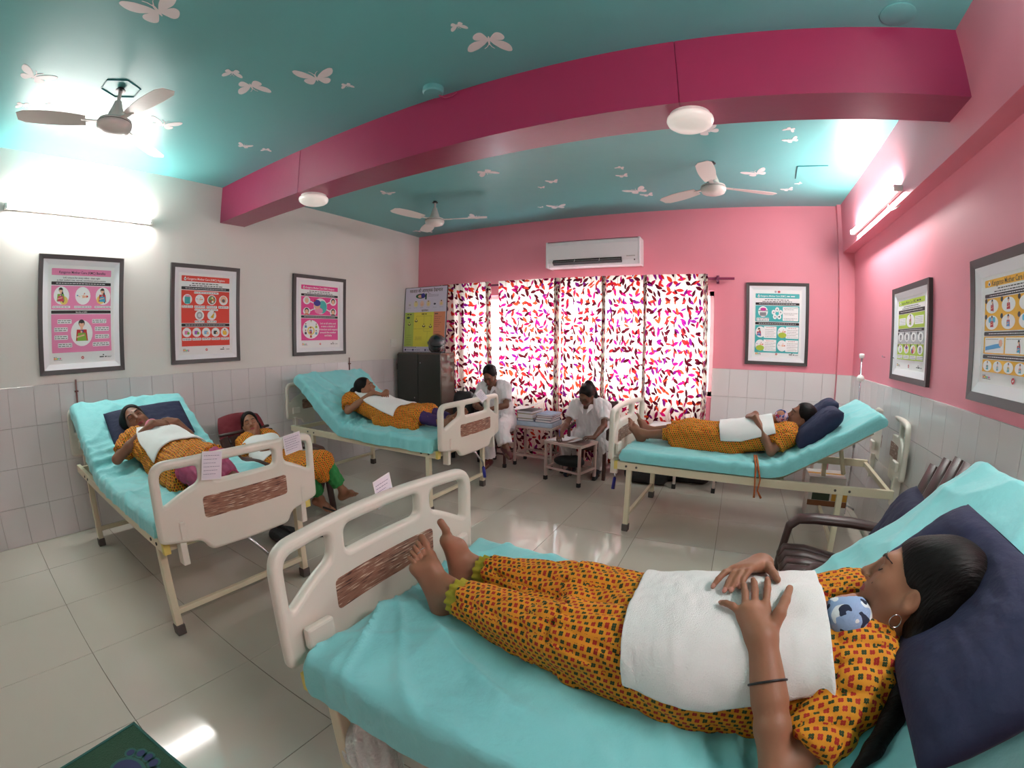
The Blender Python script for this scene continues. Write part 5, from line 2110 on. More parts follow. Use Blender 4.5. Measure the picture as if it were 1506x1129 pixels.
# girl reclining in the low chair between the two left beds
JG = dict(head=(0.60, 2.88, 0.755), hf=(0.80, -0.42, 0.36), hu=(-0.42, 0.0, 0.90), neck=(0.64, 2.89, 0.655),
          shR=(0.70, 2.74, 0.61), shL=(0.68, 3.03, 0.615), elR=(0.88, 2.70, 0.50), wrR=(1.02, 2.80, 0.585), elL=(0.88, 3.06, 0.51), wrL=(1.03, 2.96, 0.59),
          hipR=(1.05, 2.80, 0.46), hipL=(1.05, 2.96, 0.46), knR=(1.40, 2.88, 0.50), knL=(1.42, 3.04, 0.53), anR=(1.26, 3.10, 0.15), anL=(1.46, 3.19, 0.24),
          hdR=(0.4, 0.9, 0.1), hnR=(0, -0.1, 1), htR=(-0.8, 0.3, 0.2), hdL=(0.4, -0.9, 0.1), hnL=(0, 0.1, 1), htL=(-0.8, -0.3, 0.2),
          toeR=(0.62, 0.55, -0.50), dorR=(0.55, 0.3, 0.75), bigR=(-0.4, 0.7, 0), toeL=(0.90, 0.22, 0.30), dorL=(-0.3, 0.1, 0.95), bigL=(0.1, -1, 0))


def kg(K):
    K.cone((1.08, 2.88, 0.50), (1.36, 2.95, 0.53), 0.09, 0.08, 0.06)
    K.cone((1.42, 2.95, 0.50), (1.40, 3.03, 0.42), 0.07, 0.075, 0.05)


rootG, PG = person('person', JG, dict(origin=(0.95, 2.88, 0.0), label='girl in mustard print and green trousers reclining beside the leftmost bed', h=0.0055, s=0.86, hs=0.95, skin=lin(150, 104, 78),
                   extra_kurta=kg, hem=1.15, onto=True, bulge=[((0.86, 2.88, 0.59), (0.12, 0.10, 0.08), 0.06)], leg=0.74, leg_r=(0.09, 0.075, 0.066), leg_mat=M_green, fold=0.006, curl=0.5, sleeve=0.75, bindi=False,
                   hair_balls=[((0, -0.05, -0.04), (0.095, 0.055, 0.10)), ((0.04, -0.03, -0.11), (0.06, 0.04, 0.07)), ((-0.05, -0.03, -0.10), (0.04, 0.035, 0.06))]))
D = PG['drape']
drape_towel('white_towel', D, [(0.74, 2.88, 0.55), (0.86, 2.88, 0.51), (1.04, 2.88, 0.46)], -80, 70, 0.32, 'white towel over the chest of the reclining girl', (0, 1, 0), 0.006, 0.007, 44, 50, seed=5)

# ---------------------------------------------------------------- nurses
M_uniform = mat('nurse_white_cotton', lin(228, 222, 224), 0.8, bump=0.4, bscale=24, bdist=0.02)
M_shoe = mat('maroon_shoe', lin(96, 36, 40), 0.45)
M_bshoe = mat('dark_shoe', lin(30, 32, 48), 0.45)
M_paper = mat('white_paper', lin(236, 232, 234), 0.7, var=0.02)
SK3 = lin(120, 80, 62)
VW = [(60, 20, 8, 1.4, 0.3, 1.0), (40, -34, 14, 1.9, 1.7, 0.8), (22, 30, 26, 2.2, 3.1, 0.6)]
J1 = dict(head=(1.72, 5.12, 1.075), hf=(0.10, -0.80, -0.58), hu=(0.05, -0.55, 0.82), neck=(1.71, 5.22, 0.965),
          shR=(1.56, 5.24, 0.905), shL=(1.86, 5.24, 0.92), elR=(1.50, 5.17, 0.71), wrR=(1.66, 5.04, 0.70), elL=(1.92, 5.14, 0.745), wrL=(1.81, 5.01, 0.715),
          hipR=(1.64, 5.40, 0.50), hipL=(1.80, 5.40, 0.50), knR=(1.70, 5.08, 0.44), knL=(1.92, 5.02, 0.52), anR=(1.69, 5.16, 0.10), anL=(2.01, 4.97, 0.33),
          hdR=(0.8, -0.55, 0.0), hnR=(0, -0.3, 0.9), htR=(0.2, 0.5, 0.6), hdL=(-0.75, -0.55, 0.0), hnL=(0, -0.3, 0.9), htL=(-0.2, 0.5, 0.6),
          toeR=(0.1, -1, -0.1), dorR=(0, -0.1, 1), bigR=(1, 0, 0), toeL=(0.75, -0.55, -0.35), dorL=(0.3, -0.2, 0.9), bigL=(-0.5, -0.6, 0))


def k1(K):
    K.cone((1.66, 5.38, 0.50), (1.66, 5.22, 0.50), 0.09, 0.085, 0.05)
    K.cone((1.80, 5.38, 0.50), (1.84, 5.22, 0.53), 0.09, 0.085, 0.05)


root1, PN1 = person('person', J1, dict(origin=(1.72, 5.3, 0.0), label='nurse in white sitting cross-legged beside the black bags', h=0.0065, s=0.93, skin=SK3, top_mat=M_uniform, leg_mat=M_uniform, top_name='tunic',
                    extra_kurta=k1, hem=0.5, leg=0.90, leg_r=(0.1, 0.092, 0.085), fold=0.007, waves=VW, sleeve=0.72, bindi=False, curl=0.8, hair_balls=[((0, -0.08, 0.03), (0.06, 0.05, 0.055))]))
J2 = dict(head=(2.80, 5.26, 0.91), hf=(-0.18, -0.74, -0.64), hu=(-0.02, -0.64, 0.76), neck=(2.79, 5.37, 0.815),
          shR=(2.63, 5.41, 0.755), shL=(2.96, 5.41, 0.77), elR=(2.58, 5.30, 0.585), wrR=(2.585, 5.10, 0.515), elL=(3.00, 5.27, 0.60), wrL=(2.955, 5.08, 0.505),
          hipR=(2.72, 5.62, 0.42), hipL=(2.90, 5.62, 0.42), knR=(2.58, 5.32, 0.36), knL=(3.00, 5.34, 0.38), anR=(2.62, 5.38, 0.09), anL=(2.90, 5.42, 0.09),
          hdR=(0.12, -0.75, -0.45), hnR=(-0.2, -0.5, 0.8), htR=(0.9, 0.0, 0.3), hdL=(-0.6, -0.7, 0.05), hnL=(0.3, 0.1, 0.9), htL=(-0.4, 0.6, 0.7),
          toeR=(-0.1, -1, -0.1), dorR=(0, -0.1, 1), bigR=(1, 0, 0), toeL=(0.1, -1, -0.1), dorL=(0, -0.1, 1), bigL=(-1, 0, 0))


def k2(K):
    K.cone((2.74, 5.58, 0.43), (2.66, 5.42, 0.42), 0.09, 0.09, 0.05)
    K.cone((2.90, 5.58, 0.43), (2.97, 5.42, 0.42), 0.09, 0.09, 0.05)


root2, PN2 = person('person', J2, dict(origin=(2.8, 5.5, 0.0), label='nurse in white bent over a register at the small table', h=0.0065, s=0.92, skin=lin(108, 70, 54), top_mat=M_uniform, leg_mat=M_uniform, top_name='tunic',
                    extra_kurta=k2, hem=0.5, leg=0.92, leg_r=(0.1, 0.09, 0.075), fold=0.007, waves=VW, sleeve=0.7, bindi=False, curl=0.8,
                    hair_balls=[((0, -0.10, 0.06), (0.05, 0.045, 0.05)), ((-0.045, -0.09, 0.0), (0.035, 0.035, 0.07)), ((-0.06, -0.085, -0.07), (0.028, 0.03, 0.06))]))


def shoe(root, org, ankle, d, n, big, s, m):
    F = Field(A3(ankle) - 0.25, A3(ankle) + 0.25, 0.006)
    a = A3(ankle)
    d = unit(d)
    n = unit(A3(n) - d * (A3(n) @ d))
    F.cone(a - n * 0.05 * s - d * 0.04 * s, a - n * 0.052 * s + d * 0.14 * s, 0.038 * s, 0.036 * s, 0.0)
    F.cone(a - n * 0.02 * s, a - n * 0.04 * s + d * 0.1 * s, 0.042 * s, 0.034 * s, 0.03)
    field_obj('shoe', F, m, root, org)


shoe(root1, PN1['org'], J1['anR'], J1['toeR'], J1['dorR'], None, 0.95, M_shoe)
shoe(root1, PN1['org'], J1['anL'], J1['toeL'], J1['dorL'], None, 0.95, M_shoe)
shoe(root2, PN2['org'], J2['anR'], J2['toeR'], J2['dorR'], None, 0.95, M_bshoe)
shoe(root2, PN2['org'], J2['anL'], J2['toeL'], J2['dorL'], None, 0.95, M_bshoe)
# collars and pens
for rt, PN, Jn in ((root1, PN1, J1), (root2, PN2, J2)):
    og = Vector(PN['org'])
    c = Vector(Jn['neck'])
    for sx in (-1, 1):
        b = B()
        p0 = c + Vector((sx * 0.055, 0.0, 0.015))
        p1 = c + Vector((sx * 0.075, -0.075, -0.045))
        p2 = c + Vector((sx * 0.018, -0.115, -0.115))
        p3 = c + Vector((sx * 0.03, -0.075, -0.03))
        b.add([p - og for p in (p0, p1, p2, p3)] + [p - og + Vector((0, -0.006, 0.003)) for p in (p0, p1, p2, p3)],
              [[0, 1, 2, 3], [7, 6, 5, 4], [0, 4, 5, 1], [1, 5, 6, 2], [2, 6, 7, 3], [3, 7, 4, 0]])
        b.done('collar', M_uniform, rt)
# ---------------------------------------------------------------- pillows and cushions
def pillow(name, c, ex, ey, ez, size, label, m, cat='pillow', group=None, pinch=0.12, seed=0, n=44, dents=(), rnd=0.10):
    """soft pillow: ex, ey = directions of width and height, ez = thickness direction"""
    ex, ey, ez = unit(ex), unit(ey), unit(ez)
    W_, H_, T_ = size
    Vs = []
    for side in (1, -1):
        for i in range(n):
            for j in range(n):
                u, v = 2 * i / (n - 1) - 1, 2 * j / (n - 1) - 1
                pu = 1 - pinch * (1 - abs(v) ** 2.0) * abs(u) ** 4
                pv = 1 - pinch * (1 - abs(u) ** 2.0) * abs(v) ** 4
                x, y = u * W_ / 2 * pv ** 0 * (1 - pinch * 0.6 * (1 - v * v) * 0), v * H_ / 2
                x *= math.sqrt(1 - rnd * v * v)
                y *= math.sqrt(1 - rnd * u * u)
                x *= 1 - pinch * 0.5 * (1 - v * v) * (abs(u) ** 3)
                y *= 1 - pinch * 0.5 * (1 - u * u) * (abs(v) ** 3)
                t = max(0.0, (1 - u ** 4)) ** 0.55 * max(0.0, (1 - v ** 4)) ** 0.55
                z = side * T_ / 2 * t
                if side > 0:
                    for (du, dv, dr, dep) in dents:
                        z -= dep * math.exp(-((x - du) ** 2 + (y - dv) ** 2) / dr ** 2)
                nz = 0.006 * mnoise.noise(Vector((u * 2.5 + seed, v * 2.5, side))) + 0.004 * mnoise.noise(Vector((u * 7 + seed, v * 7, side * 2)))
                Vs.append(ex * x + ey * y + ez * (z + nz * t))
    Vs = np.array(Vs)
    Q = grid_quads(n, n)
    me = quads_mesh(name, Vs, np.concatenate([Q, Q[:, ::-1] + n * n]))
    b2 = bmesh.new()
    b2.from_mesh(me)
    bmesh.ops.remove_doubles(b2, verts=list(b2.verts), dist=0.0012)
    bmesh.ops.recalc_face_normals(b2, faces=list(b2.faces))
    b2.to_mesh(me)
    b2.free()
    o = me_obj(name, me, m, None, smooth=True)
    o.location = c
    tag(o, label, cat, group)
    return o


def slope(a, sgn=1):
    a = R_(a)
    return A3((sgn * math.cos(a), 0, math.sin(a))), A3((-sgn * math.sin(a), 0, math.cos(a)))


# nearest bed: large navy pillow under the woman's head, slumped towards the camera
d_, n_ = slope(40)
pF = pillow('pillow', tuple(A3((4.812, 1.70, 0.950)) + n_ * 0.062), (0.06, 1, 0.0), d_, n_, (0.72, 0.35, 0.13), 'large navy pillow under the head of the nearest woman', M_navy, 'pillow', None, 0.10, 1, dents=((0.065, -0.05, 0.14, 0.085),))
# right far bed: two navy pillows
d_, n_ = slope(31)
dd1, nn1 = slope(42)
pillow('pillow', (4.905, 4.30, 0.905), (0, 1, 0.0), dd1, nn1, (0.30, 0.42, 0.15), 'navy pillow on the near side of the right far bed', M_navy, 'pillow', None, 0.1, 2)
pillow('pillow', (4.955, 4.62, 0.945), (0.05, 1, 0), dd1, nn1, (0.30, 0.38, 0.14), 'navy pillow behind the head of the woman on the right far bed', M_navy, 'pillow', None, 0.1, 3)
# leftmost bed: one wide navy pillow
dd1, nn1 = slope(38, -1)
pillow('pillow', (0.60, 1.985, 0.885), (0.02, 1, 0.05), dd1, nn1, (0.66, 0.38, 0.12), 'wide navy pillow behind the head of the woman on the leftmost bed', M_navy, 'pillow', None, 0.1, 4)

# ---------------------------------------------------------------- low slatted plastic armchairs
M_brown = mat('brown_plastic', lin(62, 38, 34), 0.42, var=0.06, vscale=10)


def lounge_chair(loc, rz, label, bh=1.0, sh_=0.42):
    """low garden armchair, front towards local +x"""
    r = empty('garden_armchair', loc, label, 'chair', 'low brown slatted armchairs', rz)
    n = 6
    for k in range(n):
        y = -0.215 + 0.43 * k / (n - 1)
        pts = [(0.355, y, sh_ - 0.15), (0.385, y, sh_ - 0.05), (0.36, y, sh_ - 0.005), (0.25, y, sh_), (0.0, y, sh_ - 0.05), (-0.16, y, sh_ - 0.1)]
        B().tube(pts, 0.041, 8, flat=0.22, up=(0.8, 0, 0.6)).done('seat_slat', M_brown, r, smooth=True)
    for k in range(n):
        u = -1 + 2 * k / (n - 1)
        y = 0.25 * u
        top = bh - 0.09 * u * u
        pts = [(-0.12, y * 0.86, 0.27), (-0.20, y * 0.93, 0.45), (-0.30, y, 0.68), (-0.30 - (top - 0.68) * 0.42, y * 1.03, top)]
        B().tube(pts, 0.049, 8, flat=0.22, up=(0.9, 0, 0.4)).done('back_slat', M_brown, r, smooth=True)
    B().tube([(-0.325, -0.27, 0.70), (-0.325, 0.27, 0.70)], 0.022, 8, flat=0.6).done('back_rail', M_brown, r, smooth=True)
    B().tube([(-0.19, -0.25, 0.36), (-0.19, 0.25, 0.36)], 0.022, 8, flat=0.6).done('back_rail', M_brown, r, smooth=True)
    for s in (-1, 1):
        y = s * 0.31
        arm = [(0.40, y, 0.0), (0.375, y, 0.2), (0.35, y, 0.40), (0.335, y, 0.50), (0.29, y, 0.545), (0.2, y, 0.555), (0.0, y, 0.55), (-0.22, y * 0.96, 0.53), (-0.34, y * 0.9, 0.52)]
        B().tube(arm, [0.034, 0.036, 0.04, 0.044, 0.05, 0.054, 0.054, 0.046, 0.036], 12, flat=0.5, up=(1, 0, 0.05)).done('armrest', M_brown, r, smooth=True)
        B().tube([(-0.10, y * 0.9, 0.30), (-0.26, y * 0.9, 0.12), (-0.36, y * 0.92, 0.0)], 0.028, 8, flat=0.6).done('back_leg', M_brown, r, smooth=True)
        B().tube([(0.345, y, sh_ - 0.04), (0.1, y * 0.93, sh_ - 0.06), (-0.2, y * 0.88, 0.27)], 0.024, 8, flat=0.6).done('side_rail', M_brown, r, smooth=True)
    return r


lounge_chair((4.98, 3.06, 0), PI, 'low brown slatted armchair between the nearest bed and the right far bed')
lounge_chair((0.90, 2.88, 0), 0.15, 'low brown slatted armchair under the reclining girl', 0.66, 0.36)
pillow('cushion', (5.02, 2.80, 0.70), (0.25, 1, 0), (0.45, 0, 0.9), (-0.9, 0.1, 0.42), (0.40, 0.44, 0.15), 'navy cushion on the brown armchair beside the nearest bed', M_navy, 'cushion', None, 0.1, 5)
pillow('cushion', (0.52, 2.85, 0.645), (0.12, 1, 0), (-0.42, 0, 0.9), (0.9, 0.0, 0.42), (0.46, 0.44, 0.12), 'maroon cushion behind the reclining girl', M_maroon, 'cushion', None, 0.04, 6, rnd=0.3)

# ---------------------------------------------------------------- steel cabinet, chart, helmet, bags
M_steel = mat('dark_olive_steel', lin(44, 48, 42), 0.3, var=0.05, coat=0.3)
M_steelside = mat('steel_curtain_reflection_brown', lin(96, 80, 70), 0.1, var=0.05)  # brown curtain reflection put into the cabinet body colour
cb = empty('steel_cabinet', (0.465, 5.67, 0), 'dark olive steel cabinet in the far left corner', 'cabinet')
B().lohi((-0.365, -0.255, 0.06), (0.365, 0.05, 1.29), bevel=0.006).done('body', M_steelside, cb)
B().lohi((-0.345, -0.235, 0.0), (0.345, 0.04, 0.06)).done('plinth', M_black, cb)
for s in (-1, 1):
    dr = B().lohi((s * 0.183 - 0.180, -0.272, 0.08), (s * 0.183 + 0.180, -0.255, 1.275), bevel=0.004).done('door', M_steel, cb)
    B().lathe([(0.010, 0), (0.010, 0.015), (0.001, 0.018)], (s * 0.05 + 0.25 * (s > 0) * 0, -0.272, 1.16 if s > 0 else 0.7), 12, rotm(PI / 2)).done('lock', M_chrome, dr)
    for z in (0.25, 1.1):
        B().lohi((s * 0.36 - 0.008, -0.276, z - 0.04), (s * 0.36 + 0.008, -0.262, z + 0.04)).done('hinge', M_steel, dr)

# helmet on the cabinet
M_helmet = mat('black_gloss_helmet', lin(24, 24, 26), 0.12, coat=0.6)
M_visor = mat('smoked_visor', lin(50, 54, 58), 0.08, coat=0.8)
hm = empty('motorcycle_helmet', (0.71, 5.49, 1.29), 'black motorcycle helmet with smoked visor on the cabinet', 'helmet')
Hf = Field((-0.2, -0.2, -0.02), (0.2, 0.2, 0.32), 0.006)
Hf.ell((0, 0, 0.12), (0.115, 0.14, 0.125), None, 0)
Hf.ell((0, -0.03, 0.07), (0.10, 0.13, 0.085), None, 0.03)
Hf.ell((0, -0.15, 0.125), (0.085, 0.08, 0.045), None, 0.01, sub=True)
Hf.ell((0, 0, 0.02), (0.085, 0.10, 0.07), None, 0.01, sub=True)
Hf.cut((0, 0, 0.008), (0, 0, -1))
o = field_obj('shell', Hf, M_helmet, hm)
Vf = Field((-0.2, -0.2, 0.0), (0.2, 0.2, 0.32), 0.006)
Vf.ell((0, -0.004, 0.125), (0.119, 0.144, 0.115), None, 0)
Vf.ell((0, 0, 0.125), (0.113, 0.138, 0.11), None, 0, sub=True)
Vf.cut((0, -0.05, 0), (0, 1, 0))
Vf.cut((0, 0, 0.175), (0, 0, 1))
Vf.cut((0, 0, 0.085), (0, 0, -1))
field_obj('visor', Vf, M_visor, hm)
for s in (-1, 1):
    B().lathe([(0.02, 0), (0.02, 0.008), (0.001, 0.011)], (s * 0.112, -0.02, 0.13), 16, rotm(0, s * PI / 2)).done('visor_pivot', M_chrome, hm)
hm.rotation_euler = (0, 0, 0.6)

# black bags on a chair beside the cabinet
M_bag = mat('black_nylon', lin(26, 24, 26), 0.6, bump=0.4, bscale=60)


def backpack(loc, rz, s, label):
    r = empty('backpack', loc, label, 'bag', 'black bags by the cabinet', rz)
    F = Field((-0.25, -0.2, -0.02), (0.25, 0.22, 0.55), 0.008)
    F.ell((0, 0, 0.20), (0.15 * s, 0.10 * s, 0.19 * s), None, 0)
    F.cone((-0.07 * s, 0, 0.06), (-0.07 * s, 0, 0.34 * s), 0.085 * s, 0.075 * s, 0.05)
    F.cone((0.07 * s, 0, 0.06), (0.07 * s, 0, 0.34 * s), 0.085 * s, 0.075 * s, 0.05)
    F.cut((0, 0, 0.003), (0, 0, -1))
    field_obj('body', F, M_bag, r)
    P2 = Field((-0.25, -0.25, -0.02), (0.25, 0.1, 0.4), 0.008)
    P2.ell((0, -0.10 * s, 0.12 * s), (0.11 * s, 0.05 * s, 0.10 * s), None, 0)
    P2.cut((0, 0, 0.006), (0, 0, -1))
    field_obj('front_pocket', P2, M_bag, r)
    B().tube([(-0.03, 0.02, 0.41 * s), (-0.025, 0.02, 0.455 * s), (0.025, 0.02, 0.455 * s), (0.03, 0.02, 0.41 * s)], 0.008, 8).done('handle', M_bag, r, smooth=True)
    for sx in (-1, 1):
        B().tube([(sx * 0.07 * s, 0.08 * s, 0.38 * s), (sx * 0.08 * s, 0.12 * s, 0.3 * s), (sx * 0.085 * s, 0.12 * s, 0.15 * s), (sx * 0.08 * s, 0.08 * s, 0.05 * s)], 0.012, 8, flat=0.4).done('shoulder_strap', M_bag, r, smooth=True)
    return r


M_chairwood = mat('dark_brown_chair', lin(70, 36, 30), 0.45, var=0.1, vscale=14)


def simple_chair(loc, rz, label, h=0.42, back=0.85, arms=False, m=None):
    m = m or M_chairwood
    r = empty('wooden_chair', loc, label, 'chair', None, rz)
    for sx in (-1, 1):
        B().lohi((sx * 0.19 - 0.018, -0.2 - 0.018, 0), (sx * 0.19 + 0.018, -0.2 + 0.018, h), bevel=0.004).done('leg', m, r)
        B().box((sx * 0.19, 0.2, back / 2), (0.036, 0.036, back), rotm(-0.05), bevel=0.004).done('leg', m, r)
        if arms:
            B().tube([(sx * 0.215, 0.2, h + 0.2), (sx * 0.225, 0.0, h + 0.215), (sx * 0.215, -0.2, h + 0.2)], 0.02, 8, flat=0.6).done('armrest', m, r, smooth=True)
            B().lohi((sx * 0.215 - 0.014, -0.2 - 0.014, h - 0.02), (sx * 0.215 + 0.014, -0.2 + 0.014, h + 0.2)).done('arm_post', m, r)
    B().box((0, 0, h - 0.015), (0.42, 0.43, 0.03), bevel=0.008).done('seat', m, r)
    B().box((0, 0.215, back - 0.05), (0.36, 0.02, 0.09), rotm(-0.05), bevel=0.006).done('back_rail', m, r)
    for k in (-1, 0, 1):
        B().box((k * 0.1, 0.208, (h + back) / 2 - 0.03), (0.045, 0.014, back - h - 0.08), rotm(-0.05), bevel=0.003).done('back_slat', m, r)
    return r


simple_chair((1.28, 5.50, 0), 0.0, 'dark chair holding the black bags beside the cabinet', 0.42, 0.82, m=M_bag)
backpack((1.13, 5.50, 0.425), 0.1, 0.95, 'bulging black backpack on the chair, nearer the cabinet')
backpack((1.43, 5.48, 0.425), 0.0, 0.8, 'smaller black backpack on the chair, nearer the cross-legged nurse')
metal_stool = None
simple_chair((2.82, 5.50, 0), 0.0, 'wooden armchair under the writing nurse', 0.34, 0.80, True)

# ---------------------------------------------------------------- table with registers, small table, white bench
M_pinkmetal = mat('pale_pink_enamel', lin(206, 180, 172), 0.4, var=0.05)
M_blackcap = M_black


def metal_table(name, c, size, rz, label, shelf=None, m=None, top_t=0.03, foot=True):
    m = m or M_pinkmetal
    r = empty(name, c, label, 'table', None, rz)
    wx, wy, hz = size
    B().box((0, 0, hz - top_t / 2), (wx, wy, top_t), bevel=0.004).done('table_top', m, r)
    for sx in (-1, 1):
        for sy in (-1, 1):
            lg = B().lohi((sx * (wx / 2 - 0.02) - 0.013, sy * (wy / 2 - 0.02) - 0.013, 0.03), (sx * (wx / 2 - 0.02) + 0.013, sy * (wy / 2 - 0.02) + 0.013, hz - top_t), bevel=0.003).done('leg', m, r)
            B().lohi((sx * (wx / 2 - 0.02) - 0.018, sy * (wy / 2 - 0.02) - 0.018, 0.0), (sx * (wx / 2 - 0.02) + 0.018, sy * (wy / 2 - 0.02) + 0.018, 0.045), bevel=0.004).done('rubber_foot', M_blackcap, lg)
    if shelf is not None:
        for sx in (-1, 1):
            B().lohi((sx * (wx / 2 - 0.02) - 0.01, -wy / 2 + 0.02, shelf), (sx * (wx / 2 - 0.02) + 0.01, wy / 2 - 0.02, shelf + 0.02)).done('stretcher', m, r)
        for sy in (-1, 1):
            B().lohi((-wx / 2 + 0.02, sy * (wy / 2 - 0.02) - 0.01, shelf), (wx / 2 - 0.02, sy * (wy / 2 - 0.02) + 0.01, shelf + 0.02)).done('stretcher', m, r)
    return r


metal_table('side_table', (2.68, 5.16, 0), (0.46, 0.34, 0.43), R_(-14), 'small pale metal table in front of the writing nurse', 0.13)
metal_table('stool', (1.71, 5.37, 0), (0.32, 0.30, 0.40), 0.0, 'wooden stool under the cross-legged nurse', 0.15, M_chairwood)
bpy.data.objects['stool']['category'] = 'stool'
metal_table('work_table', (2.12, 5.56, 0), (0.50, 0.32, 0.48), 0.0, 'low metal table piled with registers under the curtains', 0.12)
M_plasticsheet = mat('pale_blue_plastic_sheet', lin(190, 204, 222), 0.2, var=0.1, vscale=20, bump=0.6, bscale=18, bdist=0.02)
o = B((2.12, 5.56, 0.48)).lohi((1.88, 5.40, 0.481), (2.365, 5.71, 0.535), bevel=0.012).done('plastic_wrap', M_plasticsheet)
tag(o, 'pale blue plastic covered pad on the low table', 'pad')
BOOKC = [(120, 60, 60), (60, 70, 110), (196, 180, 120), (90, 110, 140), (170, 150, 150), (40, 50, 70), (150, 160, 180), (200, 190, 180)]


def book(loc, size, rz, col, label, tilt=0.0):
    m = mat('book_cover', lin(*col), 0.45, var=0.05)
    r = empty('register_book', loc, label, 'book', 'registers piled on the low table', rz)
    sx, sy, sz = size
    B().box((0, 0, 0.002), (sx, sy, 0.004), bevel=0.001).done('cover', m, r)
    B().box((0, 0, sz - 0.002), (sx, sy, 0.004), bevel=0.001).done('cover', m, r)
    B().box((0.003, 0, sz / 2), (sx - 0.012, sy - 0.008, sz - 0.008)).done('pages', M_paper, r)
    B().box((-sx / 2 + 0.002, 0, sz / 2), (0.004, sy, sz), bevel=0.001).done('spine', m, r)
    r.rotation_euler = (0, tilt, rz)
    return r


zz = 0.536
lbl = ['dark blue register at the bottom of the right book pile', 'grey register second in the right book pile', 'thin red-brown register third in the right book pile', 'pale blue printed register topping the right book pile']
for k, (cc, t_) in enumerate(zip(((40, 50, 90), (150, 150, 160), (140, 70, 60), (150, 175, 205)), (0.03, 0.025, 0.02, 0.02))):
    book((2.245 + 0.006 * k, 5.55, zz), (0.20, 0.27, t_), 0.06 * (k % 3) - 0.06, cc, lbl[k])
    zz += t_ + 0.001
zz = 0.536
lbl = ['navy register at the bottom of the left book pile', 'yellowed thick register in the middle of the left book pile', 'worn grey register topping the left book pile']
for k, (cc, t_) in enumerate(zip(((36, 44, 80), (196, 176, 110), (120, 116, 120)), (0.03, 0.055, 0.03))):
    book((2.01 + 0.004 * k, 5.55, zz), (0.20, 0.27, t_), 0.06 - 0.06 * k, cc, lbl[k])
    zz += t_ + 0.001


def curled_sheet(name, c, w_, h_, curl, rz, label, tilt=0.0, cat='paper', thick=0.0016, lines=0, curlx=0.0):
    nu, nv = 20, 14
    V = np.zeros((2, nu, nv, 3))
    for s in (0, 1):
        for i in range(nu):
            for j in range(nv):
                u, v = i / (nu - 1), j / (nv - 1)
                V[s, i, j] = ((u - 0.5) * w_, (v - 0.5) * h_, curl * u * u + curlx * v * v + s * thick)
    Q = grid_quads(nu, nv)
    N = nu * nv
    bd = []
    for i in range(nu - 1):
        bd += [[i * nv, i * nv + N, (i + 1) * nv + N, (i + 1) * nv], [i * nv + nv - 1, (i + 1) * nv + nv - 1, (i + 1) * nv + nv - 1 + N, i * nv + nv - 1 + N]]
    for j in range(nv - 1):
        bd += [[j, j + 1, j + 1 + N, j + N], [(nu - 1) * nv + j, (nu - 1) * nv + j + N, (nu - 1) * nv + j + 1 + N, (nu - 1) * nv + j + 1]]
    me = quads_mesh(name, V.reshape(-1, 3), np.concatenate([Q[:, ::-1], Q + N, np.array(bd)]))
    o = me_obj(name, me, M_paper, None, smooth=False)
    o.location = c
    o.rotation_euler = (0, tilt, rz)
    tag(o, label, cat)
    return o


curled_sheet('open_register_sheet', (2.03, 5.50, 0.663), 0.30, 0.26, 0.12, 0.2, 'large curling white sheet lying on the left book pile', 0.12)
curled_sheet('register_page', (2.60, 5.15, 0.436), 0.22, 0.24, 0.02, R_(-10), 'white register page under the hand of the writing nurse', 0.0)
curled_sheet('register_page', (2.82, 5.10, 0.452), 0.21, 0.22, 0.05, R_(-14), 'white register page held up by the writing nurse', -0.12)
o = B((2.62, 5.03, 0.50)).tube([(2.605, 5.03, 0.445), (2.59, 5.05, 0.56)], 0.004, 8).done('pen', M_bluegrip, None, smooth=True)
tag(o, 'pen in the right hand of the writing nurse', 'pen')
# dark bag beneath the small table
Bf = Field((-0.25, -0.15, -0.01), (0.25, 0.15, 0.2), 0.008)
Bf.ell((0, 0, 0.05), (0.17, 0.08, 0.06), None, 0)
Bf.ell((0.08, 0, 0.06), (0.08, 0.07, 0.06), None, 0.03)
Bf.cut((0, 0, 0.0), (0, 0, -1))
o = field_obj('dark_handbag', Bf, M_bag, None)
o.location = (2.66, 5.17, 0.151)
tag(o, 'dark cloth bag on the rails of the small table', 'bag')
# white sheeted bench behind the right far bed
bn = empty('white_bench', (4.30, 5.52, 0), 'low bench under a white sheet behind the right far bed', 'bench')
M_whitesheet = mat('white_cotton_sheet', lin(226, 220, 222), 0.75, bump=0.35, bscale=18, bdist=0.02)
B().box((0, 0, 0.565), (1.75, 0.46, 0.09), bevel=0.025, seg=3).done('pad', M_whitesheet, bn, smooth=True)
B().lohi((-0.86, -0.22, 0.49), (0.86, 0.22, 0.52)).done('frame', M_pinkmetal, bn)
for xx in (-0.55, -0.15, 0.78):
    for yy in (-0.19, 0.19):
        lg = B().lohi((xx - 0.014, yy - 0.014, 0.03), (xx + 0.014, yy + 0.014, 0.49), bevel=0.003).done('leg', M_pinkmetal, bn)
        B().lohi((xx - 0.02, yy - 0.02, 0.0), (xx + 0.02, yy + 0.02, 0.05), bevel=0.004).done('rubber_foot', M_blackcap, lg)
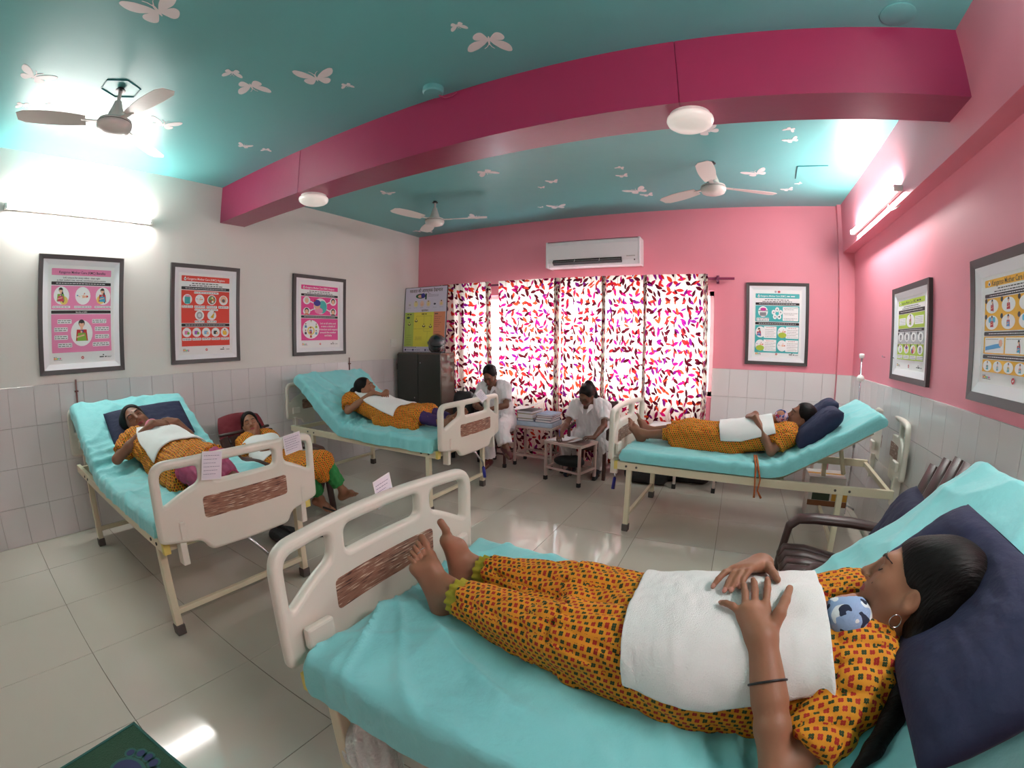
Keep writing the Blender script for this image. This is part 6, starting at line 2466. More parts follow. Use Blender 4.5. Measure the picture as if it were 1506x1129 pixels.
for k, (x, y, sx, lb) in enumerate(((3.45, 5.40, 0.2, 'dark travel bag on the floor under the foot of the right far bed'), (3.85, 5.60, 0.22, 'dark travel bag on the floor beneath the white bench'))):
    Bf = Field((-0.35, -0.2, -0.01), (0.35, 0.2, 0.32), 0.009)
    Bf.cone((-sx + 0.06, 0, 0.1), (sx - 0.06, 0, 0.1), 0.1, 0.1, 0)
    Bf.cut((0, 0, 0.0), (0, 0, -1))
    e = empty('travel_bag', (x, y, 0), lb, 'bag')
    field_obj('body', Bf, M_bag, e)
    B().tube([(-0.07, 0, 0.19), (-0.05, 0, 0.25), (0.05, 0, 0.25), (0.07, 0, 0.19)], 0.008, 8).done('handle', M_bag, e, smooth=True)

# ---------------------------------------------------------------- drip stand, cartons, mat
ds = empty('drip_stand', (5.42, 5.17, 0), 'chrome drip stand behind the right far bed head', 'drip stand')
B().tube([(0, 0, 0.02), (0, 0, 1.40)], 0.009, 10).done('pole', M_chrome, ds, smooth=True)
B().tube([(0, 0, 0.6), (0, 0, 1.0)], 0.013, 10).done('sleeve', M_chrome, ds, smooth=True)
B().lathe([(0.02, 0), (0.024, 0.02), (0.026, 0.03), (0.02, 0.04), (0.001, 0.042)], (0, 0, 1.395), 16).done('top_hook_cap', M_white, ds, smooth=True)
B().lathe([(0.012, -0.03), (0.028, -0.02), (0.034, 0.0), (0.028, 0.02), (0.012, 0.03)], (0, 0, 1.22), 18).done('clamp_knob', M_white, ds, smooth=True)
for k in range(3):
    a = 2 * PI * k / 3 + 0.3
    B().tube([(0, 0, 0.06), (0.1 * math.cos(a), 0.1 * math.sin(a), 0.012)], 0.009, 8).done('foot', M_chrome, ds, smooth=True)
M_carton = mat('printed_white_carton', lin(206, 196, 190), 0.6, var=0.12, vscale=24)
M_cartonb = mat('brown_printed_carton', lin(128, 78, 44), 0.6, var=0.15, vscale=20)
M_cartong = mat('dark_green_printed_carton', lin(50, 64, 44), 0.6, var=0.15, vscale=20)
M_cartony = mat('amber_printed_carton', lin(206, 150, 50), 0.6, var=0.1, vscale=20)


def carton(loc, size, rz, label, m, bands):
    r = empty('carton', loc, label, 'box', 'cartons stacked under the right far bed', rz)
    sx, sy, sz = size
    B().box((0, 0, sz / 2), size, bevel=0.003).done('box', m, r)
    for (z0, z1, x0, x1, mm) in bands:
        B().lohi((sx * (x0 - 0.5), -sy / 2 - 0.0012, sz * z0), (sx * (x1 - 0.5), -sy / 2 + 0.002, sz * z1)).done('printed_band', mm, r)
    B().lohi((-sx / 2, -0.02, sz), (sx / 2, 0.02, sz + 0.001)).done('tape', M_cartony, r)
    return r


carton((5.17, 4.98, 0), (0.34, 0.28, 0.14), -0.05, 'pale printed carton at the bottom of the stack under the right far bed', M_carton, [])
carton((5.17, 4.98, 0.1415), (0.34, 0.28, 0.12), -0.05, 'brown and green printed carton in the middle of the stack', M_carton, [(0.0, 0.4, 0, 1, M_cartonb), (0.42, 1.0, 0.1, 0.55, M_cartong), (0.42, 0.95, 0.6, 1, M_cartony)])
carton((5.15, 4.98, 0.263), (0.32, 0.27, 0.13), -0.02, 'white carton on top of the stack under the right far bed', M_carton, [])

M_mat = mat('green_rubber_mat', lin(32, 74, 50), 0.75, var=0.12, vscale=40, bump=0.5, bscale=200)
M_matedge = mat('dark_teal_mat_edge', lin(30, 92, 84), 0.7)
M_print1 = mat('blue_mat_print', lin(34, 44, 92), 0.7)
mo = empty('door_mat', (2.445, 1.05, 0), 'green door mat with a blue footprint at the bottom left', 'mat', None, R_(8.5))
B().lohi((0, -0.45, 0.0), (0.62, 0.0, 0.008), bevel=0.002).done('pile', M_mat, mo)
for a, b_ in (((0, -0.012), (0.62, 0.0)), ((0, -0.45), (0.62, -0.438)), ((0, -0.45), (0.012, 0)), ((0.608, -0.45), (0.62, 0))):
    B().lohi((a[0], a[1], 0), (b_[0], b_[1], 0.011), bevel=0.002).done('edge', M_matedge, mo)


def flat_blob(name, pts, z, h, m, parent):
    b = B()
    b.prism(pts, Matrix.Translation((0, 0, z)), h)
    return b.done(name, m, parent)


fx, fy = 0.215, -0.15
oval = lambda x, y, a, b_, r=0.0, n=20: [(x + a * math.cos(q) * math.cos(r) - b_ * math.sin(q) * math.sin(r), y + a * math.cos(q) * math.sin(r) + b_ * math.sin(q) * math.cos(r)) for q in [2 * PI * k / n for k in range(n)]]
flat_blob('footprint_outline', oval(fx, fy - 0.02, 0.082, 0.072), 0.008, 0.0015, M_matedge, mo)
flat_blob('footprint_ball', oval(fx, fy - 0.02, 0.068, 0.058), 0.0095, 0.001, M_print1, mo)
flat_blob('footprint_outline', oval(fx + 0.01, fy - 0.14, 0.06, 0.10), 0.008, 0.0016, M_matedge, mo)
flat_blob('footprint_heel', oval(fx + 0.01, fy - 0.14, 0.046, 0.088), 0.0097, 0.001, M_print1, mo)
for k, (x, y, r) in enumerate(((-0.075, 0.045, 0.017), (-0.04, 0.072, 0.018), (0.0, 0.082, 0.019), (0.04, 0.078, 0.02), (0.08, 0.05, 0.026))):
    flat_blob('footprint_outline', oval(fx + x, fy + y, r + 0.008, r + 0.008), 0.008, 0.0014, M_matedge, mo)
    flat_blob('footprint_toe', oval(fx + x, fy + y, r * 0.8, r), 0.0094, 0.001, M_print1, mo)

# ---------------------------------------------------------------- notes hung on the footboards
def note(c, w_, h_, tilt, face, label, lean=0.0, bendtop=True):
    """small handwritten card hung over the top bar; face = outward direction"""
    r = empty('paper_note', c, label, 'note', 'handwritten notes on the footboards')
    fx_, fy_ = unit((face[0], face[1], 0))[:2]
    sx_, sy_ = -fy_, fx_
    ca, sa = math.cos(tilt), math.sin(tilt)
    M3 = Matrix(((sx_, 0, fx_), (sy_, 0, fy_), (0, 1, 0)))
    Rt = Matrix(((ca, -sa, 0), (sa, ca, 0), (0, 0, 1)))
    Lm = Matrix.Rotation(lean, 3, 'X')
    MM = M3 @ Lm @ Rt
    p = Print()
    p.rect(-w_ / 2 + 0.004, -h_ / 2 + 0.004, w_ / 2 - 0.004, h_ / 2 - 0.004, lin(228, 220, 230))
    for k in range(6):
        p.greek(-w_ / 2 + 0.01, w_ / 2 - 0.012 - 0.01 * (k % 3), h_ / 2 - 0.02 - k * (h_ - 0.03) / 6, 0.0035, lin(120, 112, 140), seed=k + int(c[0] * 100))
    B().box((0, 0, 0), (w_, h_, 0.001)).done('card', M_paper, r).matrix_local = MM.to_4x4()
    p.done('handwriting', M_printcol, r, MM.to_4x4())
    return r


M_printcol = attr_mat('printed_colours', 0.45, 0.4)
note((2.188, 1.755, 0.905), 0.105, 0.135, -0.15, (1, 0), 'handwritten card on the leftmost footboard, nearer the mat', 0.0)
note((2.178, 2.24, 0.925), 0.115, 0.105, 0.12, (1, 0), 'handwritten card on the leftmost footboard, nearer the reclining girl', 0.0)
note((2.19, 4.18, 0.975), 0.09, 0.10, 0.5, (0.75, -0.3), 'small white card on the footboard of the bed by the cabinet', -0.5)
note((3.188, 1.905, 0.958), 0.095, 0.10, 0.12, (1, 0.1), 'white card standing on the nearest footboard', -0.1)

# ---------------------------------------------------------------- odds and ends on the floor
M_film = mat('clear_polythene', lin(214, 214, 210), 0.25, var=0.1, vscale=30, bump=0.8, bscale=24, bdist=0.03)
Bf = Field((-0.2, -0.2, -0.3), (0.2, 0.2, 0.1), 0.007)
Bf.ell((0, 0, -0.13), (0.10, 0.07, 0.11), None, 0)
Bf.cone((0, 0, -0.03), (0, 0, 0.05), 0.03, 0.018, 0.05)
Bf.ripple(0.012, [(60, 20, 8, 1.8, 0.3, 1.0), (30, -50, 24, 2.2, 1.7, 0.8)])
e = empty('plastic_bag', (3.47, 1.46, 0.44), 'crumpled clear plastic bag hanging under the nearest bed', 'bag')
field_obj('body', Bf, M_film, e)
B().tube([(0, 0, 0.04), (0.01, -0.02, 0.085)], 0.008, 8).done('knot', M_film, e, smooth=True)
o = B((1.3, 2.75, 0)).tube([(1.25, 2.62, 0.006), (1.45, 2.70, 0.006), (1.62, 2.86, 0.006), (1.62, 3.02, 0.03), (1.50, 3.05, 0.12), (1.44, 2.98, 0.16)], 0.009, 8).done('black_cable', M_black, None, smooth=True)
tag(o, 'black cable looping on the floor beside the reclining girl', 'cable')
Bf = Field((-0.3, -0.2, -0.01), (0.3, 0.2, 0.16), 0.008)
Bf.ell((0, 0, 0.04), (0.17, 0.11, 0.05), None, 0)
Bf.cut((0, 0, 0.0), (0, 0, -1))
e = empty('cloth_bag', (1.42, 2.62, 0), 'flat black bag on the floor behind the leftmost bed foot', 'bag')
field_obj('body', Bf, M_bag, e)
B().tube([(-0.08, 0, 0.08), (-0.05, -0.02, 0.12), (0.05, -0.02, 0.12), (0.08, 0, 0.08)], 0.007, 8).done('handle', M_bag, e, smooth=True)
# ---------------------------------------------------------------- framed posters
WHT, BLK = lin(250, 248, 248), lin(30, 28, 30)
SKN, RED_, GRN_, BLU_ = lin(240, 190, 160), lin(200, 36, 44), lin(130, 180, 60), lin(60, 120, 190)
M_mount = mat('pale_grey_bevel_mount', lin(240, 238, 242), 0.4, var=0.01)
M_sheetw = mat('poster_white_sheet', lin(248, 246, 246), 0.5, var=0.005)


def woman_fig(p, x, y, s, top=RED_, wrap=GRN_, long_hair=False, baby=True):
    """small drawn mother holding a wrapped baby"""
    if long_hair:
        p.disc(x + 0.15 * s, y + 0.05 * s, 0.16 * s, BLK, 0.75 * s, rot=0.15)
    p.disc(x, y + 0.62 * s, 0.22 * s, BLK, 0.25 * s)
    p.poly([(x - 0.34 * s, y + 0.2 * s), (x + 0.34 * s, y + 0.2 * s), (x + 0.42 * s, y - 0.55 * s), (x - 0.42 * s, y - 0.55 * s)], top)
    p.rect(x - 0.08 * s, y + 0.15 * s, x + 0.08 * s, y + 0.42 * s, SKN)
    p.disc(x, y + 0.53 * s, 0.17 * s, SKN, 0.21 * s)
    p.disc(x, y + 0.70 * s, 0.17 * s, BLK, 0.09 * s)
    p.disc(x, y + 0.60 * s, 0.02 * s, RED_)
    if baby:
        p.poly([(x - 0.26 * s, y - 0.02 * s), (x + 0.26 * s, y - 0.02 * s), (x + 0.34 * s, y - 0.55 * s), (x - 0.34 * s, y - 0.55 * s)], wrap)
        p.disc(x + 0.02 * s, y + 0.08 * s, 0.11 * s, lin(40, 60, 130))
        p.disc(x - 0.02 * s, y + 0.05 * s, 0.07 * s, SKN)
        p.line(x - 0.36 * s, y - 0.30 * s, x + 0.18 * s, y - 0.16 * s, 0.09 * s, SKN)


def baby_fig(p, x, y, s):
    p.disc(x, y, 0.42 * s, SKN, 0.15 * s)
    p.disc(x + 0.46 * s, y + 0.02 * s, 0.15 * s, SKN)
    p.disc(x + 0.56 * s, y + 0.04 * s, 0.11 * s, RED_)
    p.line(x, y, x + 0.2 * s, y + 0.36 * s, 0.08 * s, SKN)
    p.disc(x + 0.21 * s, y + 0.4 * s, 0.07 * s, RED_)
    p.line(x - 0.35 * s, y, x - 0.62 * s, y + 0.12 * s, 0.09 * s, SKN)
    p.disc(x - 0.68 * s, y + 0.14 * s, 0.08 * s, BLU_)
    p.disc(x - 0.2 * s, y - 0.02 * s, 0.16 * s, WHT, 0.14 * s)


def drop_logo(p, x, y, s):
    p.poly([(x, y + 0.02 * s)] + [(x + 0.008 * s * math.sin(a), y + 0.008 * s * math.cos(a) * 1.0 - 0.002 * s) for a in [0.6 + 5.1 * k / 12 for k in range(13)]], WHT)
    p.disc(x, y - 0.003 * s, 0.004 * s, BLK)


def footer(p, W_, H_):
    """row of small logos along the foot of the sheet"""
    y = 0.052 * H_
    p.greek(0.07 * W_, 0.11 * W_, y + 0.020 * H_, 0.006, BLK, seed=3)
    for k, c in enumerate(((240, 120, 40), (250, 200, 40), (120, 200, 80), (70, 190, 200), (230, 70, 150))):
        p.rect((0.07 + 0.022 * k) * W_, y - 0.002 * H_, (0.088 + 0.022 * k) * W_, y + 0.012 * H_, lin(*c))
    p.greek(0.07 * W_, 0.19 * W_, y - 0.010 * H_, 0.005, BLK, seed=5)
    p.disc(0.5 * W_, y + 0.004 * H_, 0.021 * W_, RED_)
    p.disc(0.5 * W_, y + 0.004 * H_, 0.011 * W_, WHT, 0.006 * W_, rot=0.5)
    p.disc(0.82 * W_, y + 0.022 * H_, 0.010 * W_, BLK)
    p.greek(0.76 * W_, 0.87 * W_, y + 0.002 * H_, 0.012, BLK, seed=7)
    p.greek(0.88 * W_, 0.95 * W_, y + 0.004 * H_, 0.004, BLK, seed=8)
    p.greek(0.88 * W_, 0.94 * W_, y - 0.004 * H_, 0.004, BLK, seed=9)


def header(p, W_, H_, col, tail, txt, logo=True, sub=(None, None), top=0.965):
    y1, y0 = top * H_, (top - 0.068) * H_
    p.rect(0.05 * W_, y0, 0.95 * W_, y1, col, 0.012 * W_)
    ym = (y0 + y1) / 2 - 0.004 * H_
    t_ = 'Kangaroo Mother Care (KMC)' + ((' ' + tail) if tail else '')
    x0 = 0.155 if logo else 0.16
    if logo:
        p.poly([(0.115 * W_, ym + 0.03 * H_)] + [(0.115 * W_ + 0.022 * W_ * math.sin(a), ym - 0.004 * H_ + 0.016 * H_ * math.cos(a)) for a in [0.7 + 4.9 * k / 12 for k in range(13)]], WHT)
        p.disc(0.115 * W_, ym - 0.003 * H_, 0.010 * W_, BLK)
    if tail:
        p.text((x0 + 0.70 / 2) * W_, ym, t_, 0.052 * W_, txt, 'CENTER', 0.70 * W_)
    else:
        p.text((x0 + 0.52 / 2) * W_, ym, t_, 0.05 * W_, txt, 'CENTER', 0.52 * W_)
        p.greek((x0 + 0.54) * W_, (x0 + 0.70) * W_, ym, 0.03 * W_, txt, seed=2)
    for k in range(2):
        yy = y0 - (0.024 + 0.026 * k) * H_
        if sub[k]:
            p.text(0.5 * W_, yy, sub[k], 0.032 * W_, BLK, 'CENTER', (0.56 if k == 0 else 0.74) * W_)
        else:
            p.greek((0.24 - 0.05 * k) * W_, (0.76 + 0.05 * k) * W_, yy, 0.015 * H_, BLK, seed=11 + k)
    return y0 - 0.066 * H_


def bar(p, W_, H_, y, hgt=0.03, txt=None, seed=1):
    p.rect(0.05 * W_, y - hgt * H_, 0.95 * W_, y, BLK, 0.008 * W_)
    if txt:
        p.text(0.5 * W_, y - hgt * H_ * 0.55, txt, 0.026 * W_, WHT, 'CENTER')
    else:
        p.greek(0.12 * W_, 0.88 * W_, y - hgt * H_ * 0.5, 0.010 * H_, WHT, seed=seed)
    return y - (hgt + 0.008) * H_


def tagbox(p, x0, x1, y, h_, seed, n=1):
    p.rect(x0, y - h_ / 2, x1, y + h_ / 2, WHT, h_ * 0.2)
    for k in range(n):
        p.greek(x0 + 0.004, x1 - 0.004, y + (k - (n - 1) / 2) * h_ * 0.42 * -1, h_ * 0.26 if n > 1 else h_ * 0.4, lin(90, 80, 84), seed=seed + k)


def art_benefits(p, W_, H_):
    PK = lin(242, 140, 186)
    y = header(p, W_, H_, PK, 'Benefits', BLK, False, ("Let's ensure for every infant - their right", "to their mother's love, warmth, nourishment and protection"))
    y = bar(p, W_, H_, y, 0.032)
    yb = y - 0.24 * H_
    p.rect(0.05 * W_, yb, 0.95 * W_, y, PK)
    for k, x in enumerate((0.2, 0.52, 0.83)):
        p.disc(x * W_, y - 0.1 * H_, 0.115 * W_, WHT, 0.092 * H_)
        tagbox(p, (x - 0.13) * W_, (x + 0.13) * W_, y - 0.215 * H_, 0.022 * H_, k)
    p.disc(0.235 * W_, y - 0.15 * H_, 0.06 * W_, lin(240, 210, 110))
    woman_fig(p, 0.19 * W_, y - 0.105 * H_, 0.1 * H_, GRN_, lin(210, 60, 90), True)
    baby_fig(p, 0.52 * W_, y - 0.11 * H_, 0.12 * W_)
    p.disc(0.79 * W_, y - 0.14 * H_, 0.06 * W_, lin(250, 214, 120))
    woman_fig(p, 0.82 * W_, y - 0.105 * H_, 0.1 * H_, RED_, lin(70, 170, 210), True)
    y = bar(p, W_, H_, yb - 0.012 * H_, 0.03, 'Benefits of KMC')
    p.rect(0.05 * W_, 0.115 * H_, 0.95 * W_, y, PK)
    yc = (y + 0.115 * H_) / 2
    p.disc(0.5 * W_, yc, 0.165 * W_, WHT, 0.135 * H_)
    woman_fig(p, 0.5 * W_, yc + 0.005 * H_, 0.155 * H_, RED_, GRN_)
    for k in range(4):
        yy = yc + (0.12 - 0.08 * k) * H_
        tagbox(p, (0.09 + 0.05 * (k in (0, 3))) * W_, (0.29 + 0.06 * (k in (0, 3))) * W_, yy, 0.045 * H_, k * 3, 2)
        tagbox(p, (0.70 - 0.04 * (k in (0, 3))) * W_, (0.92 - 0.04 * (k == 0)) * W_, yy, 0.045 * H_, k * 5 + 1, 2)


def art_hygiene(p, W_, H_):
    RD = lin(232, 66, 48)
    y = header(p, W_, H_, RD, 'Hygiene', WHT)
    y = bar(p, W_, H_, y, 0.036)
    yb = y - 0.40 * H_
    p.rect(0.05 * W_, yb, 0.95 * W_, y, RD)
    tagbox(p, 0.28 * W_, 0.74 * W_, y - 0.025 * H_, 0.026 * H_, 4)
    for k in range(4):
        x = (0.16 + 0.225 * k) * W_
        p.disc(x, y - 0.11 * H_, 0.085 * W_, WHT, 0.062 * H_)
        tagbox(p, x - 0.1 * W_, x + 0.1 * W_, y - 0.2 * H_, 0.032 * H_, k, 2)
        if k == 0:
            p.rect(x - 0.05 * W_, y - 0.165 * H_, x + 0.05 * W_, y - 0.08 * H_, lin(60, 180, 180))
            p.rect(x - 0.04 * W_, y - 0.08 * H_, x + 0.04 * W_, y - 0.06 * H_, lin(240, 160, 190))
        elif k == 1:
            baby_fig(p, x, y - 0.11 * H_, 0.08 * W_)
        elif k == 2:
            p.disc(x, y - 0.11 * H_, 0.07 * W_, lin(120, 120, 90), 0.052 * H_)
            for q in range(5):
                p.disc(x + 0.035 * W_ * math.cos(q * 1.3), y - 0.11 * H_ + 0.026 * H_ * math.sin(q * 1.3), 0.02 * W_, lin(*[(230, 140, 60), (240, 220, 160), (120, 170, 70), (200, 80, 60), (245, 240, 220)][q]))
        else:
            p.disc(x, y - 0.10 * H_, 0.06 * W_, SKN, 0.045 * H_)
            p.disc(x, y - 0.115 * H_, 0.03 * W_, lin(110, 90, 90))
    tagbox(p, 0.29 * W_, 0.73 * W_, y - 0.235 * H_ + 0.0, 0.024 * H_, 9)
    for k, x in enumerate((0.38, 0.61)):
        p.disc(x * W_, y - 0.305 * H_, 0.085 * W_, WHT, 0.06 * H_)
        tagbox(p, (x - 0.09) * W_, (x + 0.09) * W_, y - 0.382 * H_, 0.026 * H_, k + 6)
    p.disc(0.38 * W_, y - 0.305 * H_, 0.055 * W_, lin(170, 172, 176), 0.045 * H_)
    p.disc(0.38 * W_, y - 0.305 * H_, 0.03 * W_, lin(220, 222, 226), 0.025 * H_)
    p.poly([(0.58 * W_, y - 0.33 * H_), (0.64 * W_, y - 0.34 * H_), (0.66 * W_, y - 0.265 * H_), (0.63 * W_, y - 0.29 * H_)], lin(222, 180, 40))
    p.line(0.65 * W_, y - 0.27 * H_, 0.67 * W_, y - 0.245 * H_, 0.008, lin(120, 80, 40))
    y = bar(p, W_, H_, yb - 0.006 * H_, 0.036)
    p.rect(0.05 * W_, 0.105 * H_, 0.95 * W_, y, RD)
    for k in range(5):
        x = (0.145 + 0.178 * k) * W_
        p.disc(x, y - 0.065 * H_, 0.08 * W_, WHT, 0.057 * H_)
        tagbox(p, x - 0.082 * W_, x + 0.082 * W_, y - 0.148 * H_, 0.032 * H_, k * 2, 2)
    cs = [lin(230, 130, 180), lin(170, 90, 190), lin(120, 180, 220), lin(40, 60, 60), lin(240, 190, 40)]
    for k in range(5):
        x = (0.145 + 0.178 * k) * W_
        p.rect(x - 0.04 * W_, y - 0.09 * H_, x + 0.03 * W_, y - 0.045 * H_, cs[k], 0.01)
        p.disc(x + 0.025 * W_, y - 0.075 * H_, 0.022 * W_, [GRN_, GRN_, SKN, SKN, SKN][k])
    woman_fig(p, (0.145 + 0.178 * 4) * W_, y - 0.07 * H_, 0.055 * H_, lin(240, 190, 40), lin(240, 190, 40), baby=False)


def art_respect(p, W_, H_):
    PK = lin(236, 70, 150)
    y = header(p, W_, H_, PK, 'Respect', WHT)
    y = bar(p, W_, H_, y, 0.034)
    yb = y - 0.285 * H_
    p.rect(0.05 * W_, yb, 0.95 * W_, y, PK)
    yc = (y + yb) / 2
    for (x, dy) in ((0.18, 0.08), (0.18, -0.085), (0.83, 0.08), (0.83, -0.085)):
        p.disc(x * W_, yc + dy * H_, 0.085 * W_, WHT, 0.06 * H_)
        p.disc(x * W_, yc + dy * H_ + 0.008 * H_, 0.05 * W_, BLK if dy < 0 or x > 0.5 else lin(225, 215, 205), 0.045 * H_)
        p.disc(x * W_, yc + dy * H_ - 0.004 * H_, 0.038 * W_, SKN, 0.036 * H_)
        if dy < 0:
            p.rect((x - 0.05) * W_, yc + dy * H_ - 0.055 * H_, (x + 0.05) * W_, yc + dy * H_ - 0.035 * H_, lin(210, 80, 40) if x < 0.5 else BLK)
        sx = 1 if x < 0.5 else -1
        p.line((x + sx * 0.1) * W_, yc + dy * 0.8 * H_, (x + sx * 0.17) * W_, yc + dy * 0.55 * H_, 0.012, WHT)
        p.disc((x + sx * 0.1) * W_, yc + dy * 0.8 * H_, 0.016 * W_, WHT)
    p.disc(0.51 * W_, yc, 0.165 * W_, WHT, 0.125 * H_)
    p.disc(0.56 * W_, yc - 0.01 * H_, 0.11 * W_, lin(70, 190, 186), 0.10 * H_)
    p.disc(0.47 * W_, yc - 0.07 * H_, 0.10 * W_, lin(244, 150, 190), 0.05 * H_)
    p.disc(0.43 * W_, yc + 0.01 * H_, 0.075 * W_, SKN, 0.06 * H_)
    p.disc(0.43 * W_, yc + 0.05 * H_, 0.085 * W_, lin(50, 50, 150), 0.05 * H_)
    p.disc(0.37 * W_, yc + 0.085 * H_, 0.02 * W_, RED_)
    y = bar(p, W_, H_, yb - 0.008 * H_, 0.036)
    p.rect(0.05 * W_, 0.115 * H_, 0.95 * W_, y, PK)
    yc = (y + 0.115 * H_) / 2
    p.disc(0.28 * W_, yc, 0.20 * W_, WHT, 0.145 * H_)
    p.disc(0.28 * W_, yc - 0.02 * H_, 0.085 * W_, lin(246, 214, 60), 0.065 * H_)
    p.disc(0.28 * W_, yc - 0.02 * H_, 0.062 * W_, WHT, 0.048 * H_)
    woman_fig(p, 0.27 * W_, yc - 0.02 * H_, 0.07 * H_, lin(70, 160, 200), RED_)
    for q in range(6):
        a = 0.5 + q * PI / 3
        woman_fig(p, (0.28 + 0.145 * math.cos(a)) * W_, yc + 0.10 * H_ * math.sin(a), 0.05 * H_, [lin(150, 190, 80), WHT, lin(70, 140, 190), lin(40, 40, 46), lin(190, 70, 50), lin(110, 170, 190)][q], WHT, baby=False)
    for k, s_ in enumerate(('Let us all unite and', 'create a shield of', 'protection and respect', 'around the mother', 'and baby')):
        p.text(0.70 * W_, yc + (0.096 - 0.048 * k) * H_, s_, 0.052 * W_, WHT, 'CENTER')


def art_teal(p, W_, H_):
    TL = lin(70, 182, 184)
    p.disc(0.46 * W_, 0.972 * H_, 0.022 * W_, lin(170, 170, 176))
    p.disc(0.53 * W_, 0.972 * H_, 0.028 * W_, RED_, 0.016 * H_)
    y = header(p, W_, H_, TL, None, WHT, True, (None, None), 0.945)
    y = bar(p, W_, H_, y, 0.036)
    yb = y - 0.235 * H_
    p.rect(0.05 * W_, yb, 0.95 * W_, y, TL)
    p.disc(0.205 * W_, y - 0.09 * H_, 0.10 * W_, WHT, 0.08 * H_)
    p.rect(0.14 * W_, y - 0.155 * H_, 0.27 * W_, y - 0.1 * H_, lin(140, 140, 146))
    p.rect(0.11 * W_, y - 0.085 * H_, 0.30 * W_, y - 0.07 * H_, lin(150, 150, 156))
    p.disc(0.21 * W_, y - 0.055 * H_, 0.06 * W_, lin(200, 50, 150), 0.022 * H_)
    tagbox(p, 0.075 * W_, 0.33 * W_, y - 0.205 * H_, 0.045 * H_, 3, 2)
    for q in range(5):
        a = PI / 2 + q * 2 * PI / 5
        p.disc((0.495 + 0.075 * math.cos(a)) * W_, y - 0.115 * H_ + 0.058 * H_ * math.sin(a), 0.042 * W_, WHT, 0.036 * H_)
        p.disc((0.495 + 0.075 * math.cos(a)) * W_, y - 0.115 * H_ + 0.058 * H_ * math.sin(a), 0.016 * W_, BLK if q == 3 else lin(170, 166, 170))
    p.rect(0.61 * W_, yb + 0.015 * H_, 0.93 * W_, y - 0.015 * H_, WHT, 0.008)
    for k in range(3):
        p.greek(0.63 * W_, 0.92 * W_, y - (0.035 + 0.075 * k) * H_, 0.008 * H_, lin(110, 100, 104), seed=k + 30)
        p.greek(0.645 * W_, 0.85 * W_, y - (0.055 + 0.075 * k) * H_, 0.008 * H_, lin(110, 100, 104), seed=k + 40)
    y = bar(p, W_, H_, yb - 0.01 * H_, 0.038)
    p.rect(0.05 * W_, 0.075 * H_, 0.95 * W_, y, TL)
    for i in range(2):
        for j in range(2):
            x0 = 0.06 + 0.45 * i
            yc = y - (0.1 + 0.195 * j) * H_
            p.rect((x0 + 0.17) * W_, yc - 0.085 * H_, (x0 + 0.43) * W_, yc + 0.085 * H_, WHT, 0.006)
            p.disc((x0 + 0.1) * W_, yc, 0.1 * W_, WHT, 0.082 * H_)
            p.greek((x0 + 0.22) * W_, (x0 + 0.38) * W_, yc + 0.066 * H_, 0.009 * H_, RED_, seed=i + j * 2)
            for k in range(5):
                p.greek((x0 + 0.2) * W_, (x0 + 0.42 - 0.04 * (k % 2)) * W_, yc + (0.035 - 0.025 * k) * H_, 0.007 * H_, lin(120, 110, 114), seed=k + i * 7 + j * 3)
            if (i, j) == (0, 0):
                woman_fig(p, (x0 + 0.07) * W_, yc - 0.01 * H_, 0.08 * H_, RED_, BLU_, True)
            elif (i, j) == (1, 1):
                baby_fig(p, (x0 + 0.1) * W_, yc, 0.1 * W_)
            else:
                p.disc((x0 + 0.1) * W_, yc - 0.04 * H_, 0.085 * W_, lin(180, 200, 70), 0.04 * H_)
                baby_fig(p, (x0 + 0.1) * W_, yc + 0.01 * H_, 0.1 * W_)


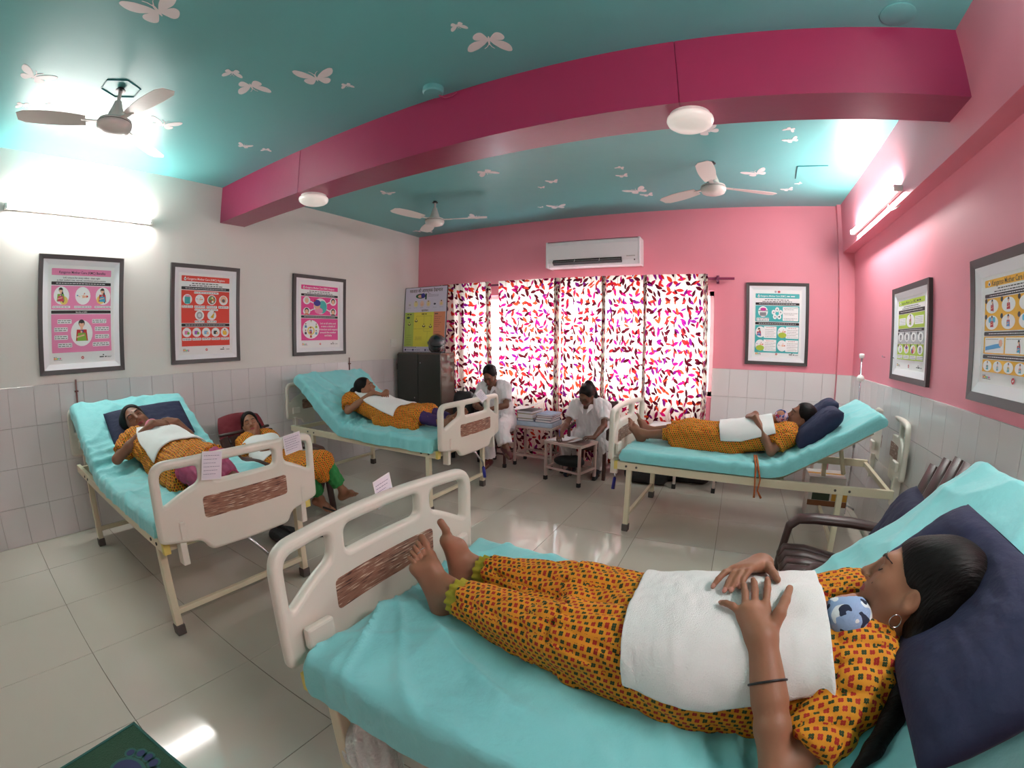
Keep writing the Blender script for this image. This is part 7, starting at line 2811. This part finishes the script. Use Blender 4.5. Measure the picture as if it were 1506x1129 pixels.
def art_green(p, W_, H_):
    GR = lin(178, 204, 60)
    y = header(p, W_, H_, GR, None, BLK)
    y = bar(p, W_, H_, y, 0.05)
    yb = y - 0.20 * H_
    p.rect(0.05 * W_, yb, 0.95 * W_, y, GR)
    yc = (y + yb) / 2
    p.rect(0.08 * W_, yc - 0.055 * H_, 0.32 * W_, yc + 0.045 * H_, WHT)
    p.rect(0.64 * W_, yc - 0.055 * H_, 0.92 * W_, yc + 0.055 * H_, WHT)
    for k in range(4):
        p.greek(0.1 * W_, 0.3 * W_, yc + (0.028 - 0.022 * k) * H_, 0.007 * H_, lin(120, 110, 114), seed=k)
        p.greek(0.66 * W_, 0.9 * W_, yc + (0.036 - 0.022 * k) * H_, 0.007 * H_, lin(120, 110, 114), seed=k + 9)
    p.disc(0.49 * W_, yc, 0.14 * W_, WHT, 0.09 * H_)
    woman_fig(p, 0.49 * W_, yc, 0.1 * H_, RED_, GRN_, True)
    y = bar(p, W_, H_, yb - 0.008 * H_, 0.036)
    for r_, (col, h_) in enumerate(((lin(190, 190, 194), 0.145), (GR, 0.215))):
        p.rect(0.05 * W_, y - h_ * H_, 0.95 * W_, y, col)
        for k in range(4):
            x = (0.16 + 0.23 * k) * W_
            p.disc(x, y - 0.07 * H_, 0.085 * W_, WHT, 0.06 * H_)
            p.disc((0.07 + 0.23 * k) * W_, y - 0.02 * H_, 0.02 * W_, BLK)
            if r_ == 0 or k == 3:
                p.disc(x, y - 0.06 * H_, 0.035 * W_, lin(120, 118, 122), 0.03 * H_)
                p.rect(x - 0.035 * W_, y - 0.115 * H_, x + 0.035 * W_, y - 0.08 * H_, lin(160, 158, 162))
            elif k == 2:
                p.disc(x + 0.02 * W_, y - 0.07 * H_, 0.05 * W_, SKN, 0.045 * H_)
                p.disc(x - 0.03 * W_, y - 0.09 * H_, 0.03 * W_, lin(40, 60, 150))
                p.disc(x - 0.01 * W_, y - 0.1 * H_, 0.025 * W_, RED_)
            elif k == 1:
                p.disc(x, y - 0.075 * H_, 0.04 * W_, SKN, 0.035 * H_)
                p.disc(x, y - 0.045 * H_, 0.045 * W_, lin(40, 60, 150), 0.022 * H_)
                p.disc(x, y - 0.025 * H_, 0.02 * W_, RED_)
            else:
                woman_fig(p, x, y - 0.07 * H_, 0.06 * H_, RED_, GRN_)
            if r_:
                tagbox(p, x - 0.1 * W_, x + 0.1 * W_, y - 0.175 * H_, 0.05 * H_, k * 4, 2)
        y -= (h_ + 0.022) * H_
    for k in range(4):
        x = (0.16 + 0.23 * k) * W_
        p.line(x, y + (0.215 + 0.022 + 0.02) * H_, x, y + (0.215 + 0.022 + 0.004) * H_, 0.006, BLK)


def art_yellow(p, W_, H_):
    YL = lin(244, 182, 40)
    y = header(p, W_, H_, YL, 'Position', BLK)
    y = bar(p, W_, H_, y, 0.034)
    yb = y - 0.30 * H_
    p.rect(0.05 * W_, yb, 0.95 * W_, y, YL)
    for r_ in range(2):
        for k in range(4):
            x, yc = (0.16 + 0.23 * k) * W_, y - (0.075 + 0.15 * r_) * H_
            p.disc(x, yc, 0.092 * W_, WHT, 0.066 * H_)
            p.disc((0.07 + 0.23 * k) * W_, yc + 0.055 * H_, 0.018 * W_, BLK)
            if (r_, k) == (0, 3):
                p.disc(x, yc + 0.02 * H_, 0.03 * W_, SKN)
                p.disc(x, yc + 0.04 * H_, 0.03 * W_, lin(40, 60, 150), 0.012 * H_)
                p.disc(x, yc - 0.02 * H_, 0.035 * W_, SKN, 0.03 * H_)
                p.disc(x - 0.05 * W_, yc - 0.005 * H_, 0.02 * W_, RED_)
                p.disc(x + 0.05 * W_, yc - 0.005 * H_, 0.02 * W_, RED_)
            else:
                if r_ == 1 and k in (0, 2):
                    p.rect(x - 0.05 * W_, yc + 0.0 * H_, x + 0.05 * W_, yc + 0.05 * H_, lin(90, 190, 220), 0.01)
                if (r_, k) == (1, 3):
                    p.disc(x, yc, 0.09 * W_, lin(60, 130, 200), 0.064 * H_)
                woman_fig(p, x, yc, 0.075 * H_, RED_, [RED_, RED_, RED_, RED_, RED_, lin(60, 160, 220), GRN_, RED_][r_ * 4 + k], k in (0, 2) and r_ == 0)
    y = bar(p, W_, H_, yb - 0.01 * H_, 0.036)
    yb = y - 0.16 * H_
    p.rect(0.05 * W_, yb, 0.95 * W_, y, YL)
    for k in range(3):
        x0, x1 = (0.07 + 0.295 * k) * W_, (0.345 + 0.295 * k) * W_
        p.rect(x0, yb + 0.01 * H_, x1, y - 0.01 * H_, WHT)
        p.greek(x0 + 0.008, x1 - 0.05, y - 0.025 * H_, 0.007 * H_, BLK, seed=k)
    p.poly([(0.08 * W_, yb + 0.03 * H_), (0.30 * W_, yb + 0.06 * H_), (0.33 * W_, yb + 0.10 * H_), (0.22 * W_, yb + 0.09 * H_), (0.08 * W_, yb + 0.065 * H_)], lin(60, 160, 220))
    p.disc(0.30 * W_, yb + 0.10 * H_, 0.025 * W_, SKN)
    woman_fig(p, 0.54 * W_, yb + 0.065 * H_, 0.075 * H_, RED_, lin(60, 170, 210), True)
    p.poly([(0.70 * W_, yb + 0.02 * H_), (0.76 * W_, yb + 0.02 * H_), (0.86 * W_, yb + 0.07 * H_), (0.83 * W_, yb + 0.09 * H_)], RED_)
    woman_fig(p, 0.86 * W_, yb + 0.075 * H_, 0.065 * H_, RED_, lin(60, 170, 210))
    y = bar(p, W_, H_, yb - 0.01 * H_, 0.036)
    p.rect(0.05 * W_, y - 0.115 * H_, 0.95 * W_, y, YL)
    tops = [lin(60, 110, 70), lin(230, 220, 210), lin(230, 190, 60), lin(200, 120, 60), RED_, lin(110, 90, 160)]
    for k in range(6):
        x = (0.125 + 0.15 * k) * W_
        p.disc(x, y - 0.058 * H_, 0.066 * W_, WHT, 0.05 * H_)
        woman_fig(p, x, y - 0.062 * H_, 0.055 * H_, tops[k], lin(70, 180, 200))


def poster(c, w_, h_, nrm, art, label, foot=True):
    """framed poster; c = centre on the wall, nrm = direction into the room"""
    r = empty('framed_poster', c, label, 'poster', 'framed information posters')
    n = Vector(nrm)
    up = Vector((0, 0, 1))
    rt = up.cross(n)
    M4 = Matrix(((rt.x, 0, n.x, 0), (rt.y, 0, n.y, 0), (rt.z, 1, n.z, 0), (0, 0, 0, 1)))
    fw, mw = 0.036 * w_ / 0.7, 0.042 * w_ / 0.7

    def ring(x0, y0, x1, y1, wd, z0, z1o, z1i, name, m):
        b = B()
        oc = [(x0, y0), (x1, y0), (x1, y1), (x0, y1)]
        ic = [(x0 + wd, y0 + wd), (x1 - wd, y0 + wd), (x1 - wd, y1 - wd), (x0 + wd, y1 - wd)]
        for k in range(4):
            k2 = (k + 1) % 4
            vv = [oc[k] + (z0,), oc[k2] + (z0,), ic[k2] + (z0,), ic[k] + (z0,), oc[k] + (z1o,), oc[k2] + (z1o,), ic[k2] + (z1i,), ic[k] + (z1i,)]
            b.add([M4 @ Vector(v) for v in vv], [[0, 3, 2, 1], [4, 5, 6, 7], [0, 1, 5, 4], [1, 2, 6, 5], [2, 3, 7, 6], [3, 0, 4, 7]])
        return b.done(name, m, r)
    ring(-w_ / 2, -h_ / 2, w_ / 2, h_ / 2, fw, 0, 0.028, 0.024, 'frame', M_dark)
    ring(-w_ / 2 + fw, -h_ / 2 + fw, w_ / 2 - fw, h_ / 2 - fw, mw, 0, 0.021, 0.012, 'mount', M_mount)
    sw, sh = w_ - 2 * fw - 2 * mw, h_ - 2 * fw - 2 * mw
    b = B()
    b.add([M4 @ Vector(v) for v in [(-sw / 2 - 0.004, -sh / 2 - 0.004, 0.002), (sw / 2 + 0.004, -sh / 2 - 0.004, 0.002), (sw / 2 + 0.004, sh / 2 + 0.004, 0.002), (-sw / 2 - 0.004, sh / 2 + 0.004, 0.002),
                                    (-sw / 2 - 0.004, -sh / 2 - 0.004, 0.009), (sw / 2 + 0.004, -sh / 2 - 0.004, 0.009), (sw / 2 + 0.004, sh / 2 + 0.004, 0.009), (-sw / 2 - 0.004, sh / 2 + 0.004, 0.009)]],
          [[0, 3, 2, 1], [4, 5, 6, 7], [0, 1, 5, 4], [1, 2, 6, 5], [2, 3, 7, 6], [3, 0, 4, 7]])
    b.done('sheet', M_sheetw, r)
    p = Print()
    art(p, sw, sh)
    if foot:
        footer(p, sw, sh)
    p.done('print', M_printcol, r, M4 @ Matrix.Translation((-sw / 2, -sh / 2, 0.0092)))
    return r


poster((0.0, 1.635, 1.727), 0.70, 0.92, (1, 0, 0), art_benefits, 'framed pink poster headed Benefits on the white wall')
poster((0.0, 2.775, 1.735), 0.71, 0.905, (1, 0, 0), art_hygiene, 'framed red poster headed Hygiene on the white wall')
poster((0.0, 4.17, 1.748), 0.765, 0.90, (1, 0, 0), art_respect, 'framed magenta poster headed Respect on the white wall')
poster((4.712, YB, 1.70), 0.67, 0.868, (0, -1, 0), art_teal, 'framed teal poster on the pink wall right of the curtains')
poster((W, 4.235, 1.60), 0.74, 0.67, (-1, 0, 0), art_green, 'framed lime green poster on the pink right wall')
poster((W, 2.88, 1.60), 0.84, 0.68, (-1, 0, 0), art_yellow, 'framed yellow poster headed Position on the pink right wall')

# ---------------------------------------------------------------- newborn care chart standing on the cabinet
ct = empty('care_chart', (0.375, 5.62, 1.29), 'tall care chart with yellow and green columns leaning on the cabinet top', 'chart')
cw, ch = 0.72, 0.89
lean = R_(-4)
M4 = Matrix.Rotation(lean, 4, 'X') @ Matrix(((1, 0, 0, 0), (0, 0, -1, 0), (0, 1, 0, 0), (0, 0, 0, 1)))
b = B()
b.add([M4 @ Vector((x, y, z)) for z in (-0.012, 0.0) for x, y in ((-cw / 2, 0), (cw / 2, 0), (cw / 2, ch), (-cw / 2, ch))], [[0, 3, 2, 1], [4, 5, 6, 7], [0, 1, 5, 4], [1, 2, 6, 5], [2, 3, 7, 6], [3, 0, 4, 7]])
b.done('board', M_sheetw, ct)
b = B()
for (x0, y0, x1, y1) in ((-cw / 2 - 0.006, -0.0, -cw / 2, ch + 0.006), (cw / 2, 0, cw / 2 + 0.006, ch + 0.006), (-cw / 2, ch, cw / 2, ch + 0.006), (-cw / 2, 0.0, cw / 2, 0.005)):
    vv = [M4 @ Vector((x, y, z)) for z in (-0.014, 0.003) for x, y in ((x0, y0), (x1, y0), (x1, y1), (x0, y1))]
    b.add(vv, [[0, 3, 2, 1], [4, 5, 6, 7], [0, 1, 5, 4], [1, 2, 6, 5], [2, 3, 7, 6], [3, 0, 4, 7]])
b.done('edge_trim', M_dark, ct)
p = Print()
p.rect(0, 0, cw, ch, lin(226, 218, 236))
p.text(0.5 * cw, 0.945 * ch, 'नवजात की आवश्यक देखभाल', 0.062, lin(70, 30, 40), 'CENTER', 0.80 * cw)
p.disc(0.38 * cw, 0.865 * ch, 0.085, lin(40, 90, 60), 0.034)
p.disc(0.37 * cw, 0.862 * ch, 0.04, SKN, 0.02)
p.disc(0.44 * cw, 0.87 * ch, 0.035, lin(60, 60, 150))
p.rect(0.49 * cw, 0.81 * ch, 0.53 * cw, 0.90 * ch, lin(50, 80, 60))
for k in range(3):
    p.greek(0.57 * cw, (0.63 + 0.09 * (k > 0) * 2) * cw, (0.895 - 0.02 * k) * ch, 0.007, lin(110, 100, 130), seed=k)
for k in range(6):
    x = (0.12 + 0.152 * k) * cw
    p.disc(x, 0.745 * ch, 0.036, lin(*[(226, 220, 230), (236, 222, 170), (240, 206, 190), (236, 220, 190), (226, 220, 236), (240, 214, 210)][k]), 0.042)
    if k in (1, 3, 5):
        woman_fig(p, x, 0.745 * ch, 0.045, lin(236, 214, 150), SKN, baby=False)
    else:
        p.disc(x, 0.735 * ch, 0.02, [lin(190, 180, 190), SKN, lin(50, 40, 70)][k // 2], 0.012)
    p.greek(x - 0.03, x + 0.03, 0.685 * ch, 0.005, lin(140, 130, 150), seed=k)
p.text(0.5 * cw, 0.64 * ch, 'मूल्यांकन', 0.032, lin(50, 30, 50), 'CENTER', 0.16 * cw)
p.rect(0.015 * cw, 0.085 * ch, 0.24 * cw, 0.615 * ch, lin(186, 206, 96))
p.rect(0.24 * cw, 0.085 * ch, 0.72 * cw, 0.615 * ch, lin(238, 226, 84))
p.rect(0.72 * cw, 0.085 * ch, 0.985 * cw, 0.615 * ch, lin(236, 150, 110))
for x0, x1 in ((0.07, 0.18), (0.43, 0.55), (0.74, 0.82)):
    p.greek(x0 * cw, x1 * cw, 0.585 * ch, 0.018, lin(60, 50, 40), seed=int(x0 * 100))
OL = lin(150, 140, 60)
for a in (((0.30, 0.555), (0.68, 0.555)), ((0.30, 0.555), (0.30, 0.53)), ((0.49, 0.575), (0.49, 0.42)), ((0.66, 0.555), (0.66, 0.40)), ((0.24, 0.36), (0.68, 0.36)), ((0.49, 0.36), (0.49, 0.32)), ((0.49, 0.32), (0.66, 0.32)), ((0.58, 0.32), (0.58, 0.21)), ((0.13, 0.42), (0.13, 0.24))):
    p.line(a[0][0] * cw, a[0][1] * ch, a[1][0] * cw, a[1][1] * ch, 0.0025, OL)
for x, y in ((0.30, 0.48), (0.49, 0.40), (0.13, 0.43), (0.65, 0.39)):
    p.disc(x * cw, y * ch, 0.026, lin(60, 50, 30), 0.016)
    p.disc(x * cw, y * ch + 0.006, 0.016, lin(240, 230, 150), 0.009)
    p.disc(x * cw, y * ch + 0.028, 0.007, lin(50, 40, 30))
p.disc(0.10 * cw, 0.535 * ch, 0.03, lin(50, 80, 70), 0.016)
for k in range(9):
    p.greek(0.745 * cw, (0.90 - 0.03 * (k % 3)) * cw, (0.54 - 0.03 * k - 0.05 * (k > 5)) * ch, 0.007, lin(150, 60, 40), seed=k)
for k in range(5):
    p.greek(0.07 * cw, 0.19 * cw, (0.26 - 0.035 * k) * ch, 0.006, lin(110, 110, 60), seed=k + 4)
    p.greek(0.29 * cw, 0.45 * cw, (0.23 - 0.02 * (k % 3)) * ch, 0.006, lin(160, 140, 60), seed=k + 14)
p.greek(0.02 * cw, 0.34 * cw, 0.076 * ch, 0.008, lin(60, 50, 60), seed=1)
for x in (0.06, 0.25, 0.55):
    p.disc(x * cw, 0.035 * ch, 0.014, lin(70, 60, 110))
    p.greek((x + 0.04) * cw, (x + 0.17) * cw, 0.035 * ch, 0.010, lin(100, 90, 130), seed=int(x * 50))
p.done('print', M_printcol, ct, M4 @ Matrix.Translation((-cw / 2, 0, 0.0002)))
